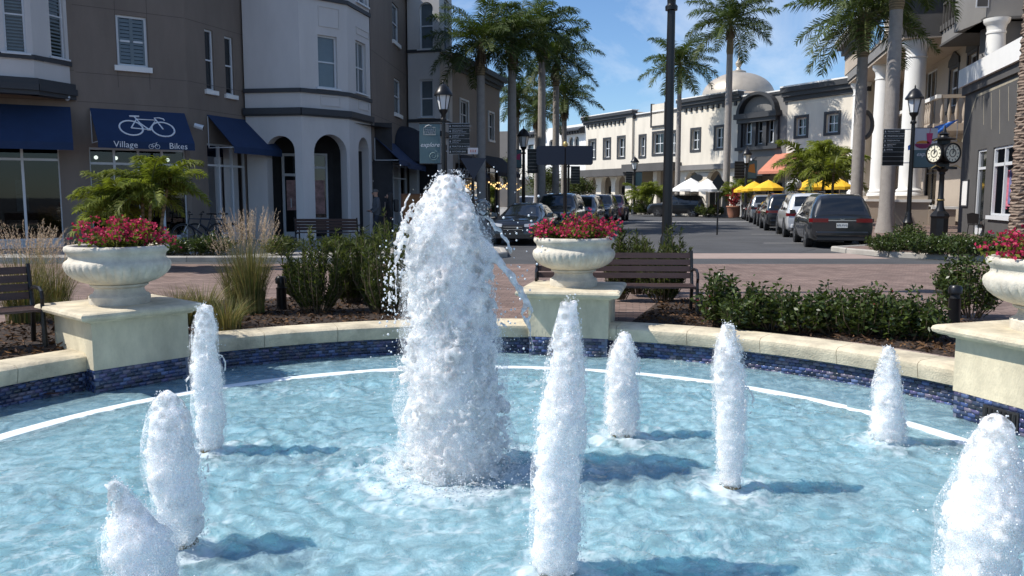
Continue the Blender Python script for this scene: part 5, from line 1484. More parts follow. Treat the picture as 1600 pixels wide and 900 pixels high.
for (x0, x1, y0, y1) in ((876, 914, 199, 206), (806, 852, 206, 212)):
    a_, b_ = sorted((ML.uz(x0, y0)[0], ML.uz(x1, y0)[0])); z0_ = ML.uz((x0 + x1) / 2, y1)[1]; z1_ = ML.uz((x0 + x1) / 2, y0)[1]
    mb = MB(); mb.prism([ML.p(a_, z0_, 0.0), ML.p(a_, z0_, 0.9), ML.p(a_, z0_ + .15, 0.9), ML.p(a_, z1_, 0.0)], ML.u * (b_ - a_)); e_ = add('eave', mb, K['trim'], t, world=True)
    for k in range(int((b_ - a_) / 0.6)):
        mb = MB(); ML.box(mb, a_ + k * .6, a_ + k * .6 + .25, z0_ - .3, z0_, 0, 0.7); add('bracket', mb, K['trim'], e_, world=True)
mb = MB(); ML.box(mb, ua_, ub_, 3.3, 3.9, 0, 1.4); add('canopy', mb, K['dgrey'], t, world=True)
mb = MB(); ML.box(mb, ua_ + .3, ub_ - .3, 0.1, 3.2, 0.003, 0.05); add('shopfronts', mb, K['pane'], t, world=True)
q0 = at(793, 300, 125)
t = thing('domed_hall', 'pale tan far building with a rounded roofline between the palm trunks', 'building', (q0.x, q0.y, 0))
zt = at(793, 205, 125).z
mb = MB(); w_ = 5.2; pts = [(-w_, 0), (w_, 0), (w_, zt * 0.86)] + [(w_ * math.cos(k * math.pi / 16), zt * 0.86 + zt * .14 * math.sin(k * math.pi / 16)) for k in range(1, 16)] + [(-w_, zt * 0.86)]
mb.prism([(q0.x + a_, q0.y, b_) for a_, b_ in pts], (0, 9, 0)); add('wall', mb, K['beige'], t, world=True)
mb = MB(); mb.box(q0.x - w_ - .2, q0.x + w_ + .2, q0.y - .5, q0.y + .2, zt * .55, zt * .58); add('band', mb, K['trim'], t, world=True)
for k in (-1, 0, 1):
    mb = MB(); mb.box(q0.x + k * 3 - .6, q0.x + k * 3 + .6, q0.y - .05, q0.y + .1, zt * .3, zt * .5); add('window', mb, K['pane'], t, world=True)

# ---- columned picture-house on the right
EV = Vector((0.235, 0.972, 0)).normalized()
TH = thing('columned_building', 'grey and beige building with giant white columns and a dark entablature', 'building', (23, 46, 0))
c1 = Vector((*P2(1420, 46.0), 0)); c2 = c1 + EV * 8.6; c3 = c2 + EV * 8.6
mw0 = c1 + Vector((EV.y, -EV.x, 0)) * 3.0          # main wall line, 3 m behind the columns
MW = Wall((mw0 - EV * 12)[:2], (mw0 + EV * 21)[:2])
CW = Wall((c1 - EV * 0.8)[:2], (c1 + EV * 19)[:2])
def muz(*q): return MW.rect(*q)
g1 = MW.rect(1443, 1461, 112, 236)
zE = CW.uz(1409, 82)[1]
p1 = MW.rect(1484, 1496, 108, 166); p2 = MW.rect(1513, 1526, 84, 118)
gd1 = MW.rect(1444, 1462, 246, 345); gd1 = (gd1[0], gd1[1], 0.14, gd1[3])
mb = MB(); MW.build(mb, 0, MW.L, 0, 13.5, [g1, p1, p2, gd1], 0.3); add('wall', mb, K['beige'], TH, world=True)
MW.window(TH, g1, K['frame'], K['pane'], 3, 3, 0.08, 0.2)
for q in (p1, p2):
    win = MW.window(TH, q, K['frame'], K['pane'], 1, 2, 0.12, 0.2, 0.0, None, 0.20, K['trim'])
    a, b, c, d = q; mb = MB()
    mb.prism([MW.p(a - .3, d + .2, -0.02), MW.p(b + .3, d + .2, -0.02), MW.p(b + .22, d + .55, -0.02), MW.p((a + b) / 2, d + 1.0, -0.02), MW.p(a - .22, d + .55, -0.02)], MW.n * 0.12)
    add('pointed_head', mb, K['trim'], win, world=True)
    mb = MB(); MW.box(mb, a - .3, b + .3, c - .4, c - .2, 0, 0.12); add('sill', mb, K['trim'], win, world=True)
storefront(MW, TH, gd1, 2, 0.75, K['trim'])
# columns
def column(base, z0, z1, r_, parent, capm=None):
    H_ = z1 - z0; cap = 0.9 * r_ / 0.55
    t_ = MB(); t_.lathe([(r_ * 1.28, z0), (r_ * 1.28, z0 + .12), (r_ * 1.18, z0 + .2), (r_ * 1.22, z0 + .3), (r_ * 1.02, z0 + .42)] + [(r_ * (1.0 - 0.10 * (k / 8) ** 1.6), z0 + .45 + (H_ - .45 - cap) * k / 8) for k in range(9)] + [(r_ * .98, z1 - cap + .03), (r_ * .98, z1 - cap + .11), (r_ * .90, z1 - cap + .14), (r_ * .92, z1 - cap * .62), (r_ * 1.02, z1 - cap * .40), (r_ * 1.22, z1 - cap * .28), (r_ * 1.27, z1 - .12), (r_ * 1.3, z1)], (base.x, base.y, 0), 36)
    return add('column', t_, K['white'], parent, True, True)
pz = CW.uz(1409, 306)[1]
for c in (c1, c2, c3):
    column(c, pz, zE, 0.58, TH)
    mb = MB(); mb.fbox(Vector((c.x, c.y, 0)), EV, Vector((EV.y, -EV.x, 0)), Z, -0.85, 0.85, -0.85, 0.85, 0.05, pz - .35); b_ = add('plinth', mb, K['beige'], TH, world=True)
    mb = MB(); mb.fbox(Vector((c.x, c.y, 0)), EV, Vector((EV.y, -EV.x, 0)), Z, -0.95, 0.95, -0.95, 0.95, pz - .35, pz - .2); add('plinth_cap', mb, K['white'], b_, world=True)
    mb = MB(); mb.fbox(Vector((c.x, c.y, 0)), EV, Vector((EV.y, -EV.x, 0)), Z, -0.80, 0.80, -0.80, 0.80, pz - .2, pz); add('plinth_block', mb, K['beige'], b_, world=True)
# wide base wall under the near column
mb = MB(); mb.fbox(Vector((c1.x, c1.y, 0)), EV, Vector((EV.y, -EV.x, 0)), Z, -0.9, 17.6, 0.86, 2.2, 0.05, 1.0); add('base_wall', mb, K['beige'], TH, world=True)
mb = MB(); mb.fbox(Vector((c1.x, c1.y, 0)), EV, Vector((EV.y, -EV.x, 0)), Z, -1.0, 17.6, 0.96, 2.3, 1.0, 1.14); add('base_cap', mb, K['white'], TH, world=True)
# entablature: dark box from column line back to wall
NV = Vector((EV.y, -EV.x, 0))
o_ = Vector((c1.x, c1.y, 0)) - EV * 0.85
def eb(name, m, a0, a1, b0, b1, z0, z1, par=None):
    mb = MB(); mb.fbox(o_, EV, NV, Z, a0, a1, b0, b1, z0, z1); return add(name, mb, m, par or TH, world=True)
eb('soffit', K['beige'], 0, 20, -0.85, 3.0, zE, zE + .12)
ent = eb('entablature', K['dgrey'], -0.02, 20, -0.88, 3.0, zE + .12, zE + 3.2)
eb('architrave', K['grey'], 0.0, 20, -0.94, -0.885, zE + .2, zE + 0.75, ent)
eb('frieze_panel', K['beige'], 0.0, 20, -0.94, -0.885, zE + .85, zE + 2.0, ent)
for k, (z0, z1, oo) in enumerate(((2.0, 2.3, 1.0), (2.3, 2.7, 1.25), (2.7, 3.1, 1.6), (3.1, 3.35, 1.75))):
    eb('cornice', K['dgrey'] if k < 3 else K['white'], -oo * .55 + .5, 20, -oo - 0.0, 3.2, zE + z0, zE + z1 - .003, ent)
sg = thing('cinema_sign', 'row of white and blue channel letters on the entablature behind the palm trunk', 'sign', o_ + EV * 5 + NV * -0.95 + Z * (zE + 1))
text('CINEMAS', 'lettering', mat('letter_blue', (0.22, 0.42, 0.66), 0.4), sg, o_ + EV * 8.0 - NV * 1.02 + Z * (zE + 1.42), -EV, Z, 1.7, 0.06, bold=0.015)
text('CINEMAS', 'letter_backing', K['white'], sg, o_ + EV * 8.0 - NV * 0.97 + Z * (zE + 1.42), -EV, Z, 1.7, 0.03, bold=0.07)
# balcony between columns with balusters, at first-floor level
zB = MW.uz(1450, 208)[1]
bal = eb('balcony', K['beige'], 0.3, 19, 0.95, 3.0, zB - .6, zB - .2)
eb('rail', K['white'], 0.3, 19, 1.0, 1.25, zB + 1.15, zB + 1.35, bal)
eb('rail', K['beige'], 0.32, 0.52, 1.25, 2.9, zB + 1.15, zB + 1.34, bal)  # near-side rail beige where the front one is white: shade put into colour
def baluster(q, h_, par, z0, rr=0.11):
    mb = MB(); mb.lathe([(rr * .8, z0), (rr * .8, z0 + .08), (rr * .45, z0 + .12), (rr, z0 + h_ * .35), (rr * .75, z0 + h_ * .55), (rr * .4, z0 + h_ * .8), (rr * .7, z0 + h_)], (q.x, q.y, 0), 10); add('baluster', mb, K['beige'], par, True, True)  # beige imitates balusters standing in shade
for k in range(5): baluster(o_ + EV * 0.42 + NV * (1.35 + k * 0.36), 1.35, bal, zB - .2)
for k in range(16): baluster(o_ + EV * (1.6 + k * 0.42) + NV * 1.12, 1.35, bal, zB - .2)
# upper storey that overhangs the ledge towards the camera, with slatted railing
u_near = Vector((*P2(1524, 38.2), 0)); u_far = Vector((*P2(1457, 45.0), 0))
UW = Wall(u_near[:2], u_far[:2])
zs_ = UW.uz(1500, 52)[1]
mb = MB(); UW.box(mb, 0, UW.L, zs_, zs_ + 0.8, -2.2, 0.0); bm_ = add('beam', mb, K['grey'], TH, world=True)
mb = MB(); UW.box(mb, -0.02, UW.L, zs_ - .12, zs_ - .003, -2.2, 0.08); add('beam_trim', mb, K['dgrey'], bm_, world=True)
mb = MB(); UW.box(mb, 0, UW.L, zs_ + .8, zs_ + 3.5, -2.2, -0.6); add('upper_wall', mb, K['beige'], TH, world=True)
mb = MB(); UW.box(mb, 0, UW.L, zs_ + 2.0, zs_ + 2.1, -0.05, 0.05); rl = add('railing', mb, K['dgrey'], TH, world=True)
for k in range(14):
    u = 0.3 + k * (UW.L - .5) / 13
    mb = MB(); UW.box(mb, u - .03, u + .03, zs_ + .95, zs_ + 2.0, -0.03, 0.03); add('slat', mb, K['dgrey'], rl, world=True)
    mb = MB(); UW.box(mb, u - .16, u + .16, zs_ + .65, zs_ + .95, -0.02, 0.12); add('bracket', mb, K['dgrey'], rl, world=True)
mb = MB(); UW.box(mb, -0.4, UW.L, zs_ + 3.5, zs_ + 4.1, -2.4, 0.5); add('eave', mb, K['dgrey'], TH, world=True)
# near end of that storey: frontal wall with strip of dark windows
NF = Wall((u_near + UW.n * 0.0)[:2], (u_near.x + 9.0, u_near.y - 0.4))
zf = NF.uz(1560, 62)[1]
mb = MB(); NF.box(mb, 0, 9, zs_ - .12, zs_ + 6, -3.0, 0.0); add('upper_wall', mb, K['grey'], TH, world=True)
NF2 = Wall((u_near.x + 0.95, u_near.y + 0.3), (u_near.x + 9.0, u_near.y - 0.1))
mb = MB(); NF2.box(mb, 0, 8, 5, zs_ - .125, -2.0, 0.0); add('upper_wall', mb, K['grey'], TH, world=True)
for k in range(4):
    q = NF.rect(1526 + k * 24.5, 1546 + k * 24.5, -40, 12)
    mb = MB(); NF.box(mb, *q, 0.0, 0.03); wv = add('window', mb, K['frame'], TH, world=True)
    mb = MB(); NF.box(mb, q[0] + .05, q[1] - .05, q[2] + .05, q[3] - .05, 0.031, 0.04); add('pane', mb, K['dgrey'], wv, world=True)
# ---- charcoal shop on the near right
SHa = Vector((*P2(1499, 36.0), 0)); SHb = Vector((*P2(1680, 24.0), 0))
SH = thing('charcoal_shop', 'charcoal shop with white ledge and faded awning outline at the right edge', 'building', (SHa.x, SHa.y, 0))
SW = Wall(SHa[:2], SHb[:2])
zl = SW.uz(1502, 140)[1]
sd_ = SW.rect(1524, 1538, 234, 364); sd_ = (sd_[0], sd_[1], 0.14, sd_[3])
sw_ = SW.rect(1549, 1584, 228, 338)
mb = MB(); SW.build(mb, 0, SW.L, 0, zl, [sd_, sw_], 0.2)
mb.poly([SW.p(0, 0), SW.p(0, zl), SW.p(0, zl, -3.2), SW.p(0, 0, -3.2)])
mb.poly([SW.p(0, zl - .02), SW.p(SW.L, zl - .02), SW.p(SW.L, zl - .02, -3.5), SW.p(0, zl - .02, -3.5)])
add('wall', mb, K['dgrey'], SH, world=True)
mb = MB(); SW.box(mb, -0.25, SW.L, zl, zl + 0.75, -3.4, 0.25); add('ledge', mb, K['white'], SH, world=True)
mb = MB(); SW.box(mb, -0.1, SW.L, zl - .35, zl - .003, -0.1, 0.12); add('ledge_moulding', mb, K['dgrey'], SH, world=True)
# pale ghost of a removed awning and streaks
gm = mat('awning_ghost', (0.36, 0.32, 0.24), 0.9, var=0.3, vscale=5)
A_, B_, C_ = SW.uz(1503, 222), SW.uz(1526, 150), SW.uz(1640, 100)
mb = MB()
def strip(p_, q_, w_):
    d_ = Vector((q_[0] - p_[0], q_[1] - p_[1])); n_ = Vector((-d_.y, d_.x)).normalized() * w_ / 2
    mb.prism([SW.p(p_[0] - n_.x, p_[1] - n_.y, 0.0), SW.p(q_[0] - n_.x, q_[1] - n_.y, 0.0), SW.p(q_[0] + n_.x, q_[1] + n_.y, 0.0), SW.p(p_[0] + n_.x, p_[1] + n_.y, 0.0)], SW.n * 0.004)
strip(A_, B_, 0.09); strip(B_, C_, 0.10)
for k, px in enumerate((1537, 1549, 1562, 1576, 1590)):
    a_ = SW.uz(px, 150 - k * 5); b_ = SW.uz(px, 195 + 9 * (k % 3) - k * 2); strip(a_, b_, 0.035)
add('awning_outline', mb, gm, SH, world=True)
d_ = add('door', (lambda m_: (SW.box(m_, sd_[0], sd_[0] + .09, .14, sd_[3], -0.15, -0.05), SW.box(m_, sd_[1] - .09, sd_[1], .14, sd_[3], -0.15, -0.05), SW.box(m_, sd_[0] + .09, sd_[1] - .09, sd_[3] - .09, sd_[3], -0.15, -0.05), SW.box(m_, sd_[0] + .09, sd_[1] - .09, 2.75, 2.85, -0.15, -0.05), SW.box(m_, sd_[0] + .09, sd_[1] - .09, .14, .4, -0.15, -0.05), m_)[-1])(MB()), K['frame'], SH, world=True)
mb = MB(); SW.box(mb, sd_[0] + .05, sd_[1] - .05, .2, sd_[3] - .05, -0.14, -0.12); add('pane', mb, K['pane'], d_, world=True)
a, b, c, d = sw_
mb = MB()
for bx_ in ((a, a + .09, c, d), (b - .09, b, c, d), (a + .09, b - .09, d - .09, d), (a + .09, b - .09, c, c + .09), ((a + b) / 2 - .05, (a + b) / 2 + .05, c + .09, d - .09), (a + .09, b - .09, c + (d - c) * .72, c + (d - c) * .72 + .12)): SW.box(mb, *bx_, -0.15, -0.05)
wv = add('window', mb, K['frame'], SH, world=True)
mb = MB(); SW.box(mb, a, b, c, d, -0.75, -0.7); add('backdrop', mb, K['interior'], wv, world=True)
mb = MB(); SW.box(mb, a - .1, b + .1, c - .14, c, -0.12, 0.1); add('sill', mb, K['frame'], wv, world=True)
cols = [(0.42, 0.07, 0.13), (0.55, 0.16, 0.22), (0.16, 0.17, 0.33), (0.62, 0.30, 0.28), (0.52, 0.10, 0.20), (0.60, 0.58, 0.62), (0.30, 0.38, 0.55), (0.66, 0.62, 0.62)]
for k in range(8):
    u = a + 0.14 + (b - a - .28) * (k + .5) / 8
    gmb = MB(); zz = [c + .25 + 0.1 * (k % 3), c + (d - c) * .35, c + (d - c) * .55, c + (d - c) * .66]
    ww = [.24, .18, .12, .15]
    for i in range(3):
        P = SW.p
        vs = [P(u + s_ * ww[i + e], zz[i + e], -0.45 + o__) for e in (0, 1) for (s_, o__) in ((-1, 0), (-.4, .07), (0, .02), (.4, .08), (1, 0), (0, -.06))]
        gmb.add(vs, [(q_, (q_ + 1) % 6, 6 + (q_ + 1) % 6, 6 + q_) for q_ in range(6)])
    gt = tag(add('dress', gmb, mat('dress_fabric_%d' % k, cols[k], 0.8, var=0.5, vscale=9), None, True), ['deep pink dress hanging leftmost in the shop window', 'rose dress second from left in the shop window', 'slate blue dress third in the shop window', 'peach dress fourth in the shop window', 'magenta dress fifth in the shop window', 'white dress sixth in the shop window', 'pale blue dress seventh in the shop window', 'ivory dress last in the shop window'][k], 'dress', 'dresses in the shop window')
# ledge column
lc = Vector((*P2(1537, 38.0), 0)) + Vector((0.1, 0, 0))
column(lc, zl + .7, zs_ - .12, 0.42, TH)
# blue awning and menu case between shop and columns
ba = thing('blue_awning', 'bright blue slanted awning beside the street clock', 'awning', MW.p(MW.uz(1480, 205)[0], 4, 0))
w_ = Wall((SHa + EV * 0.8 - NV * 0.0)[:2], (SHa + EV * 6.5)[:2])
u0_, u1_ = 0.0, w_.uz(1462, 200)[0]
w_.awning(ba, 0.0, max(2.4, min(5.5, abs(u1_))), w_.uz(1499, 186)[1], w_.uz(1470, 222, 1.2)[1] + .2, 1.2, K['blue'], 'canvas')
q = SW.rect(1505, 1514, 281, 323)
mc = thing('menu_case', 'white framed notice case on the charcoal wall', 'notice case', SW.p(q[0], q[2], 0))
mb = MB(); SW.box(mb, q[0], q[1], q[2], q[3], 0, 0.06); add('frame', mb, K['trim'], mc, world=True)
mb = MB(); SW.box(mb, q[0] + .06, q[1] - .06, q[2] + .06, q[3] - .06, 0.061, 0.07); add('sheet', mb, K['white'], mc, world=True)
# ------------------------------------------------------------------ benches
def bench(c, rz, w, label):
    t = thing('bench', label, 'bench', c, rz, 'slatted benches')
    OFF[t] = Vector((0, 0, 0))
    n = 3
    # seat runs along local x, front towards -y
    for k in range(5):
        mb = MB(); mb.box(-w / 2, w / 2, -0.24 + k * 0.095, -0.165 + k * 0.095, 0.425, 0.45); add('seat_slat', mb, K['slat'], t)
    for k in range(4):
        z = 0.52 + k * 0.092; y = 0.245 + k * 0.022
        mb = MB(); mb.fbox(Vector((0, y, z)), Vector((1, 0, 0)), Vector((0, 0.97, -0.24)), Vector((0, 0.24, 0.97)), -w / 2, w / 2, 0, 0.025, 0, 0.076); add('back_slat', mb, K['slat'], t)
    for s in ([-1, 1] if w < 2.2 else [-1, 0, 1]):
        x = s * (w / 2 + 0.01) if s else 0
        mb = MB(); mb.tube([(x, -0.25, 0), (x, -0.23, 0.42), (x, 0.2, 0.40), (x, 0.24, 0.48), (x, 0.33, 0.90)], [0.028, 0.024, 0.024, 0.024, 0.022], 8); add('leg', mb, K['black'], t)
        mb = MB(); mb.tube([(x, 0.21, 0.42), (x, 0.30, 0.0)], 0.026, 8); add('leg', mb, K['black'], t)
        if s:
            mb = MB(); mb.tube([(x, 0.27, 0.62), (x, 0.10, 0.66), (x, -0.12, 0.665), (x, -0.22, 0.63), (x, -0.25, 0.56), (x, -0.22, 0.50), (x, -0.235, 0.42)], 0.02, 8); add('armrest', mb, K['black'], t)
    return t
def face_angle(px_a, px_b): return math.atan2(px_b.y - px_a.y, px_b.x - px_a.x)
bA = at(1100, 500, 11.0); bench((bA.x - 1.18, 11.25, 0.0), R(-3), 2.15, 'long dark brown slatted bench behind the middle urn')
bench((-5.85, 8.15, 0.02), R(42), 1.9, 'dark bench cut by the left edge beside the left pedestal')
bC = gnd(510, 386, 0.12); bench((bC.x, bC.y + 0.3, 0.12), R(180), 1.9, 'shaded dark bench in front of the white arcade')

# ------------------------------------------------------------------ lamps, signs, clock
def lamp(px, d, base_z, h, label, banner=None, directory=None, rb=0.085, name='street_lamp'):
    x = at(px, HOR, d).x
    t = thing(name, label, 'street lamp', (x, d, base_z), 0, 'black lantern street lamps')
    OFF[t] = Vector((0, 0, 0))
    s = rb / 0.085; hl = 0.95 * s                 # lantern height
    zt = h - hl
    mb = MB(); mb.lathe([(0.22 * s, 0), (0.22 * s, 0.12), (0.19 * s, 0.18), (0.16 * s, 0.62), (0.18 * s, 0.66), (0.15 * s, 0.72), (rb * 1.25, 0.86), (rb * 1.25, 0.95), (rb, 1.0), (rb, 1.05)], n=16); add('base', mb, K['black'], t, True)
    mb = MB(); mb.lathe([(rb * (1.0 - 0.25 * k / 6) * 1.0, 1.05 + (zt - 0.35 - 1.05) * k / 6) for k in range(7)] + [(rb * 1.15, zt - 0.34), (rb * 1.2, zt - 0.28), (rb * 0.8, zt - 0.24), (rb * 0.85, zt - 0.12), (rb * 1.6, zt - 0.04), (rb * 1.75, zt)], n=16, rib=lambda j, k: 1 - 0.06 * (k % 2) if j < 7 else 1); add('post', mb, K['black'], t, True)
    r0, r1 = 0.13 * s, 0.235 * s
    mb = MB(); mb.lathe([(r0, zt), (r0, zt + 0.04), (r1 * 0.96, zt + hl * 0.52)], n=6); add('lantern_glass', mb, K['lamp_glass'], t)
    mb = MB()
    for k in range(6):
        a = 2 * math.pi * k / 6
        mb.tube([(r0 * 1.03 * math.cos(a), r0 * 1.03 * math.sin(a), zt), (r1 * math.cos(a), r1 * math.sin(a), zt + hl * 0.53)], 0.014 * s, 5)
    mb.lathe([(r0 * 1.1, zt - .01), (r0 * 1.15, zt + .03), (r0 * .9, zt + .04)], n=12)
    add('lantern_frame', mb, K['black'], t)
    mb = MB(); mb.lathe([(r1 * 1.28, zt + hl * .50), (r1 * 1.30, zt + hl * .55), (r1 * 1.0, zt + hl * .66), (r1 * .72, zt + hl * .78), (r1 * .35, zt + hl * .86), (r1 * .14, zt + hl * .89), (0.02 * s, zt + hl * .93), (0.03 * s, zt + hl * .96), (0.004, zt + hl * 1.02)], n=18); add('lantern_cap', mb, K['black'], t, True)
    OFF[t] = Vector((x, d, base_z))
    return t, x
def on_lamp(px0, px1, py0, py1, d, x):
    a = at(px0, py0, d); b = at(px1, py1, d)
    return a.x, b.x, b.z, a.z
def banner(px0, px1, py0, py1, d, xl, label, art=False):
    x0, x1, z0, z1 = on_lamp(px0, px1, py0, py1, d, xl)
    t = thing('street_banner', label, 'banner', ((x0 + x1) / 2, d, z0), 0, 'banners on the lamp posts')
    mb = MB(); n = 10; vs = []
    for i in range(n + 1):
        for k in range(5):
            vs.append((x0 + (x1 - x0) * k / 4, d + 0.012 * math.sin(i * 0.9 + k), z0 + (z1 - z0) * i / n))
    fs = [(i * 5 + k, i * 5 + k + 1, (i + 1) * 5 + k + 1, (i + 1) * 5 + k) for i in range(n) for k in range(4)]
    m_ = len(vs); vs += [(a, b + 0.004, c) for a, b, c in vs]; fs += [tuple(q + m_ for q in f)[::-1] for f in fs]
    mb.add(vs, fs); cl = add('cloth', mb, K['teal'], t, True, True)
    for z in (z0, z1):
        mb = MB(); mb.tube([(min(x0, xl), d, z), (max(x1, xl), d, z)], 0.018, 6); add('rod', mb, K['black'], t, world=True)
    return t, cl, x0, x1, z0, z1
X_, Y_ = Vector((1, 0, 0)), Vector((0, 1, 0))
def directory(px0, px1, py0, py1, d, xl, label, lines, rows):
    x0, x1, z0, z1 = on_lamp(px0, px1, py0, py1, d, xl)
    t = thing('directory_sign', label, 'sign', ((x0 + x1) / 2, d, z0), 0, 'black directory signs')
    h = (z1 - z0) / rows
    for k in range(rows):
        mb = MB(); mb.box(x0, x1, d - 0.02, d + 0.02, z1 - (k + 1) * h + 0.012, z1 - k * h); b_ = add('panel', mb, K['black'], t, world=True)
        if k < len(lines) and lines[k]:
            ls = lines[k].split('/')
            for i, s in enumerate(ls):
                text(s, 'lettering', K['letdim'], b_, Vector((x0 + (x1 - x0) * 0.17, d - 0.026, z1 - (k + 0.5) * h + (0.17 * h * (len(ls) - 1) * (1 if i == 0 else -1)))), X_, Z, h * (0.42 if len(ls) == 1 else 0.34), 0.002, 'LEFT')
            q = x0 + (x1 - x0) * 0.07; zc = z1 - (k + .5) * h
            mb = MB(); mb.prism([(q - .025, d - .022, zc - .03), (q + .025, d - .022, zc - .03), (q, d - .022, zc + .04)], (0, -.004, 0)); add('arrow', mb, K['letdim'], b_, world=True)
    mb = MB()
    for k in range(rows + 1): mb.box(x0, x1, d - 0.012, d + 0.012, z1 - k * h - 0.0, z1 - k * h + 0.010)
    mb.tube([(min(x0, xl), d + .03, z1), (max(x1, xl), d + .03, z1)], 0.018, 6); mb.tube([(min(x0, xl), d + .03, z0 + .1), (max(x1, xl), d + .03, z0 + .1)], 0.018, 6)
    add('bracket', mb, K['letdim'], t, world=True)
    return t
def spiral(t, cx, cz, d, r_, turns=2.2):
    pts = [(cx + r_ * (k / 40) * math.cos(k / 40 * turns * 6.283), d - 0.02, cz + r_ * (k / 40) * math.sin(k / 40 * turns * 6.283)) for k in range(3, 41)]
    mb = MB(); mb.tube(pts, 0.013, 4); add('spiral_motif', mb, mat('banner_teal_pale', (0.18, 0.26, 0.275), 0.8), t, world=True)
# left lamp with explore banner
DL = 27.0
_, xl = lamp(694, DL, 0.12, at(694, 126, DL).z - 0.12, 'street lamp with the teal explore banner, left of the plume top')
t, cl, x0, x1, z0, z1 = banner(655, 688, 193, 256, DL, xl, 'teal explore banner on the lamp beside the left building')
text('explore', 'lettering', K['lettering'], cl, Vector(((x0 + x1) / 2, DL - 0.025, z0 + (z1 - z0) * .47)), X_, Vector((0.0, 0, 1)), 0.20, 0.002, shear=0.35)
text('MAIN', 'lettering', K['letdim'], cl, Vector(((x0 + x1) / 2, DL - 0.025, z0 + (z1 - z0) * .84)), X_, Z, 0.11, 0.002)
text('STREET', 'lettering', K['letdim'], cl, Vector(((x0 + x1) / 2, DL - 0.025, z0 + (z1 - z0) * .77)), X_, Z, 0.11, 0.002)
mb = MB(); a, b, c_, e = x0 + .15, x1 - .15, z0 + (z1 - z0) * .72, z0 + (z1 - z0) * .90
mb.tube([(a, DL - .025, c_), (b, DL - .025, c_), (b, DL - .025, e), (a, DL - .025, e), (a, DL - .025, c_)], 0.006, 4)
mb.tube([(a + .04, DL - .025, e + .03), ((a + b) / 2 - .02, DL - .025, e + .08), ((a + b) / 2 + .06, DL - .025, e + .04)], 0.012, 4); add('emblem', mb, K['letdim'], cl, world=True)
spiral(cl, x1 - .22, z0 + .26, DL, 0.17)
directory(701, 734, 193, 241, DL, xl, 'black directory sign with six lettered rows on the left lamp', ['PARADISE FLOWERS', 'RESTAURANT/DINING & EVENTS', 'CHARMED FINE/JEWELRY', 'LAKE AREA/DENTAL', 'REALTOR & HOME', 'KITCHEN BAR'], 6)
# right lamp
DR = 28.5
_, xl = lamp(1421, DR, 0.12, at(1424, 133, DR).z - 0.12, 'street lamp with a fruit banner beside the street clock')
t, cl, x0, x1, z0, z1 = banner(1427, 1462, 200, 262, DR, xl, 'grey and teal banner with a fruit bowl and drink picture')
mb = MB(); mb.box(x0 + .005, x1 - .005, DL + 1.48, DL + 1.481, z0 + (z1 - z0) * .45, z1 - .01); g_ = add('print_field', mb, K['bgrey'], cl, world=True)
g_.location = (0, -0.0, 0)
mb = MB(); mb.prism([(x0 + .12 + .28 * math.cos(math.pi + k * math.pi / 8) + .22, DR - .03, z0 + (z1 - z0) * .60 + .16 * math.sin(math.pi + k * math.pi / 8)) for k in range(9)], (0, -.004, 0)); add('printed_bowl', mb, mat('print_berry', (0.22, 0.02, 0.09), 0.7), cl, world=True)
mb = MB(); mb.prism([(x0 + .34 + .24 * math.cos(k * math.pi / 6), DR - .03, z0 + (z1 - z0) * .61 + .10 * math.sin(k * math.pi / 6)) for k in range(7)], (0, -.004, 0)); add('printed_fruit', mb, mat('print_orange', (0.55, 0.22, 0.05), 0.7), cl, world=True)
mb = MB(); xx = x0 + .56; zz = z0 + (z1 - z0) * .60; mb.prism([(xx - .07, DR - .03, zz), (xx + .07, DR - .03, zz), (xx + .11, DR - .03, zz + .36), (xx - .11, DR - .03, zz + .36)], (0, -.004, 0)); mb.tube([(xx, DR - .03, zz + .36), (xx + .02, DR - .03, zz + .52)], .01, 5); add('printed_drink', mb, mat('print_pink', (0.50, 0.05, 0.14), 0.7), cl, world=True)
text('explore', 'lettering', K['lettering'], cl, Vector(((x0 + x1) / 2 + .03, DR - 0.025, z0 + (z1 - z0) * .34)), X_, Z, 0.20, 0.002, shear=0.35)
directory(1381, 1411, 202, 259, DR, xl, 'black directory sign with three blank rows on the right lamp', ['VILLAGE BIKES', 'WINDWARD LANE', 'FREEDOM TAX', 'MAIN STREET/DENTAL', 'BRIDAL'], 8)
# near lamp, far lamps
lamp(1043, 14.0, 0.0, 6.05, 'tall near black lamp post whose lantern is cut by the top edge', rb=0.088)
DF = 44.0
_, xl = lamp(818, DF, 0.12, at(818, 197, DF).z - .12, 'street lamp among the left palm trunks', rb=0.10)
t, cl, x0, x1, z0, z1 = banner(804, 815, 234, 262, DF, xl, 'small pale banner on the lamp among the left palm trunks')
mb = MB(); mb.prism([(x0 + .05, DF - .03, z0 + .45), (x1 - .1, DF - .03, z0 + .40), (x1 - .05, DF - .03, z0 + .75), (x0 + .15, DF - .03, z0 + .7)], (0, -.004, 0)); add('printed_patch', mb, MATS['print_pink'], cl, world=True)
directory(824, 842, 233, 271, DF, xl, 'black directory sign on the lamp among the left palm trunks', ['', ''], 7)
DG = 61.0
_, xl = lamp(1165, DG, 0.13, at(1165, 229, DG).z - .13, 'street lamp before the grey arched shop front', rb=0.11)
t, cl, x0, x1, z0, z1 = banner(1167, 1182, 251, 279, DG, xl, 'small patterned banner on the lamp before the grey shop front')
mb = MB(); mb.prism([(x0 + .1, DG - .03, z0 + .5), (x1 - .1, DG - .03, z0 + .4), (x1 - .2, DG - .03, z0 + 1.1), (x0 + .2, DG - .03, z0 + 1.0)], (0, -.004, 0)); add('printed_patch', mb, MATS['print_orange'], cl, world=True)
directory(1148, 1163, 252, 279, DG, xl, 'black directory sign on the lamp before the grey shop front', [''], 6)
DH = 74.0
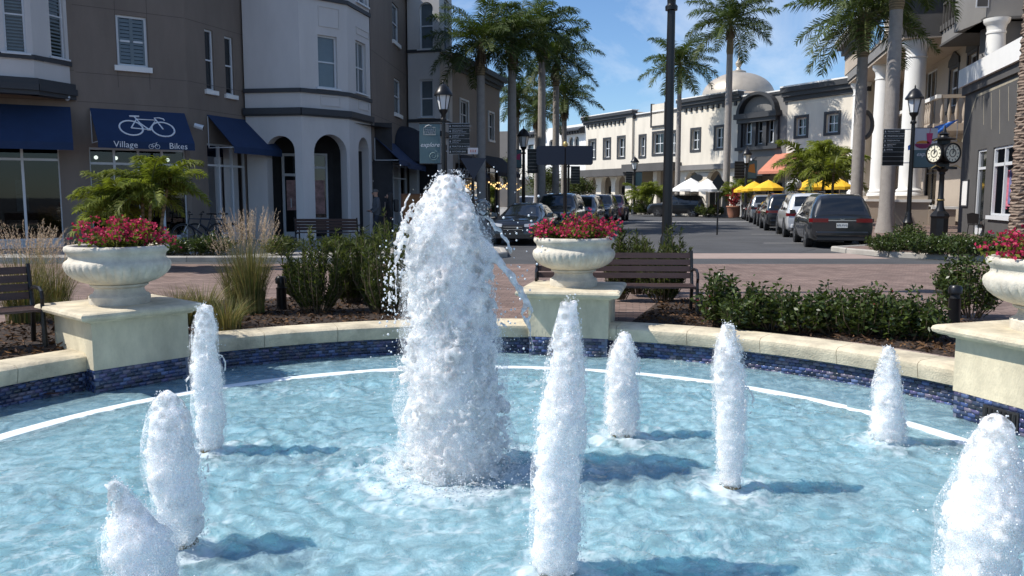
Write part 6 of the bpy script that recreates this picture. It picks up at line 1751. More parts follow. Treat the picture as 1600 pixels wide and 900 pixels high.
_, xl = lamp(991, DH, 0.13, at(991, 243, DH).z - .13, 'farthest street lamp before the cream arches', rb=0.11)
t, cl, x0, x1, z0, z1 = banner(993, 1003, 269, 290, DH, xl, 'small pale banner on the farthest lamp')
directory(978, 988, 268, 290, DH, xl, 'black directory sign on the farthest lamp', [''], 6)
DI = 57.0
_, xl = lamp(888, DI, 0.12, at(888, 228, DI).z - .12, 'street lamp behind the blank navy street sign', rb=0.10)
directory(892, 906, 260, 287, DI, xl, 'black directory sign below the blank navy street sign', [''], 6)
# blank-backed street sign
DS = 20.4
x = at(883, HOR, DS).x
t = thing('street_sign', 'two-panel navy street sign seen from behind on a finialed post', 'sign', (x, DS, 0))
mb = MB(); zt = at(883, 226, DS).z
mb.lathe([(0.12, 0), (0.12, 0.1), (0.055, 0.25), (0.045, 0.3), (0.045, zt - .12), (0.06, zt - .1), (0.05, zt - .05)], (x, DS, 0), 12); add('post', mb, K['black'], t, True, True)
mb = MB(); mb.ball((x, DS, zt), 0.065, 12, 8, 1.3); add('finial', mb, K['gold'], t, True, True)
for (a_, b_) in ((838, 882), (884, 926)):
    x0, x1, z0, z1 = on_lamp(a_, b_, 228, 258, DS, 0); rr = 0.06; pts = []
    for (cx, cz, q0) in ((x1 - rr, z0 + rr, -90), (x1 - rr, z1 - rr, 0), (x0 + rr, z1 - rr, 90), (x0 + rr, z0 + rr, 180)):
        pts += [(cx + rr * math.cos(R(q0 + k * 30)), DS - .05, cz + rr * math.sin(R(q0 + k * 30))) for k in range(4)]
    mb = MB(); mb.prism(pts, (0, -0.012, 0)); add('panel', mb, K['signblue'], t, world=True)
# yield sign seen from behind, and small plate
DY = 26.0
x = at(740, HOR, DY).x
t = thing('yield_sign', 'dark back of a triangular yield sign beside the plume top', 'sign', (x, DY, 0.12))
mb = MB(); mb.tube([(x, DY, 0.12), (x, DY, at(740, 232, DY).z)], 0.03, 8); add('post', mb, K['black'], t, world=True)
a_, b_, c_ = at(719, 247, DY), at(760, 247, DY), at(740, 281, DY)
mb = MB(); mb.prism([a_ - Y_ * .035, b_ - Y_ * .035, c_ - Y_ * .035], (0, -.006, 0)); add('panel', mb, K['signblue'], t, world=True)
x0, x1, z0, z1 = on_lamp(731, 747, 231, 241, DY, 0); mb = MB(); mb.box(x0, x1, DY - .045, DY - .035, z0, z1); pl = add('plate', mb, K['bgrey'], t, world=True)
mb = MB()
for k in range(3): mb.box(x0 + .08 + k * .07, x0 + .11 + k * .07, DY - .05, DY - .0455, z0 + .06, z1 - .06)
add('plate_marks', mb, mat('faded_red', (0.35, 0.12, 0.1), .7), pl, world=True)
# diamond sign
DD = 36.0
x = at(1122, HOR, DD).x
t = thing('diamond_sign', 'dark back of a diamond road sign before the white umbrellas', 'sign', (x, DD, 0))
mb = MB(); mb.tube([(x, DD, 0), (x, DD, at(1122, 300, DD).z)], 0.035, 8); add('post', mb, K['black'], t, world=True)
mb = MB(); mb.prism([at(q_[0], q_[1], DD) - Y_ * .04 for q_ in ((1122, 272), (1131.5, 285), (1122, 298), (1112.5, 285))], (0, -.008, 0)); add('panel', mb, K['black'], t, world=True)

# street clock
DC = 26.6
x = at(1470, HOR, DC).x
t = thing('street_clock', 'black and gold four-faced street clock on a fluted post', 'clock', (x, DC, 0.12), R(0))
OFF[t] = Vector((0, 0, 0))
zc = at(1470, 240, DC).z - .12
mb = MB(); mb.lathe([(0.27, 0), (0.27, 0.85), (0.30, 0.92), (0.27, 1.0), (0.18, 1.08)], n=8); add('pedestal', mb, K['black'], t)
mb = MB(); mb.lathe([(0.18, 1.05), (0.16, 1.12), (0.12, 1.2), (0.10, 1.4), (0.115, 1.42), (0.115, 1.46), (0.09, 1.5), (0.075, zc - .68), (0.10, zc - .64), (0.09, zc - .6), (0.17, zc - .54), (0.19, zc - .48)], n=16, rib=lambda j, k: 1 - .05 * (k % 2)); add('post', mb, K['black'], t, True)
mb = MB(); mb.lathe([(0.117, 1.425), (0.122, 1.44), (0.117, 1.455)], n=16); add('gold_ring', mb, K['gold'], t)
mb = MB(); mb.box(-.42, .42, -.10, .10, zc - .50, zc - .42); mb.box(-.10, .10, -.42, .42, zc - .498, zc - .422); mb.box(-.14, .14, -.14, .14, zc - .41, zc + .42); mb.lathe([(0.34, zc + .42), (0.36, zc + .46), (0.16, zc + .52), (0.12, zc + .58), (0.16, zc + .62), (0.07, zc + .68), (0.05, zc + .76), (0.003, zc + .92)], n=14); add('head', mb, K['black'], t)
mb = MB()
for s in (-1, 1):
    mb.tube([(s * .10, -.12, zc + .42), (s * .28, -.16, zc + .46), (s * .42, -.16, zc + .40), (s * .36, -.16, zc + .36)], .014, 6); mb.tube([(s * .10, -.12, zc - .46), (s * .32, -.22, zc - .38), (s * .48, -.22, zc - .48)], .014, 6)
add('scrollwork', mb, K['gold'], t)
for k in range(4):
    a = R(-117 - 43 + 86 * (k % 2) + (0 if k < 2 else 180))
    n_ = Vector((math.cos(a), math.sin(a), 0)); s_ = Vector((-n_.y, n_.x, 0)); c_ = n_ * .30 + Z * zc
    def ring(r_, o_): return [c_ + n_ * o_ + s_ * (r_ * math.cos(2 * math.pi * q / 28)) + Z * (r_ * math.sin(2 * math.pi * q / 28)) for q in range(28)]
    mb = MB(); vs = ring(.30, -.14) + ring(.325, .05) + ring(.32, .10) + ring(.275, .11) + ring(.27, .08)
    mb.add(vs, [(j * 28 + q, j * 28 + (q + 1) % 28, (j + 1) * 28 + (q + 1) % 28, (j + 1) * 28 + q) for j in range(4) for q in range(28)]); dl = add('dial_case', mb, K['black'], t, True)
    mb = MB(); mb.add(ring(.272, .082), [tuple(range(28))]); add('dial', mb, K['clock'], dl)
    mb = MB()
    for q in range(12):
        th = q * math.pi / 6; e = s_ * math.cos(th) + Z * math.sin(th); f_ = s_ * -math.sin(th) + Z * math.cos(th)
        mb.fbox(c_ + n_ * .084, e, f_, n_, .195, .245, -.012, .012, 0, .004)
    mb.tube([c_ + n_ * .088 + (s_ * math.cos(q * math.pi / 12) + Z * math.sin(q * math.pi / 12)) * .12 for q in range(25)], .012, 4)
    for (th, L_) in ((R(50), .12), (R(85), .19)):
        e = s_ * math.cos(th) + Z * math.sin(th); f_ = n_.cross(e)
        mb.fbox(c_ + n_ * .092, e, f_, n_, -.03, L_, -.009, .009, 0, .004)
    add('numerals_and_hands', mb, K['black'], dl)
OFF[t] = Vector((x, DC, .12))

# ------------------------------------------------------------------ bollard lights, sandwich boards, cafe furniture
def bollard(c, label, wire=False):
    t = thing('bollard_light', label, 'bollard light', c, 0, 'black garden bollards'); OFF[t] = Vector((0, 0, 0))
    mb = MB(); mb.lathe([(0.075, -.05), (0.07, .32), (0.075, .34)], n=14); add('post', mb, K['black'], t, True)
    mb = MB(); mb.lathe([(0.055, .34), (0.055, .40)], n=14); add('louvre', mb, K['plastic'], t)
    mb = MB(); mb.lathe([(0.08, .40), (0.082, .47), (0.06, .50), (0.001, .505)], n=14); add('cap', mb, K['black'], t, True)
bollard((at(440, 470, 11.6).x, 11.6, 0.03), 'small black bollard light in the mulch right of the tall grass')
bollard((at(1492, 470, 10.2).x, 10.2, 0.05), 'small black bollard light beside the rightmost pedestal')
bt = gnd(645, 372, .12)
t = thing('notice_board', 'tall orange-brown board standing by the shop door behind the plume', 'sign board', (bt.x, bt.y, .12), R(12)); OFF[t] = Vector((0, 0, 0))
mb = MB(); mb.box(-.36, .36, -.03, .03, .08, 1.6); add('board', mb, K['orange'], t)
mb = MB(); mb.box(-.42, -.36, -.05, .05, 0, 1.66); mb.box(.36, .42, -.05, .05, 0, 1.66); mb.box(-.36, .36, -.05, .05, 1.6, 1.66); add('frame', mb, K['wood'], t)
st = gnd(1416, 349, .12)
t = thing('menu_stand', 'thin black framed menu stand in front of the columns', 'sign board', (st.x, st.y, .12), R(5)); OFF[t] = Vector((0, 0, 0))
for s in (-1, 1):
    mb = MB(); mb.tube([(s * .38, 0, 0), (s * .38, 0, 1.9)], .03, 6); add('leg', mb, K['black'], t)
mb = MB(); mb.box(-.35, .35, -.02, .02, .95, 1.88); add('panel', mb, K['letdim'], t)
mb = MB(); mb.tube([(-.38, 0, 1.9), (.38, 0, 1.9)], .03, 6); mb.tube([(-.38, 0, .93), (.38, 0, .93)], .03, 6); add('rail', mb, K['black'], t)
def chair(c, rz, m, label, group, s=1.0):
    t = thing('cafe_chair', label, 'chair', c, rz, group); OFF[t] = Vector((0, 0, 0))
    mb = MB(); mb.box(-.22, .22, -.22, .22, .43, .46); add('seat', mb, m, t)
    for (a, b) in ((-1, -1), (1, -1), (-1, 1), (1, 1)):
        mb = MB(); mb.tube([(a * .22, b * .24, 0), (a * .20, b * .20, .44)], .018, 6); add('leg', mb, m, t)
    mb = MB(); vs = []
    for i in range(7):
        a = -.24 + .48 * i / 6; yv = .22 + .05 * math.cos((i - 3) / 3 * 1.4)
        vs += [(a * .9, yv, .48), (a, yv + .05, .92 - .05 * abs(i - 3) / 3)]
    mb.add(vs + [(x_, y_ + .02, z_) for x_, y_, z_ in vs], [(2 * i, 2 * i + 2, 2 * i + 3, 2 * i + 1) for i in range(6)] + [(14 + 2 * i + 1, 14 + 2 * i + 3, 14 + 2 * i + 2, 14 + 2 * i) for i in range(6)]); add('backrest', mb, m, t, True)
    for a in (-1, 1):
        mb = MB(); mb.tube([(a * .23, .23, .68), (a * .25, -.15, .66), (a * .22, -.22, .44)], .016, 6); add('armrest', mb, m, t)
    return t
q = gnd(1565, 371, .12); chair((q.x, q.y, .12), R(200), K['black'], 'black armchair by the shop window with dresses', 'chairs outside the charcoal shop')
q = gnd(1541, 369, .12); chair((q.x - .3, q.y + .2, .12), R(120), K['black'], 'black armchair partly behind the other by the charcoal shop door', 'chairs outside the charcoal shop')
for i, (px, d, rz) in enumerate(((1088, 70.5, 20), (1096, 71, 200), (1104, 70, 90), (1113, 69.5, 250), (1122, 69, 30))):
    chair((at(px, HOR, d).x, d, .125), R(rz), K['wood'], ['leftmost brown cafe chair under the white umbrellas', 'second brown cafe chair under the white umbrellas', 'middle brown cafe chair under the white umbrellas', 'fourth brown cafe chair under the white umbrellas', 'brown cafe chair nearest the flared palm trunk'][i], 'brown cafe chairs')
def umbrella(px, d, topy, boty, wpx, m, label, group):
    x = at(px, HOR, d).x; zt = at(px, topy, d).z; zb = at(px, boty, d).z; r_ = wpx / 2 / FPX * d
    t = thing('cafe_umbrella', label, 'umbrella', (x, d, .12), 0, group); OFF[t] = Vector((0, 0, 0))
    mb = MB(); n = 8; vs = [(0, 0, zt - .12)]; fs = []
    for j, f_ in enumerate((0.5, 1.0)):
        for k in range(n * 2):
            a = math.pi * k / n; sag = 1 - (0.06 if k % 2 else 0) * f_
            vs.append((r_ * f_ * sag * math.cos(a), r_ * f_ * sag * math.sin(a), zt - .12 - (zt - zb) * (f_ ** 1.15) * (1 if k % 2 == 0 else 0.97)))
    N2 = n * 2
    fs += [(0, 1 + k, 1 + (k + 1) % N2) for k in range(N2)] + [(1 + k, 1 + N2 + k, 1 + N2 + (k + 1) % N2, 1 + (k + 1) % N2) for k in range(N2)]
    m0 = len(vs); vs += [(vs[1 + N2 + k][0], vs[1 + N2 + k][1], vs[1 + N2 + k][2] - .18) for k in range(N2)]
    fs += [(1 + N2 + k, m0 + k, m0 + (k + 1) % N2, 1 + N2 + (k + 1) % N2) for k in range(N2)]
    mb.add(vs, fs); add('canopy', mb, m, t)
    mb = MB(); mb.tube([(0, 0, 0), (0, 0, zt - .1)], .03, 8); add('pole', mb, K['white'], t)
    mb = MB()
    for k in range(n):
        a = 2 * math.pi * k / n; mb.tube([(0, 0, zb - .3), (r_ * .55 * math.cos(a), r_ * .55 * math.sin(a), zt - .2 - (zt - zb) * .52)], .012, 4)
    add('ribs', mb, K['white'], t)
    mb = MB(); mb.lathe([(.32, 0), (.32, .06), (.06, .1)], n=12); add('base', mb, K['black'], t)
WU = [(1079, 69, 278, 296, 60), (1105, 66, 279, 296, 52), (1118, 71, 282, 297, 40)]
for i, q in enumerate(WU): umbrella(*q, K['umbw'], ['leftmost white cafe umbrella by the cream arches', 'middle white cafe umbrella by the cream arches', 'rightmost white cafe umbrella, behind the diamond sign'][i], 'white cafe umbrellas')
YU = [(1178, 58, 283, 295, 40), (1200, 55, 281, 294, 48), (1262, 54, 280, 293, 42), (1287, 55, 280, 292, 40), (1311, 52, 279, 292, 42), (1158, 60, 290, 297, 24)]
for i, q in enumerate(YU): umbrella(*q, K['yellow'], ['yellow cafe umbrella just right of the far lamp', 'widest yellow cafe umbrella above the black car', 'yellow cafe umbrella right of the white helmet-like ball', 'yellow cafe umbrella between the two slim posts', 'rightmost yellow cafe umbrella beside the palm trunk', 'small yellow cafe umbrella left of the far lamp'][i], 'yellow cafe umbrellas')
q = at(1241, 291, 50)
t = thing('giant_helmet', 'big white ball-shaped display with dark grille above the white car roof', 'display', (q.x, q.y, .12))
OFF[t] = Vector((0, 0, 0)); zz = q.z - .12
mb = MB(); mb.ball((0, 0, zz + .1), .44, 20, 14, .85); add('shell', mb, K['white'], t, True)
mb = MB(); mb.tube([(0, 0, 0), (0, 0, zz - .2)], .06, 8); add('post', mb, K['letdim'], t)
mb = MB()
for k in range(3): mb.tube([(-.16 + k * .16, -.40, zz - .10), (-.16 + k * .16, -.43, zz - .28)], .022, 6)
mb.tube([(-.24, -.38, zz - .12), (.24, -.38, zz - .12)], .022, 6); mb.tube([(-.22, -.40, zz - .28), (.22, -.40, zz - .28)], .022, 6); add('grille', mb, K['black'], t)
for (px, d, label) in ((1147, 62, 'terracotta pot with red-leaved plant beside the flared palm trunk'),):
    q = at(px, 330, d)
    t = thing('plant_pot', label, 'plant pot', (q.x, d, .12)); OFF[t] = Vector((0, 0, 0))
    mb = MB(); mb.lathe([(.38, 0), (.48, .3), (.55, .75), (.60, .8), (.58, .88), (.5, .86)], n=20); add('pot', mb, K['terracotta'], t, True)
    POT = (t, q.x, d)
# wheel ornament on the far column
q = at(1350, 195, 51); t = thing('round_wall_ornament', 'round dark ring ornament by the far white column', 'ornament', q)
OFF[t] = Vector((0, 0, 0))
mb = MB(); mb.tube([(.55 * math.cos(k * math.pi / 12), 0.12 * math.cos(k * math.pi / 12), .8 * math.sin(k * math.pi / 12)) for k in range(25)], .14, 8); add('ring', mb, K['dgrey'], t, True)
mb = MB(); mb.fbox(Vector((0, 0, 0)), X_, Y_, Z, -.42, .42, .06, .12, -.62, .62); add('plate', mb, K['beige'], t)
mb = MB(); mb.tube([(0, .1, 0), (.9, 1.2, 0)], .06, 6); add('bracket', mb, K['dgrey'], t)

# ------------------------------------------------------------------ bicycles
def bicycle(c, rz, label, lean=R(8), steer=0.0):
    t = thing('bicycle', label, 'bicycle', c, rz, 'bicycles outside the bike shop'); OFF[t] = Vector((0, 0, 0))
    t.rotation_euler = (lean, 0, rz)
    Rr_ = .345
    def wheel(x):
        mb = MB(); mb.tube([(x + Rr_ * math.cos(k * math.pi / 16), 0, Rr_ + Rr_ * math.sin(k * math.pi / 16)) for k in range(33)], .028, 8, False); w = add('wheel', mb, K['tyre'], t, True)
        mb = MB(); mb.tube([(x + (Rr_ - .035) * math.cos(k * math.pi / 16), 0, Rr_ + (Rr_ - .035) * math.sin(k * math.pi / 16)) for k in range(33)], .012, 6, False); add('rim', mb, K['rim'], w, True)
        mb = MB()
        for k in range(18):
            a = k * 2 * math.pi / 18; mb.tube([(x, .02 * (-1) ** k, Rr_), (x + (Rr_ - .035) * math.cos(a), 0, Rr_ + (Rr_ - .035) * math.sin(a))], .0022, 4)
        add('spokes', mb, K['chrome'], w)
        mb = MB(); mb.tube([(x, -.05, Rr_), (x, .05, Rr_)], .03, 10); add('hub', mb, K['rim'], w)
        mb = MB(); mb.tube([(x, .045, Rr_), (x, .048, Rr_)], .08, 16); add('brake_disc', mb, K['chrome'], w)
    wheel(-.53); wheel(.55)
    bb_, se, hd, h2 = (-.10, 0, .30), (-.27, 0, .82), (.36, 0, .86), (.40, 0, .70)
    mb = MB()
    for (a, b, r_) in ((bb_, se, .019), (se, hd, .017), (bb_, h2, .026), (hd, h2, .024), ((-.53, .05, Rr_), bb_, .013), ((-.53, -.05, Rr_), bb_, .013), ((-.53, .05, Rr_), (-.25, 0, .74), .011), ((-.53, -.05, Rr_), (-.25, 0, .74), .011)): mb.tube([a, b], r_, 7)
    add('frame', mb, mat('bike_frame', (.03, .035, .05), .35, .3), t)
    mb = MB()
    for s in (-1, 1): mb.tube([(.40, .05 * s, .70), (.55, .055 * s, Rr_)], .016, 7)
    add('fork', mb, K['chrome'], t)
    mb = MB(); mb.tube([se, (-.31, 0, .98)], .014, 7); add('seat_post', mb, K['black'], t)
    mb = MB(); vs = [(-.46, -.08, .985), (-.46, .08, .985), (-.33, .07, .99), (-.33, -.07, .99), (-.16, .018, .985), (-.16, -.018, .985)]; vs += [(a, b, c_ + .035) for a, b, c_ in vs]
    mb.add(vs, [(0, 1, 2, 3), (3, 2, 4, 5), (6, 9, 8, 7), (9, 11, 10, 8), (0, 6, 7, 1), (1, 7, 8, 2), (2, 8, 10, 4), (4, 10, 11, 5), (5, 11, 9, 3), (3, 9, 6, 0)]); add('saddle', mb, K['black'], t, True)
    mb = MB(); mb.tube([hd, (.34, 0, 1.0)], .016, 7); mb.tube([(.32, -.34, 1.04), (.37, -.15, 1.0), (.38, .15, 1.0), (.32, .34, 1.04)], .014, 7); hb = add('handlebar', mb, K['black'], t)
    mb = MB(); mb.tube([(.32, -.34, 1.04), (.29, -.24, 1.025)], .02, 7); mb.tube([(.32, .34, 1.04), (.29, .24, 1.025)], .02, 7); add('grip', mb, K['tyre'], hb)
    mb = MB(); mb.tube([(-.10, .06, .30), (-.10, .065, .30)], .09, 18); mb.tube([(-.10, -.10, .30), (-.06, -.10, .14)], .012, 6); mb.tube([(-.10, .10, .30), (-.14, .10, .46)], .012, 6); add('crank', mb, K['rim'], t)
b0 = gnd(300, 384, .12); b1 = gnd(333, 383, .12)
bicycle((b0.x + .2, b0.y + .3, .12), R(208), 'dark bicycle left of the pair by the storefront', R(-6))
bicycle((b1.x, b1.y + .1, .12), R(195), 'dark bicycle with larger front wheel nearest the right storefront', R(-6))

# ------------------------------------------------------------------ two walkers
def person(c, rz, label, man):
    t = thing('person', label, 'person', c, rz, 'walkers on the left pavement'); OFF[t] = Vector((0, 0, 0))
    H_ = 1.80 if man else 1.68; k = H_ / 1.78
    J = dict(pel=(0, 0, .95), sp=(0.02, 0, 1.12), ch=(0.02, 0, 1.32), nk=(0.02, 0, 1.50), nk2=(.035, 0, 1.56), hd=(.05, 0, 1.64), ht=(.045, 0, 1.74),
             hl=(0, .095, .92), kl=(.14, .10, .50), al=(-.02, .10, .09), tl=(.14, .11, .03),
             hr=(0, -.095, .92), kr=(-.02, -.10, .50), ar=(-.26, -.10, .12), tr=(-.13, -.11, .03),
             sl=(.01, .19, 1.43), el=(-.02 if not man else .0, .27, 1.17), wl=(.16 if man else -.02, .22, 1.02 if man else .93), fl=(.25 if man else .0, .15, 1.03 if man else .84),
             sr=(.01, -.19, 1.43), er=(.02, -.27, 1.16), wr=(.22 if man else .12, -.20, 1.04 if man else .96), fr=(.30 if man else .17, -.12, 1.06 if man else .88))
    rad_ = dict(pel=.155, sp=.145, ch=.165, nk=.075, nk2=.058, hd=.098, ht=.075, hl=.10, kl=.062, al=.045, tl=.042, hr=.10, kr=.062, ar=.045, tr=.042, sl=.075, el=.050, wl=.036, fl=.034, sr=.075, er=.050, wr=.036, fr=.034)
    names = list(J); ed = [('pel', 'sp'), ('sp', 'ch'), ('ch', 'nk'), ('nk', 'nk2'), ('nk2', 'hd'), ('hd', 'ht'), ('pel', 'hl'), ('hl', 'kl'), ('kl', 'al'), ('al', 'tl'), ('pel', 'hr'), ('hr', 'kr'), ('kr', 'ar'), ('ar', 'tr'), ('ch', 'sl'), ('sl', 'el'), ('el', 'wl'), ('wl', 'fl'), ('ch', 'sr'), ('sr', 'er'), ('er', 'wr'), ('wr', 'fr')]
    me = bpy.data.meshes.new('tmp'); me.from_pydata([tuple(a * k for a in J[n]) for n in names], [(names.index(a), names.index(b)) for a, b in ed], [])
    o = bpy.data.objects.new('tmp', me); COL.objects.link(o)
    md = o.modifiers.new('s', 'SKIN'); sd2 = o.modifiers.new('d', 'SUBSURF'); sd2.levels = 2; sd2.render_levels = 2
    for i, n in enumerate(names):
        sv = me.skin_vertices[0].data[i]; r_ = rad_[n] * k
        sv.radius = (r_, r_ * (1.15 if n in ('ch', 'sp', 'pel') else 1)); sv.use_root = (n == 'pel')
    bpy.context.view_layer.update()
    m2 = bpy.data.meshes.new_from_object(o.evaluated_get(bpy.context.evaluated_depsgraph_get()))
    bpy.data.objects.remove(o); bpy.data.meshes.remove(me)
    jk = mat('jacket_grey', (.075, .082, .095), .85, var=.2, vscale=12) if man else mat('coat_black', (.012, .012, .014), .85)
    tr_ = mat('jeans_dark', (.022, .027, .040), .9, var=.2, vscale=20) if man else mat('trousers_black', (.012, .012, .013), .9)
    sh = mat('shoe_dark', (.02, .018, .017), .6)
    for m_ in (K['skin'], jk, tr_, sh): m2.materials.append(m_)
    mi = []
    for p in m2.polygons:
        z = p.center.z / k; y = abs(p.center.y)
        if z > 1.525: mi.append(0)
        elif z > .93 or (y > .17 * k and z > .8):
            hand = (p.center.x > (.185 if man else .13) * k and z < 1.12 and y < .21 * k and y > .05) or (not man and z < .90 and y > .17 * k)
            mi.append(0 if hand else 1)
        elif z > .115: mi.append(2)
        else: mi.append(3)
    m2.polygons.foreach_set('material_index', mi); m2.polygons.foreach_set('use_smooth', np.ones(len(m2.polygons), dtype=bool)); m2.name = 'body'
    link('body', m2, t)
    hm = mat('hair_grey', (.10, .095, .09), .8) if man else mat('hair_black', (.008, .007, .007), .6)
    mb = MB(); hx, hz = .05 * k, 1.68 * k
    if man:
        mb.lathe([(.102, 0.01), (.106, .03), (.095, .07), (.055, .105), (.001, .115)], (hx - .01, 0, hz - .01), 16); add('hair', mb, hm, t, True)
        mb = MB(); mb.tube([(hx + .09, -.06, hz - .02), (hx + .115, 0, hz - .02), (hx + .09, .06, hz - .02)], .014, 6); add('sunglasses', mb, K['plastic'], t)
    else:
        mb.lathe([(.10, -.30), (.115, -.18), (.105, -.05), (.105, .03), (.085, .085), (.001, .112)], (hx - .062, 0, hz), 16); add('hair', mb, hm, t, True)
        mb = MB(); mb.box(-.30, -.14, -.15, .15, 1.02, 1.46); o = add('backpack', mb, K['plastic'], t); bv = o.modifiers.new('b', 'BEVEL'); bv.width = .05; bv.segments = 3
        mb = MB(); mb.box(.155, .17, -.06, .06, 1.15, 1.36); add('scarf', mb, mat('scarf_pale', (.35, .28, .25), .8), t)
    mb = MB(); mb.box(hx + .085, hx + .118, -.014, .014, hz - .075, hz - .03); add('nose', mb, K['skin'], t)
    if man:
        mb = MB(); mb.box(.28, .36, -.05, .06, 1.045, 1.065); add('phone', mb, K['plastic'], t)
q = gnd(590, 378, .12); person((q.x, q.y, .12), R(200), 'man in grey jacket and dark jeans looking down at his hands', True)
q = gnd(606, 378, .12); person((q.x + .05, q.y + .25, .12), R(195), 'woman in black with long dark hair walking behind the man', False)
# ------------------------------------------------------------------ plants
def quads_mesh(name, P, m, parent, C, kind=None):
    """P: (n,4,3) quads, C: (n,3) colour multipliers"""
    n = len(P); F = np.arange(n * 4).reshape(-1, 4)
    o = link(name, new_mesh(name, P.reshape(-1, 3), F, m, False, np.repeat(C, 4, axis=0)), parent)
    return o
def leaves(B, D, L, W, g, fold=0.25):
    """diamond leaves at bases B along unit dirs D"""
    n = len(B)
    r_ = g.normal(size=(n, 3)); s = np.cross(D, r_); s /= np.linalg.norm(s, axis=1, keepdims=True) + 1e-9
    nn = np.cross(s, D)
    L = np.broadcast_to(np.asarray(L), (n,))[:, None]; W = np.broadcast_to(np.asarray(W), (n,))[:, None]
    mid = B + D * L * 0.5 + nn * (L * fold * 0.3)
    tip = B + D * L - nn * (L * fold * 0.2)
    return np.stack([B, mid + s * W / 2, tip, mid - s * W / 2], 1)
def unit(v): return v / (np.linalg.norm(v, axis=-1, keepdims=True) + 1e-9)
def shade(g, n, lo=0.55, hi=1.4, yel=0.25):
    b = g.uniform(lo, hi, n); y = g.uniform(0, yel, n)
    return np.stack([b * (1 + y), b * (1 + y * 0.5), b * (1 - y)], 1)
def shrub(c, label, group, seed, kind='upright', h=0.9, sp=0.35, nst=22, nl=60, m=None, ll=0.06, lw=0.016, name='shrub', cat='shrub', flowers=0, rz=0.0):
    g = np.random.default_rng(seed)
    t = thing(name, label, cat, c, 0, group); OFF[t] = Vector((0, 0, 0))
    mb = MB(); B = []; D = []
    for k in range(nst):
        a = g.uniform(0, 6.28); rr = sp * math.sqrt(g.uniform(0.0, 1)) 
        hh = h * g.uniform(0.55, 1.05) * (1.0 - 0.30 * (rr / sp) ** 2 if kind != 'flat' else 1)
        p0 = np.array([rr * .35 * math.cos(a), rr * .35 * math.sin(a), 0]); p1 = np.array([rr * math.cos(a) + g.normal(0, .03), rr * math.sin(a) + g.normal(0, .03), hh])
        pm = (p0 + p1) / 2 + np.array([rr * .25 * math.cos(a), rr * .25 * math.sin(a), -.02])
        mb.tube([p0, pm, p1], [.008, .006, .003], 4, False)
        tt = g.uniform(0.12 if kind == 'upright' else 0.25, 1.02, nl)
        q = (1 - tt)[:, None] ** 2 * p0 + 2 * (tt * (1 - tt))[:, None] * pm + tt[:, None] ** 2 * p1
        if kind == 'upright':
            d = unit(np.stack([g.normal(0, .6, nl), g.normal(0, .6, nl), g.uniform(.35, 1.1, nl)], 1))
        else:
            d = unit(np.stack([g.normal(0, 1, nl), g.normal(0, 1, nl), g.uniform(-.2, 1.2, nl)], 1))
            q = q + g.normal(0, .035, (nl, 3))
        B.append(q); D.append(d)
    B = np.concatenate(B); D = np.concatenate(D)
    B[:, 2] = np.maximum(B[:, 2], 0.02)
    add('stems', mb, K['stem'], t)
    P = leaves(B, D, g.uniform(.5, 1.45, len(B)) * ll, g.uniform(.6, 1.35, len(B)) * lw, g)
    quads_mesh('foliage', P, m or K['leaf_shrub'], t, shade(g, len(P)))
    if flowers:
        i = g.integers(0, len(B), flowers); q = B[i] + np.array([0, 0, .03])
        Pf = np.concatenate([leaves(q, unit(g.normal(size=(flowers, 3)) + [0, 0, .5]), .03, .026, g) for _ in range(3)])
        quads_mesh('flowers', Pf, K['petal'], t, shade(g, len(Pf), .8, 1.3, .1))
    OFF[t] = Vector(c)
    return t
def pos(px, d, z=0.04): return (at(px, HOR, d).x, d, z)
# upright narrow-leaved shrubs behind the fountain
UP = [(490, 11.3, 1.22, .46, 'upright narrow-leaved shrub right of the tall plume grass'), (546, 12.4, 1.0, .36, 'low upright shrub between the two taller shrubs'), (598, 11.2, 1.42, .46, 'tall upright shrub hugging the left side of the plume'), (640, 12.0, 1.1, .34, 'upright shrub half hidden behind the plume'),
      (462, 13.0, .62, .26, 'small pale shrub before the arcade bench'), (972, 12.9, 1.12, .26, 'upright shrub between the middle urn and tall lamp post'), (1000, 13.6, 1.0, .34, 'bushy upright shrub behind the long bench back'), (1040, 12.6, 1.15, .42, 'broad upright shrub at the foot of the tall lamp post')]
for i, (px, d, h, sp, lb) in enumerate(UP): shrub(pos(px, d), lb, 'upright shrubs behind the fountain', 300 + i, 'upright', h, sp, 44, 110, K['leaf_shrub'], .085, .018)
HD = [(1128, 10.28, 0.72, .30, 'tall open hedge shrub beside the long bench end'), (1165, 9.93, 0.50, .34, 'first low hedge shrub right of the bench'), (1212, 9.88, 0.62, .40, 'second dense hedge shrub along the coping'), (1262, 9.68, 0.56, .42, 'third dense hedge shrub along the coping'), (1310, 9.53, 0.64, .42, 'fourth hedge shrub with upright tips'), (1352, 9.38, 0.68, .40, 'fifth hedge shrub behind the short cone jet'), (1400, 9.28, 0.55, .38, 'sixth hedge shrub with a few pink blooms'), (1446, 9.13, 0.60, .38, 'last hedge shrub left of the bollard light')]
for i, (px, d, h, sp, lb) in enumerate(HD): shrub(pos(px, d, .05), lb, 'low hedge shrubs on the right', 400 + i, 'round', h * .92, sp * .92, 30, 52, K['leaf_hedge'], .070, .034, flowers=14 if i in (0, 6) else 0)
shrub(pos(1528, 11.0, .04), 'large rounded shrub behind the bollard light at right', 'low hedge shrubs on the right', 420, 'round', .98, .50, 40, 75, K['leaf_hedge'], .07, .034)
shrub(pos(1375, 24.3, .13), 'small shrub at the island nose behind the grey car', 'island ground cover', 421, 'round', .42, .32, 20, 50, K['leaf_hedge'], .07, .036)
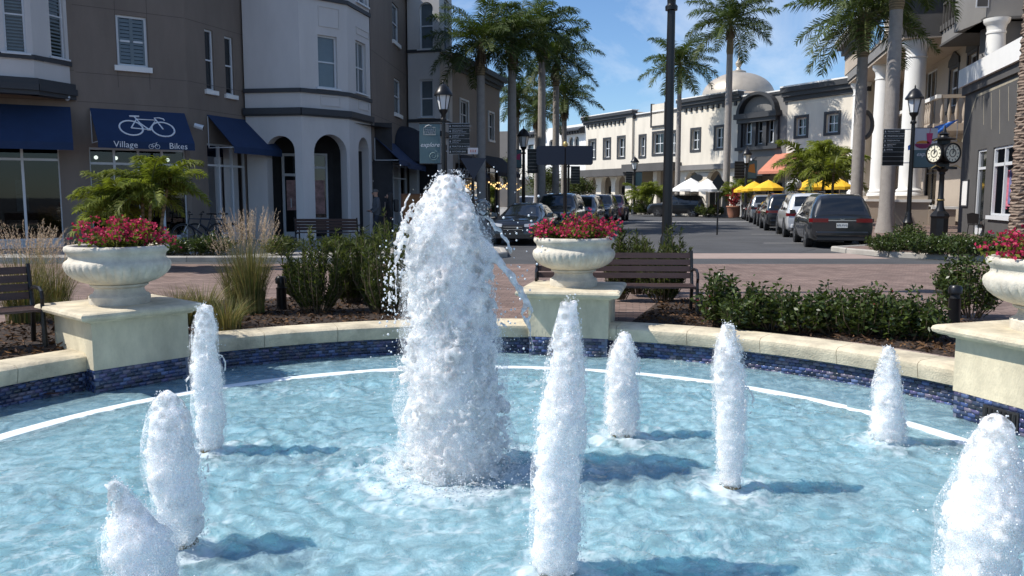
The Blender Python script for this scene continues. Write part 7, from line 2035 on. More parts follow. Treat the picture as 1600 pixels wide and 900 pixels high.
for i, (px, d) in enumerate([(1402, 24.0), (1428, 23.6), (1456, 23.3), (1484, 23.0), (1512, 22.7), (1540, 22.4), (1568, 22.1), (1425, 25.3), (1395, 22.9), (1450, 22.0), (1485, 21.6), (1520, 21.3)]):
    shrub(pos(px, d, .13), 'low dense ground cover shrub on the kerbed island round the street clock', 'island ground cover', 430 + i, 'round', .50 if i != 7 else .75, .52, 34, 60, K['leaf_hedge'], .075, .040, name='ground_cover_shrub')
shrub(pos(1500, 13.6, .05), 'pink-tipped shrub between hedge and crosswalk at right', 'low hedge shrubs on the right', 460, 'round', .45, .35, 20, 40, K['leaf_shrub'], .06, .03, flowers=40)
for i, (px, d) in enumerate([(225, 21.9), (262, 21.8), (300, 21.7), (330, 21.8), (440, 21.8), (530, 21.9), (570, 21.9), (150, 22.0)]):
    shrub(pos(px, d, .13), ['dark low plant in the shaded kerb bed under the small palm', 'dark low plant behind the left urn foot', 'dark low plant right of the left urn', 'dark low plant before the bicycles', 'yellow-green low plant before the arcade bench', 'yellow-green low plant under the bench front', 'yellow-green low plant at the right bench end', 'dark low plant left of the left urn'][i], 'shaded kerb bed plants', 470 + i, 'round', .50, .5, 26, 45, K['leaf_shrub'] if i in (4, 5, 6) else K['leaf_hedge'], .16, .030, name='kerb_bed_plant', cat='plant')
for i, (px, d) in enumerate([(1008, 71), (1035, 70.5), (960, 80), (985, 78), (1110, 66)]):
    shrub(pos(px, d, .13), ['far green planting left of the crossing car', 'far green planting behind the crossing car', 'far green planting before the first arch', 'far green planting at the farthest lamp', 'far green planting before the brown cafe chairs'][i], 'far kerb planting', 490 + i, 'round', .9, 1.2, 26, 50, K['leaf_shrub'], .22, .09, name='kerb_bed_plant', cat='plant')

# loose bark chips lying on the beds
def chips(name, label, a0, a1, r0, r1, n, seed):
    g = np.random.default_rng(seed); a = np.radians(g.uniform(a0, a1, n)); r_ = g.uniform(r0, r1, n)
    B = np.stack([PC.x + r_ * np.cos(a), PC.y + r_ * np.sin(a), g.uniform(.035, .085, n)], 1)
    D = unit(np.stack([g.normal(size=n), g.normal(size=n), g.normal(0, .35, n)], 1))
    o = quads_mesh(name, leaves(B, D, g.uniform(.03, .11, n), g.uniform(.012, .03, n), g, .3), leafmat('bark_chip', (.085, .052, .036), 0.0, .9, .1), None, shade(g, n, .35, 1.9, .25))
    tag(o, label, 'bark mulch', None, 'stuff')
chips('bark_chips', 'loose bark chips on the left planting bed', 97, 175, 5.5, 8.1, 9000, 1)
chips('bark_chips', 'loose bark chips on the right planting bed', 15, 70, 5.66, 8.0, 9000, 2)

# ornamental grasses
def grass(c, label, group, seed, h=1.2, n=420, sp=.16, plume=60, lean=.5):
    g = np.random.default_rng(seed)
    t = thing('ornamental_grass', label, 'grass clump', c, 0, group); OFF[t] = Vector((0, 0, 0))
    def blades(n, h0, h1, out, w):
        a = g.uniform(0, 6.28, n); r0 = sp * np.sqrt(g.random(n)); hh = g.uniform(h0, h1, n); o = g.uniform(.25, 1, n) * out * hh
        S_ = 5; pts = []
        for k in range(S_ + 1):
            s = k / S_
            rr = r0 + o * s ** 2
            pts.append(np.stack([rr * np.cos(a), rr * np.sin(a), hh * (s - .35 * (o / hh) * s ** 3)], 1))
        sd = np.stack([-np.sin(a), np.cos(a), 0 * a], 1); tw = g.normal(0, .6, n)[:, None]; sd = unit(sd + np.stack([np.cos(a), np.sin(a), 0 * a], 1) * tw)
        Q = []
        for k in range(S_):
            w0 = w * (1 - k / S_) ** .6; w1 = w * (1 - (k + 1) / S_) ** .6 + .0004
            Q.append(np.stack([pts[k] - sd * w0, pts[k] + sd * w0, pts[k + 1] + sd * w1, pts[k + 1] - sd * w1], 1))
        return np.concatenate(Q), pts, a
    Q, _, _ = blades(n, h * .45, h * .85, lean, .0035)
    c_ = shade(g, n, .45, 1.3, .2); c_[: n // 3] *= np.array([.45, .75, .5])
    quads_mesh('blades', Q, K['grass'], t, np.tile(c_, (5, 1)))
    if plume:
        Q, pts, a = blades(plume, h * .85, h * 1.1, lean * .55, .0025)
        quads_mesh('stalks', Q, K['grass'], t, np.tile(shade(g, plume, .8, 1.3, .1), (5, 1)))
        B = []; D = []
        for s in range(22):
            f_ = s / 22
            q = pts[4] * (1 - f_) + pts[5] * f_ + g.normal(0, .004, (plume, 3))
            B.append(q); D.append(unit((pts[5] - pts[4]) * 1.2 + g.normal(0, .10, (plume, 3))))
        P = leaves(np.concatenate(B), np.concatenate(D), .035, .006, g)
        quads_mesh('plumes', P, K['plume'], t, shade(g, len(P), .6, 1.3, .1))
    OFF[t] = Vector(c)
grass(pos(388, 11.2), 'tall tan plume grass left of the upright shrubs', 'ornamental grasses', 1, 1.42, 620, .17, 110, .42)
grass(pos(362, 11.7), 'thinner tan plume grass just left of the tallest clump', 'ornamental grasses', 2, 1.15, 320, .14, 40, .5)
grass(pos(28, 10.4), 'pinkish plume grass behind the left bench', 'ornamental grasses', 3, 1.25, 520, .22, 120, .6)
grass(pos(75, 11.0), 'pinkish plume grass left of the left urn', 'ornamental grasses', 4, 1.05, 380, .18, 70, .6)
grass(pos(105, 9.8), 'low green grass clump left of the left pedestal', 'ornamental grasses', 5, .62, 420, .2, 0, .9)
grass(pos(270, 10.2), 'low green grass clump right of the left urn foot', 'ornamental grasses', 6, .72, 420, .2, 0, .9)
grass(pos(310, 10.6), 'arching green grass clump between left pedestal and plume grass', 'ornamental grasses', 7, .75, 420, .2, 0, .9)
grass(pos(345, 9.9), 'low arching grass clump behind the slim left jet', 'ornamental grasses', 8, .62, 420, .2, 0, 1.0)

# flowers in the urns
def bouquet(ang, label, seed, low=0.0):
    g = np.random.default_rng(seed); c, a, _ = PED[ang]
    t = thing('bougainvillea', label, 'flowers', (c.x, c.y, 0.513 + .57), a, 'pink flowers in the urns'); OFF[t] = Vector((0, 0, 0))
    mb = MB(); n = 44; tips = []
    for k in range(n):
        b = g.uniform(0, 6.28); rr = .50 * math.sqrt(g.random()); hh = g.uniform(.06, .27) * (1.1 - .6 * (rr / .5) ** 2) + .03
        p = np.array([rr * 1.05 * math.cos(b), rr * 1.05 * math.sin(b), hh]); tips.append(p)
        mb.tube([(rr * .4 * math.cos(b), rr * .4 * math.sin(b), 0), (rr * .8 * math.cos(b), rr * .8 * math.sin(b), hh * .7), p], [.006, .005, .003], 4, False)
    add('stems', mb, K['stem'], t)
    tips = np.array(tips)
    nl = 1900; i = g.integers(0, n, nl); s = g.uniform(.25, 1.12, nl)[:, None]
    B = tips[i] * s + g.normal(0, .035, (nl, 3)); B[:, 2] = np.maximum(B[:, 2], -.01)
    quads_mesh('leaves', leaves(B, unit(g.normal(size=(nl, 3)) + [0, 0, .4]), .05, .03, g), K['leaf_palm2'], t, shade(g, nl, .4, 1.1))
    nf = 520; i = g.integers(0, n, nf); B = tips[i] + g.normal(0, 1, (nf, 3)) * [.06, .06, .035] + [0, 0, .015]
    ax = unit(g.normal(size=(nf, 3)) * .8 + [0, -.1, .6]); Q = []
    for k in range(3):
        th = 2 * math.pi * k / 3; r_ = unit(np.cross(ax, g.normal(size=(nf, 3)))); r2 = np.cross(ax, r_)
        d = unit(r_ * math.cos(th) + r2 * math.sin(th) + ax * .55); Q.append(leaves(B, d, .036, .030, g, .4))
    Q = np.concatenate(Q); quads_mesh('bracts', Q, K['petal'], t, shade(g, len(Q), .5, 1.5, .15))
bouquet(138, 'magenta flowers spilling over the left urn', 21)
bouquet(78.3, 'magenta flowers crowning the middle urn', 22)
bouquet(19, 'magenta flowers in the urn cut by the right edge', 23)

# palms
def frond(g, L, droop, nleaf, ll, az, el, width=1.0, planes=2):
    """one feather frond: returns rachis points, leaflet quads"""
    n = 14; s = np.linspace(0, 1, n)
    e = el - droop * s ** 1.3
    dx = np.cos(e); dz = np.sin(e)
    x = np.concatenate([[0], np.cumsum(dx[:-1])]) * L / n; z = np.concatenate([[0], np.cumsum(dz[:-1])]) * L / n
    ca, sa = math.cos(az), math.sin(az)
    sx = np.array([-sa, ca, 0])
    P = np.stack([x * ca, x * sa, z], 1)
    T = unit(np.gradient(P, axis=0)); Nn = np.cross(T, np.broadcast_to(sx, T.shape))
    Nn = np.where(Nn[:, 2:3] < 0, -Nn, Nn)
    Q = []
    tt = np.linspace(.10, .995, nleaf)
    for side in (-1, 1):
        b = np.stack([np.interp(tt, s, P[:, k]) for k in range(3)], 1); tg = unit(np.stack([np.interp(tt, s, T[:, k]) for k in range(3)], 1)); nn = unit(np.stack([np.interp(tt, s, Nn[:, k]) for k in range(3)], 1))
        prof = np.sin(np.pi * np.clip(tt * .86 + .10, 0, 1)) ** .6
        lf = ll * prof * g.uniform(.85, 1.1, nleaf)
        up = g.choice([.55, -.05], nleaf)[:, None] + g.normal(0, .15, (nleaf, 1))
        d0 = unit(sx * side * .85 + tg * .65 + nn * up)
        w = .021 * width
        m1 = b + d0 * (lf * .5)[:, None]
        d1 = unit(d0 + np.array([0, 0, -1.0]) * .75)
        e1 = m1 + d1 * (lf * .5)[:, None]
        wv = tg * w
        Q.append(np.stack([b - wv * .6, b + wv * .6, m1 + wv, m1 - wv], 1)); Q.append(np.stack([m1 - wv, m1 + wv, e1 + wv * .1, e1 - wv * .1], 1))
    return P, np.concatenate(Q)
def crown_mesh(seed, nf=22, L=2.8, ll=.72, nleaf=78, width=1.0, lo=-.55, m=None, name='fronds'):
    g = np.random.default_rng(seed); Qs = []; mb = MB(); Cs = []
    for k in range(nf):
        f_ = (k + .5) / nf; az = k * 2.39996 + g.normal(0, .15)
        el = 1.35 - (1.35 - lo) * f_ ** .85; dr = g.uniform(1.0, 1.5) * (1 - .35 * f_)
        P, Q = frond(g, L * g.uniform(.88, 1.08), dr, nleaf, ll, az, el, width)
        mb.tube(P, list(np.linspace(.035, .006, len(P))), 5, False); Qs.append(Q); Cs.append(shade(g, len(Q), .6, 1.25, .2) * g.uniform(.8, 1.2))
    Q = np.concatenate(Qs); C = np.concatenate(Cs)
    return new_mesh(name, Q.reshape(-1, 3), np.arange(len(Q) * 4).reshape(-1, 4), m or K['leaf_palm'], False, np.repeat(C, 4, axis=0)), new_mesh('rachis', mb.v, mb.f, mat('palm_rachis', (.14, .16, .05), .6))
CR = [crown_mesh(50), crown_mesh(51, 20, 2.7), crown_mesh(52, 23, 3.0, .76)]
def palm(px, d, crown_py, label, var, r0=.2, gz=.12, sc=1.0, rz=0.0, lean=(0, 0), flare=1.5, shaft=True, group='royal palms along the street'):
    x = at(px, HOR, d).x; h = at(px, crown_py, d).z - gz
    t = thing('royal_palm', label, 'palm tree', (x, d, gz), 0, group); OFF[t] = Vector((0, 0, 0))
    hs = 1.5 * sc if shaft else .5
    n = 14; mb = MB(); pts = []; rad_ = []
    for k in range(n):
        s = k / (n - 1); z = s * (h - hs)
        pts.append((lean[0] * s, lean[1] * s, z)); rad_.append(r0 * (1 + (flare - 1) * math.exp(-z / .45)) * (1 + .10 * math.sin(math.pi * s)) * (1 - .12 * s))
    mb.tube(pts, rad_, 16); add('trunk', mb, K['trunk'], t, True)
    mb = MB(); mb.tube([(lean[0], lean[1], h - hs - .02), (lean[0], lean[1], h - hs + .25), (lean[0], lean[1], h - .5), (lean[0], lean[1], h + .1)], [r0 * .9, r0 * 1.08, r0 * .75, r0 * .4], 12); add('crownshaft', mb, K['shaft'], t, True)
    fm, rm = CR[var]
    o = link('crown', fm, t, (lean[0], lean[1], h), rz); o.scale = (sc,) * 3
    o2 = link('rachis', rm, o)
    if shaft:
        g = np.random.default_rng(int(px)); nb = 60; a = g.uniform(0, 6.28, nb)
        B = np.stack([lean[0] + r0 * .8 * np.cos(a), lean[1] + r0 * .8 * np.sin(a), h - g.uniform(0, .9, nb)], 1)
        quads_mesh('dry_fibres', leaves(B, unit(np.stack([np.cos(a) * .25, np.sin(a) * .25, -np.ones(nb)], 1)), .7, .07, g), K['plume'], t, shade(g, nb, .15, .4, .1))
    return t
palm(752, 38, 66, 'nearest left palm, its crown before the beige building', 2, .20, sc=.98, rz=.3)
palm(800, 40, 60, 'second left palm, trunk just right of the beige building', 0, .21, sc=1.0, rz=1.2)
palm(846, 43, 48, 'third left palm with a stout grey trunk', 1, .20, sc=1.05, rz=2.2)
palm(868, 47, 92, 'fourth left palm with fronds reaching to the right', 2, .19, sc=1.0, rz=.9)
palm(881, 52, 152, 'fifth left palm with the lowest right-hand crown', 0, .17, sc=.95, rz=4.0)
palm(808, 54, 150, 'slim left palm seen between two trunks', 1, .15, sc=.9, rz=2.9)
palm(838, 58, 175, 'farthest left palm with a brownish trunk', 2, .15, sc=.8, rz=5.1)
palm(1058, 74, 100, 'right palm half hidden by the tall black lamp post', 0, .22, sc=1.45, rz=.5)
palm(1134, 66, 36, 'right palm whose trunk crosses the dome', 1, .27, sc=1.6, rz=1.7, flare=1.5)
palm(1338, 40.5, 22, 'tall right palm in front of the cream corner building', 2, .27, sc=1.35, rz=.4, flare=1.5)
palm(1386, 35.5, -60, 'stout pale palm trunk whose crown is above the picture', 0, .29, sc=1.3, rz=2.0, flare=1.55)
# rough trunk at the right edge
x = at(1597, HOR, 17.5).x
t = thing('date_palm', 'rough brown date palm trunk at the right edge', 'palm tree', (x, 17.5, .05)); OFF[t] = Vector((0, 0, 0))
mb = MB(); n = 40; vs = []; fs = []
g = np.random.default_rng(9)
for k in range(n * 4 + 14):
    for q in range(16):
        rr = .21 * (1 + .10 * math.sin(k * 2.1 + q * 1.3) + g.normal(0, .05)); vs.append((rr * math.cos(q * math.pi / 8), rr * math.sin(q * math.pi / 8), k * .056))
fs = [(k * 16 + q, k * 16 + (q + 1) % 16, (k + 1) * 16 + (q + 1) % 16, (k + 1) * 16 + q) for k in range(n * 4 + 13) for q in range(16)]
mb.add(vs, fs); add('trunk', mb, K['rough_bark'], t)
fm, rm = CR[1]; o = link('crown', fm, t, (0, 0, 9.6)); link('rachis', rm, o)
# small palms
CS = [crown_mesh(60, 12, 1.35, .44, 54, 1.0, -.35, K['leaf_palm2'], 'fronds'), crown_mesh(61, 11, 1.25, .42, 50, 1.0, -.3, K['leaf_palm2'], 'fronds')]
def small_palm(px, d, label, stems, gz, sc=1.0, group='small clumping palms'):
    x = at(px, HOR, d).x
    t = thing('small_palm', label, 'palm tree', (x, d, gz), 0, group); OFF[t] = Vector((0, 0, 0))
    for i, (dx, dy, h, v, rz) in enumerate(stems):
        mb = MB(); mb.tube([(dx * .3, dy * .3, 0), (dx * .7, dy * .7, h * .5), (dx, dy, h)], [.06 * sc, .045 * sc, .04 * sc], 8); add('trunk', mb, K['shaft'], t, True)
        fm, rm = CS[v]; o = link('crown', fm, t, (dx, dy, h - .05), rz); o.scale = (sc,) * 3; link('rachis', rm, o)
small_palm(218, 18.6, 'clump of small bright palms behind the left urn', [(-.45, 0, 1.55, 0, .2), (.0, .15, 1.72, 1, 1.4), (.32, -.1, 1.85, 0, 2.6), (.62, .1, 1.95, 1, 3.9), (-.75, .2, 1.3, 1, 5.0)], .05, .84)
small_palm(1278, 46, 'small palm in front of the salmon awnings', [(-.6, 0, 3.3, 0, .4), (.5, .4, 3.5, 1, 2.0)], .12, 1.75)
small_palm(1298, 44, 'small leaning palm right of the salmon awning, before the yellow umbrellas', [(.1, 0, 2.9, 1, 1.0)], .12, 1.7)
small_palm(1012, 72, 'low far palm clump left of the tall lamp post', [(-.6, 0, 1.6, 0, .3), (.6, .2, 1.9, 1, 1.6)], .13, 1.5)
small_palm(1140, 65, 'low far palm beside the flared palm trunk', [(.2, 0, 1.9, 1, .3), (.9, .4, 2.2, 0, 2)], .13, 1.2)
t, x, d = POT
g = np.random.default_rng(77); B = np.zeros((70, 3)) + [0, 0, .8] + g.normal(0, .12, (70, 3)) + np.stack([0 * g.random(70), 0 * g.random(70), g.uniform(0, .9, 70)], 1)
quads_mesh('red_leaves', leaves(B, unit(g.normal(size=(70, 3)) + [0, 0, .8]), .6, .12, g), leafmat('cordyline', (.22, .03, .05)), t, shade(g, 70))
# trees glimpsed behind the left palms
def tree(px, d, py, w, label, seed):
    g = np.random.default_rng(seed); x = at(px, HOR, d).x; h = at(px, py, d).z
    t = thing('street_tree', label, 'tree', (x, d, .1), 0, 'leafy trees down the street'); OFF[t] = Vector((0, 0, 0))
    mb = MB(); mb.tube([(0, 0, 0), (.05, 0, h * .35), (0, .1, h * .6)], [.16, .12, .07], 8)
    for k in range(6):
        a = k * 1.05; mb.tube([(0, 0, h * .35), (w * .3 * math.cos(a), w * .3 * math.sin(a), h * .6), (w * .42 * math.cos(a), w * .42 * math.sin(a), h * .8)], [.07, .04, .02], 5)
    add('trunk', mb, K['stem'], t, True)
    cc = unit(g.normal(size=(16, 3))) * g.uniform(.2, .75, (16, 1)) * [w / 2, w / 2, h * .28] + [0, 0, h * .7]
    n = 2600; B = cc[g.integers(0, 16, n)] + g.normal(0, 1, (n, 3)) * w * .085
    quads_mesh('crown', leaves(B, unit(g.normal(size=(n, 3))), .22, .13, g), K['leaf_shrub'], t, shade(g, n, .5, 1.4))
tree(797, 108, 238, 4.5, 'leafy tree before the rounded tan building', 1)
tree(852, 80, 262, 5.0, 'leafy tree at the end of the parked cars', 2)
tree(905, 86, 278, 3.6, 'small bright tree left of the pale arches', 3)
# ------------------------------------------------------------------ vehicles
def gsm(a, sig):
    k = np.arange(-8, 9); w = np.exp(-.5 * (k / sig) ** 2); w /= w.sum()
    p = np.pad(a, 8, mode='edge'); return np.convolve(p, w, mode='valid')
PROF = {
 'van': dict(W=1.99, key=[(0, .99, .95, .90, .80, .42), (.05, 1.12, 1.02, .945, .78, .30), (.42, 1.69, 1.05, .985, .70, .24), (.75, 1.745, 1.05, .99, .71, .22), (2.6, 1.765, 1.05, 1.0, .72, .20), (3.45, 1.70, 1.03, 1.0, .69, .20), (4.30, 1.10, 1.01, .99, .78, .20), (4.85, .98, .93, .95, .80, .22), (5.10, .82, .78, .89, .76, .28), (5.2, .64, .62, .80, .68, .34)],
             ws=(3.50, 4.22), rw=(.09, .40), sg=[(.62, 1.62), (1.72, 2.75), (2.85, 3.72)], wb=(.98, 4.02), wr=.35),
 'suv': dict(W=1.95, key=[(0, 1.02, .98, .90, .82, .45), (.05, 1.16, 1.06, .94, .80, .34), (.30, 1.74, 1.12, .97, .74, .28), (.60, 1.80, 1.12, .98, .74, .26), (2.3, 1.83, 1.11, .98, .75, .26), (2.95, 1.78, 1.10, .98, .72, .26), (3.55, 1.20, 1.10, .98, .82, .26), (4.45, 1.10, 1.04, .95, .84, .28), (4.68, .98, .92, .90, .80, .32), (4.78, .72, .70, .82, .74, .40)],
             ws=(3.0, 3.52), rw=(.08, .29), sg=[(.50, 1.10), (1.20, 2.05), (2.15, 3.05)], wb=(.92, 3.85), wr=.38),
 'sedan': dict(W=1.85, key=[(0, .88, .85, .82, .72, .40), (.08, 1.0, .94, .88, .76, .30), (.55, 1.06, .97, .91, .72, .24), (1.25, 1.38, .97, .925, .60, .20), (1.7, 1.435, .96, .925, .58, .19), (2.5, 1.445, .95, .925, .59, .19), (2.85, 1.40, .94, .92, .58, .19), (3.70, .97, .90, .92, .74, .19), (4.45, .84, .80, .88, .74, .21), (4.68, .70, .67, .82, .70, .26), (4.76, .52, .50, .76, .64, .32)],
             ws=(2.92, 3.62), rw=(.62, 1.20), sg=[(.95, 1.45), (1.55, 2.25), (2.33, 3.15)], wb=(.95, 3.72), wr=.335),
}
def carpaint(name, c): return mat(name, c, 0.28, 0.25, var=.04, vscale=3, spec=.6, coat=1.0)
def car(kind, center, heading, paint, label, group, plate=None, front=True, name='parked_car', cat='car'):
    pr = PROF[kind]; key = np.array(pr['key']); L = key[-1, 0]
    rz = math.atan2(heading[1], heading[0])
    t = thing(name, label, cat, (center[0], center[1], 0), rz, group); OFF[t] = Vector((0, 0, 0))
    NS = 96; s = np.linspace(0, L, NS)
    zt, zb, w, wt, z0 = [gsm(np.interp(s, key[:, 0], key[:, k]), 1.5) for k in range(1, 6)]
    hw = pr['W'] / 2
    w = w * hw; wt = wt * hw
    rows = []
    def lerp(a, b, f_): return a + (b - a) * f_
    sec = [(0 * w, z0), (w * .86, z0), (w * .97, z0 + .09), (w * 1.0, lerp(z0, zb, .45)), (w * .992, lerp(z0, zb, .72)), (w * .975, lerp(z0, zb, .90)), (w * .945, zb), (lerp(w * .945, wt, .5) + .02, lerp(zb, zt, .5)), (wt, zt - np.clip((zt - zb) * .14, .01, .09)), (wt - .10, zt - .012), (wt * .5, zt + .004), (0 * w, zt + .01)]
    NR = len(sec)
    V = []
    for k in range(NS):
        for (y, z) in sec: V.append((s[k] - L / 2, y[k], z[k]))
    V = np.array(V); VR = V * [1, -1, 1]
    allv = np.concatenate([V, VR]); off = NS * NR
    parts = dict(body=[], windshield=[], rear_window=[], side=[[], []], under=[])
    for k in range(NS - 1):
        sm_ = (s[k] + s[k + 1]) / 2
        for r_ in range(NR - 1):
            a = k * NR + r_; q = (a, a + 1, a + NR + 1, a + NR); q2 = tuple(i + off for i in q)[::-1]
            if r_ in (6, 7) and any(x0 < sm_ < x1 for x0, x1 in pr['sg']): parts['side'][0].append(q); parts['side'][1].append(q2)
            elif r_ >= 8 and pr['ws'][0] < sm_ < pr['ws'][1] and r_ >= 9: parts['windshield'] += [q, q2]
            elif r_ >= 9 and pr['rw'][0] < sm_ < pr['rw'][1]: parts['rear_window'] += [q, q2]
            else: parts['body'] += [q, q2]
    for k in (0, NS - 1):
        ring = [k * NR + r_ for r_ in range(NR)] + [off + k * NR + r_ for r_ in range(NR - 2, 0, -1)]
        parts['body'].append(tuple(ring))
    def sub(name_, fs, m, smooth=True):
        idx_ = sorted({i for f_ in fs for i in f_}); mp_ = {i: j for j, i in enumerate(idx_)}
        me = new_mesh(name_, [tuple(allv[i]) for i in idx_], [tuple(mp_[i] for i in f_) for f_ in fs], m)
        bm = bmesh.new(); bm.from_mesh(me); bmesh.ops.remove_doubles(bm, verts=bm.verts, dist=.0005); bmesh.ops.recalc_face_normals(bm, faces=bm.faces); bm.to_mesh(me); bm.free()
        sm(me, 50); return link(name_, me, t)
    body = sub('body', parts['body'], paint)
    sub('windshield', parts['windshield'], K['carglass']); sub('rear_window', parts['rear_window'], K['carglass'])
    sub('side_windows', parts['side'][0], K['carglass']); sub('side_windows', parts['side'][1], K['carglass'])
    wr = pr['wr']
    for x in pr['wb']:
        for sd in (-1, 1):
            y = sd * (hw - .02)
            mb = MB(); mb.tube([(x - L / 2, y - sd * .22, wr), (x - L / 2, y - sd * .20, wr), (x - L / 2, y - sd * .01, wr), (x - L / 2, y + sd * .015, wr)], [wr * .93, wr, wr, wr * .92], 26); wh = add('wheel', mb, K['tyre'], t, True)
            mb = MB(); mb.tube([(x - L / 2, y + sd * .012, wr), (x - L / 2, y + sd * .020, wr)], [wr * .70, wr * .66], 22); add('rim', mb, K['rim'], wh)
            mb = MB()
            for k in range(5):
                a = k * 2 * math.pi / 5; e = Vector((math.cos(a), 0, math.sin(a))); f_ = Vector((-math.sin(a), 0, math.cos(a)))
                mb.fbox(Vector((x - L / 2, y + sd * .021, wr)), e, f_, Vector((0, sd, 0)), .03, wr * .64, -.03, .03, 0, .008)
            add('spokes', mb, K['chrome'], wh)
            mb = MB(); n = 18; vs = []
            for k in range(n + 1):
                a = math.pi * (-.04 + 1.08 * k / n)
                for (rr, oo) in ((wr * 1.04, .012), (wr * 1.16, .016), (wr * 1.18, -.03)): vs.append((x - L / 2 + rr * math.cos(a), sd * (hw * .992 + oo), wr + rr * math.sin(a)))
            mb.add(vs, [(k * 3 + j, k * 3 + j + 1, k * 3 + j + 4, k * 3 + j + 3) for k in range(n) for j in range(2)]); add('wheel_arch', mb, K['plastic'], t, True)
            mb = MB(); mb.tube([(x - L / 2, sd * (hw - .08), wr), (x - L / 2, sd * (hw + .003), wr)], wr * 1.05, 26); add('wheel_well', mb, K['plastic'], t)
    zbm = float(np.interp(pr['ws'][1] - .25, s, zb))
    xm = pr['ws'][1] - .35 - L / 2
    for sd in (-1, 1):
        mb = MB(); vs = [(xm - .06, sd * (hw - .02), zbm + .05), (xm + .03, sd * (hw - .02), zbm + .04), (xm - .05, sd * (hw + .20), zbm + .02), (xm + .06, sd * (hw + .18), zbm + .02), (xm - .06, sd * (hw + .02), zbm + .17), (xm + .02, sd * (hw + .02), zbm + .17), (xm - .05, sd * (hw + .20), zbm + .19), (xm + .05, sd * (hw + .18), zbm + .18)]
        mb.add(vs, [(0, 1, 3, 2), (4, 6, 7, 5), (0, 2, 6, 4), (1, 5, 7, 3), (2, 3, 7, 6), (0, 4, 5, 1)]); add('mirror', mb, K['plastic'] if kind != 'sedan' else paint, t, True)
    zr = float(zb[0])
    def rear_patch(y0, y1, za, zb_, dep=.012, wrap=0.0, m=K['red'], nm='tail_light'):
        mb = MB(); x = -L / 2
        mb.add([(x - dep, y0, za), (x - dep, y1, za), (x - dep, y1, zb_), (x - dep, y0, zb_), (x + .05, y0, za), (x + .05 + wrap, y1 + (.09 if y1 > 0 else -.09) * (1 if wrap else 0), za), (x + .05 + wrap, y1 + (.09 if y1 > 0 else -.09) * (1 if wrap else 0), zb_), (x + .05, y0, zb_)], [(0, 1, 2, 3), (1, 5, 6, 2), (0, 4, 5, 1), (3, 2, 6, 7), (0, 3, 7, 4)])
        return add(nm, mb, m, t)
    for sd in (-1, 1): rear_patch(sd * .42 * hw, sd * .90 * hw, zr - .13, zr - .005, .014, .16)
    rear_patch(-.42 * hw, .42 * hw, zr - .085, zr - .05, .010, 0, K['chrome'] if kind != 'suv' else K['red'], 'tail_trim')
    pl = rear_patch(-.17, .17, zr - .30, zr - .15, .012, 0, K['plate'], 'licence_plate')
    if plate:
        text(plate, 'plate_number', K['plastic'], pl, Vector((-L / 2 - .015, 0, zr - .225)), Vector((0, -1, 0)), Z, .085, .001)
    mb = MB(); mb.box(-L / 2 - .05, -L / 2 + .06, -hw * .80, hw * .80, .40, .56); o = add('rear_bumper', mb, paint, t); bv = o.modifiers.new('b', 'BEVEL'); bv.width = .04; bv.segments = 3
    mb = MB(); mb.box(-L / 2 - .03, -L / 2 + .10, -hw * .76, hw * .76, .28, .398); add('diffuser', mb, K['plastic'], t)
    mb = MB(); mb.tube([(-L / 2 - .012, -.05, zr - .04), (-L / 2 - .012, .05, zr - .04)], .012, 5); mb.tube([(-L / 2 - .012, -.05, zr - .0), (-L / 2 - .012, -.05, zr - .08)], .010, 5); mb.tube([(-L / 2 - .012, .05, zr - .0), (-L / 2 - .012, .05, zr - .08)], .010, 5); add('emblem', mb, K['chrome'], t)
    # front end
    xf = L / 2; zf = float(zt[-6])
    for sd in (-1, 1):
        mb = MB(); y0, y1 = sd * .42 * hw, sd * .86 * hw
        mb.add([(xf - .03, y0, zf - .16), (xf - .16, y1, zf - .13), (xf - .20, y1, zf - .02), (xf - .07, y0, zf - .06), (xf - .2, y0, zf - .16), (xf - .4, y1, zf - .13), (xf - .4, y1, zf - .02), (xf - .2, y0, zf - .06)], [(0, 1, 2, 3), (4, 7, 6, 5), (0, 4, 5, 1), (3, 2, 6, 7), (1, 5, 6, 2), (0, 3, 7, 4)]); add('headlight', mb, K['lens'], t)
    mb = MB(); mb.box(xf - .06, xf + .012, -hw * .40, hw * .40, .42, zf - .10); add('grille', mb, K['plastic'], t)
    mb = MB(); mb.box(xf - .10, xf + .03, -hw * .74, hw * .74, .26, .40); add('front_bumper', mb, K['plastic'], t)
    mb = MB(); mb.box(xf + .013, xf + .02, -hw * .36, hw * .36, zf - .17, zf - .15); mb.box(xf + .013, xf + .02, -hw * .36, hw * .36, zf - .25, zf - .235); add('grille_bar', mb, K['chrome'], t)
    if kind == 'suv':
        for sd in (-1, 1):
            mb = MB(); mb.tube([(.6 - L / 2, sd * .58, 1.83), (1.0 - L / 2, sd * .60, 1.87), (2.4 - L / 2, sd * .60, 1.88), (2.8 - L / 2, sd * .58, 1.84)], .018, 6); add('roof_rail', mb, K['plastic'], t)
    OFF[t] = Vector(t.location)
    return t
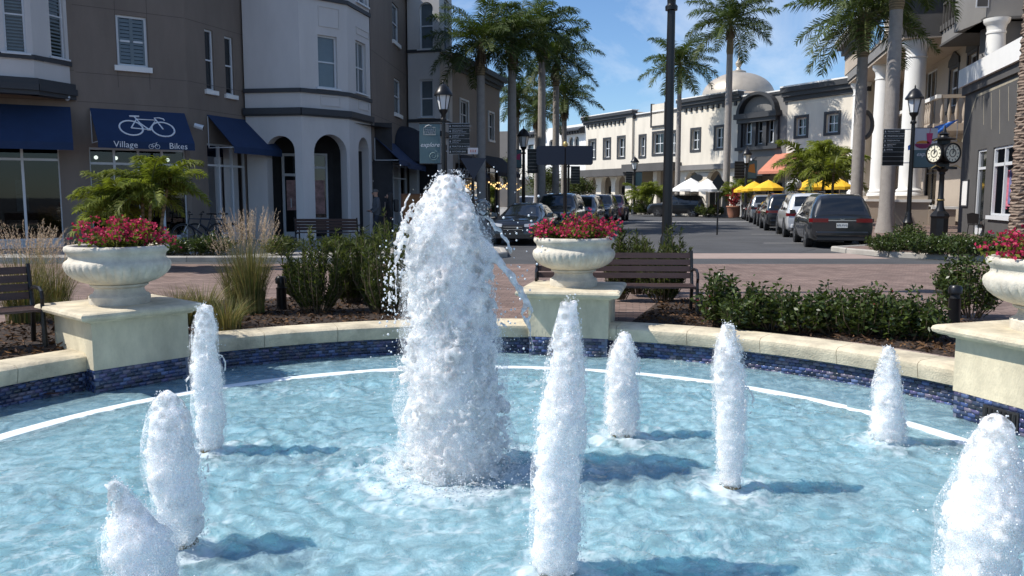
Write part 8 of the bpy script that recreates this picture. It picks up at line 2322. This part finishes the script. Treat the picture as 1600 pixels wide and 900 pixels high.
ha = R(12.6); HV = Vector((math.sin(ha), math.cos(ha), 0)); RV = Vector((math.cos(ha), -math.sin(ha), 0))
grey_p = carpaint('paint_grey', (.016, .017, .019)); white_p = carpaint('paint_white', (.72, .73, .74)); black_p = carpaint('paint_black', (.006, .006, .007)); blue_p = carpaint('paint_navy', (.008, .013, .030)); red_p = carpaint('paint_maroon', (.10, .012, .018)); silver_p = carpaint('paint_silver', (.25, .26, .27)); char_p = carpaint('paint_charcoal', (.014, .016, .018))
rl = Vector((9.55, 26.4, 0))
GR = 'cars parked along the right kerb'; GL = 'cars parked along the left kerb'
car('van', rl + RV * 1.0 + HV * 2.6, HV, grey_p, 'dark grey minivan parked nearest on the right, rear towards us', GR, 'B72 PYG')
rl2 = rl + HV * 7.0; car('suv', rl2 + RV * .98 + HV * 2.4, HV, white_p, 'white parked car just ahead of the dark grey minivan', GR)
rl3 = rl + HV * 13.9; car('suv', rl3 + RV * .75 + HV * 2.4, HV, black_p, 'black parked car with a red light bar under its rear window', GR)
for i, (k, p, lb) in enumerate((('sedan', char_p, 'charcoal car parked ahead of the black one on the right'), ('suv', silver_p, 'silver car parked farther ahead on the right'), ('sedan', black_p, 'farthest car parked on the right side'))):
    q = rl + HV * (20.4 + 6.4 * i); car(k, q + RV * .80 + HV * 2.4, HV, p, lb, GR)
f0 = Vector((.02, 27.8, 0))
car('sedan', f0 + HV * 2.4, -HV, black_p, 'black sedan facing us beside the plume', GL)
for i, (k, p, lb) in enumerate((('suv', char_p, 'dark car behind the black sedan on the left'), ('van', blue_p, 'navy car right of the sign post on the left'), ('suv', black_p, 'black car third behind the sedan'), ('suv', red_p, 'maroon car at the far end of the left row'))):
    q = f0 + HV * (7.4 + 7.2 * i) + RV * (.1 * i); car(k, q + HV * 2.4, -HV, p, lb, GL)
q = at(1058, HOR, 70)
car('suv', (q.x, 70), Vector((-.93, .36, 0)), char_p, 'dark car with silver wheels crossing at the end of the street', None, name='moving_car')
q = at(826, HOR, 66); car('van', (q.x, 66), -HV, white_p, 'white van far down the left side among palm trunks', GL)
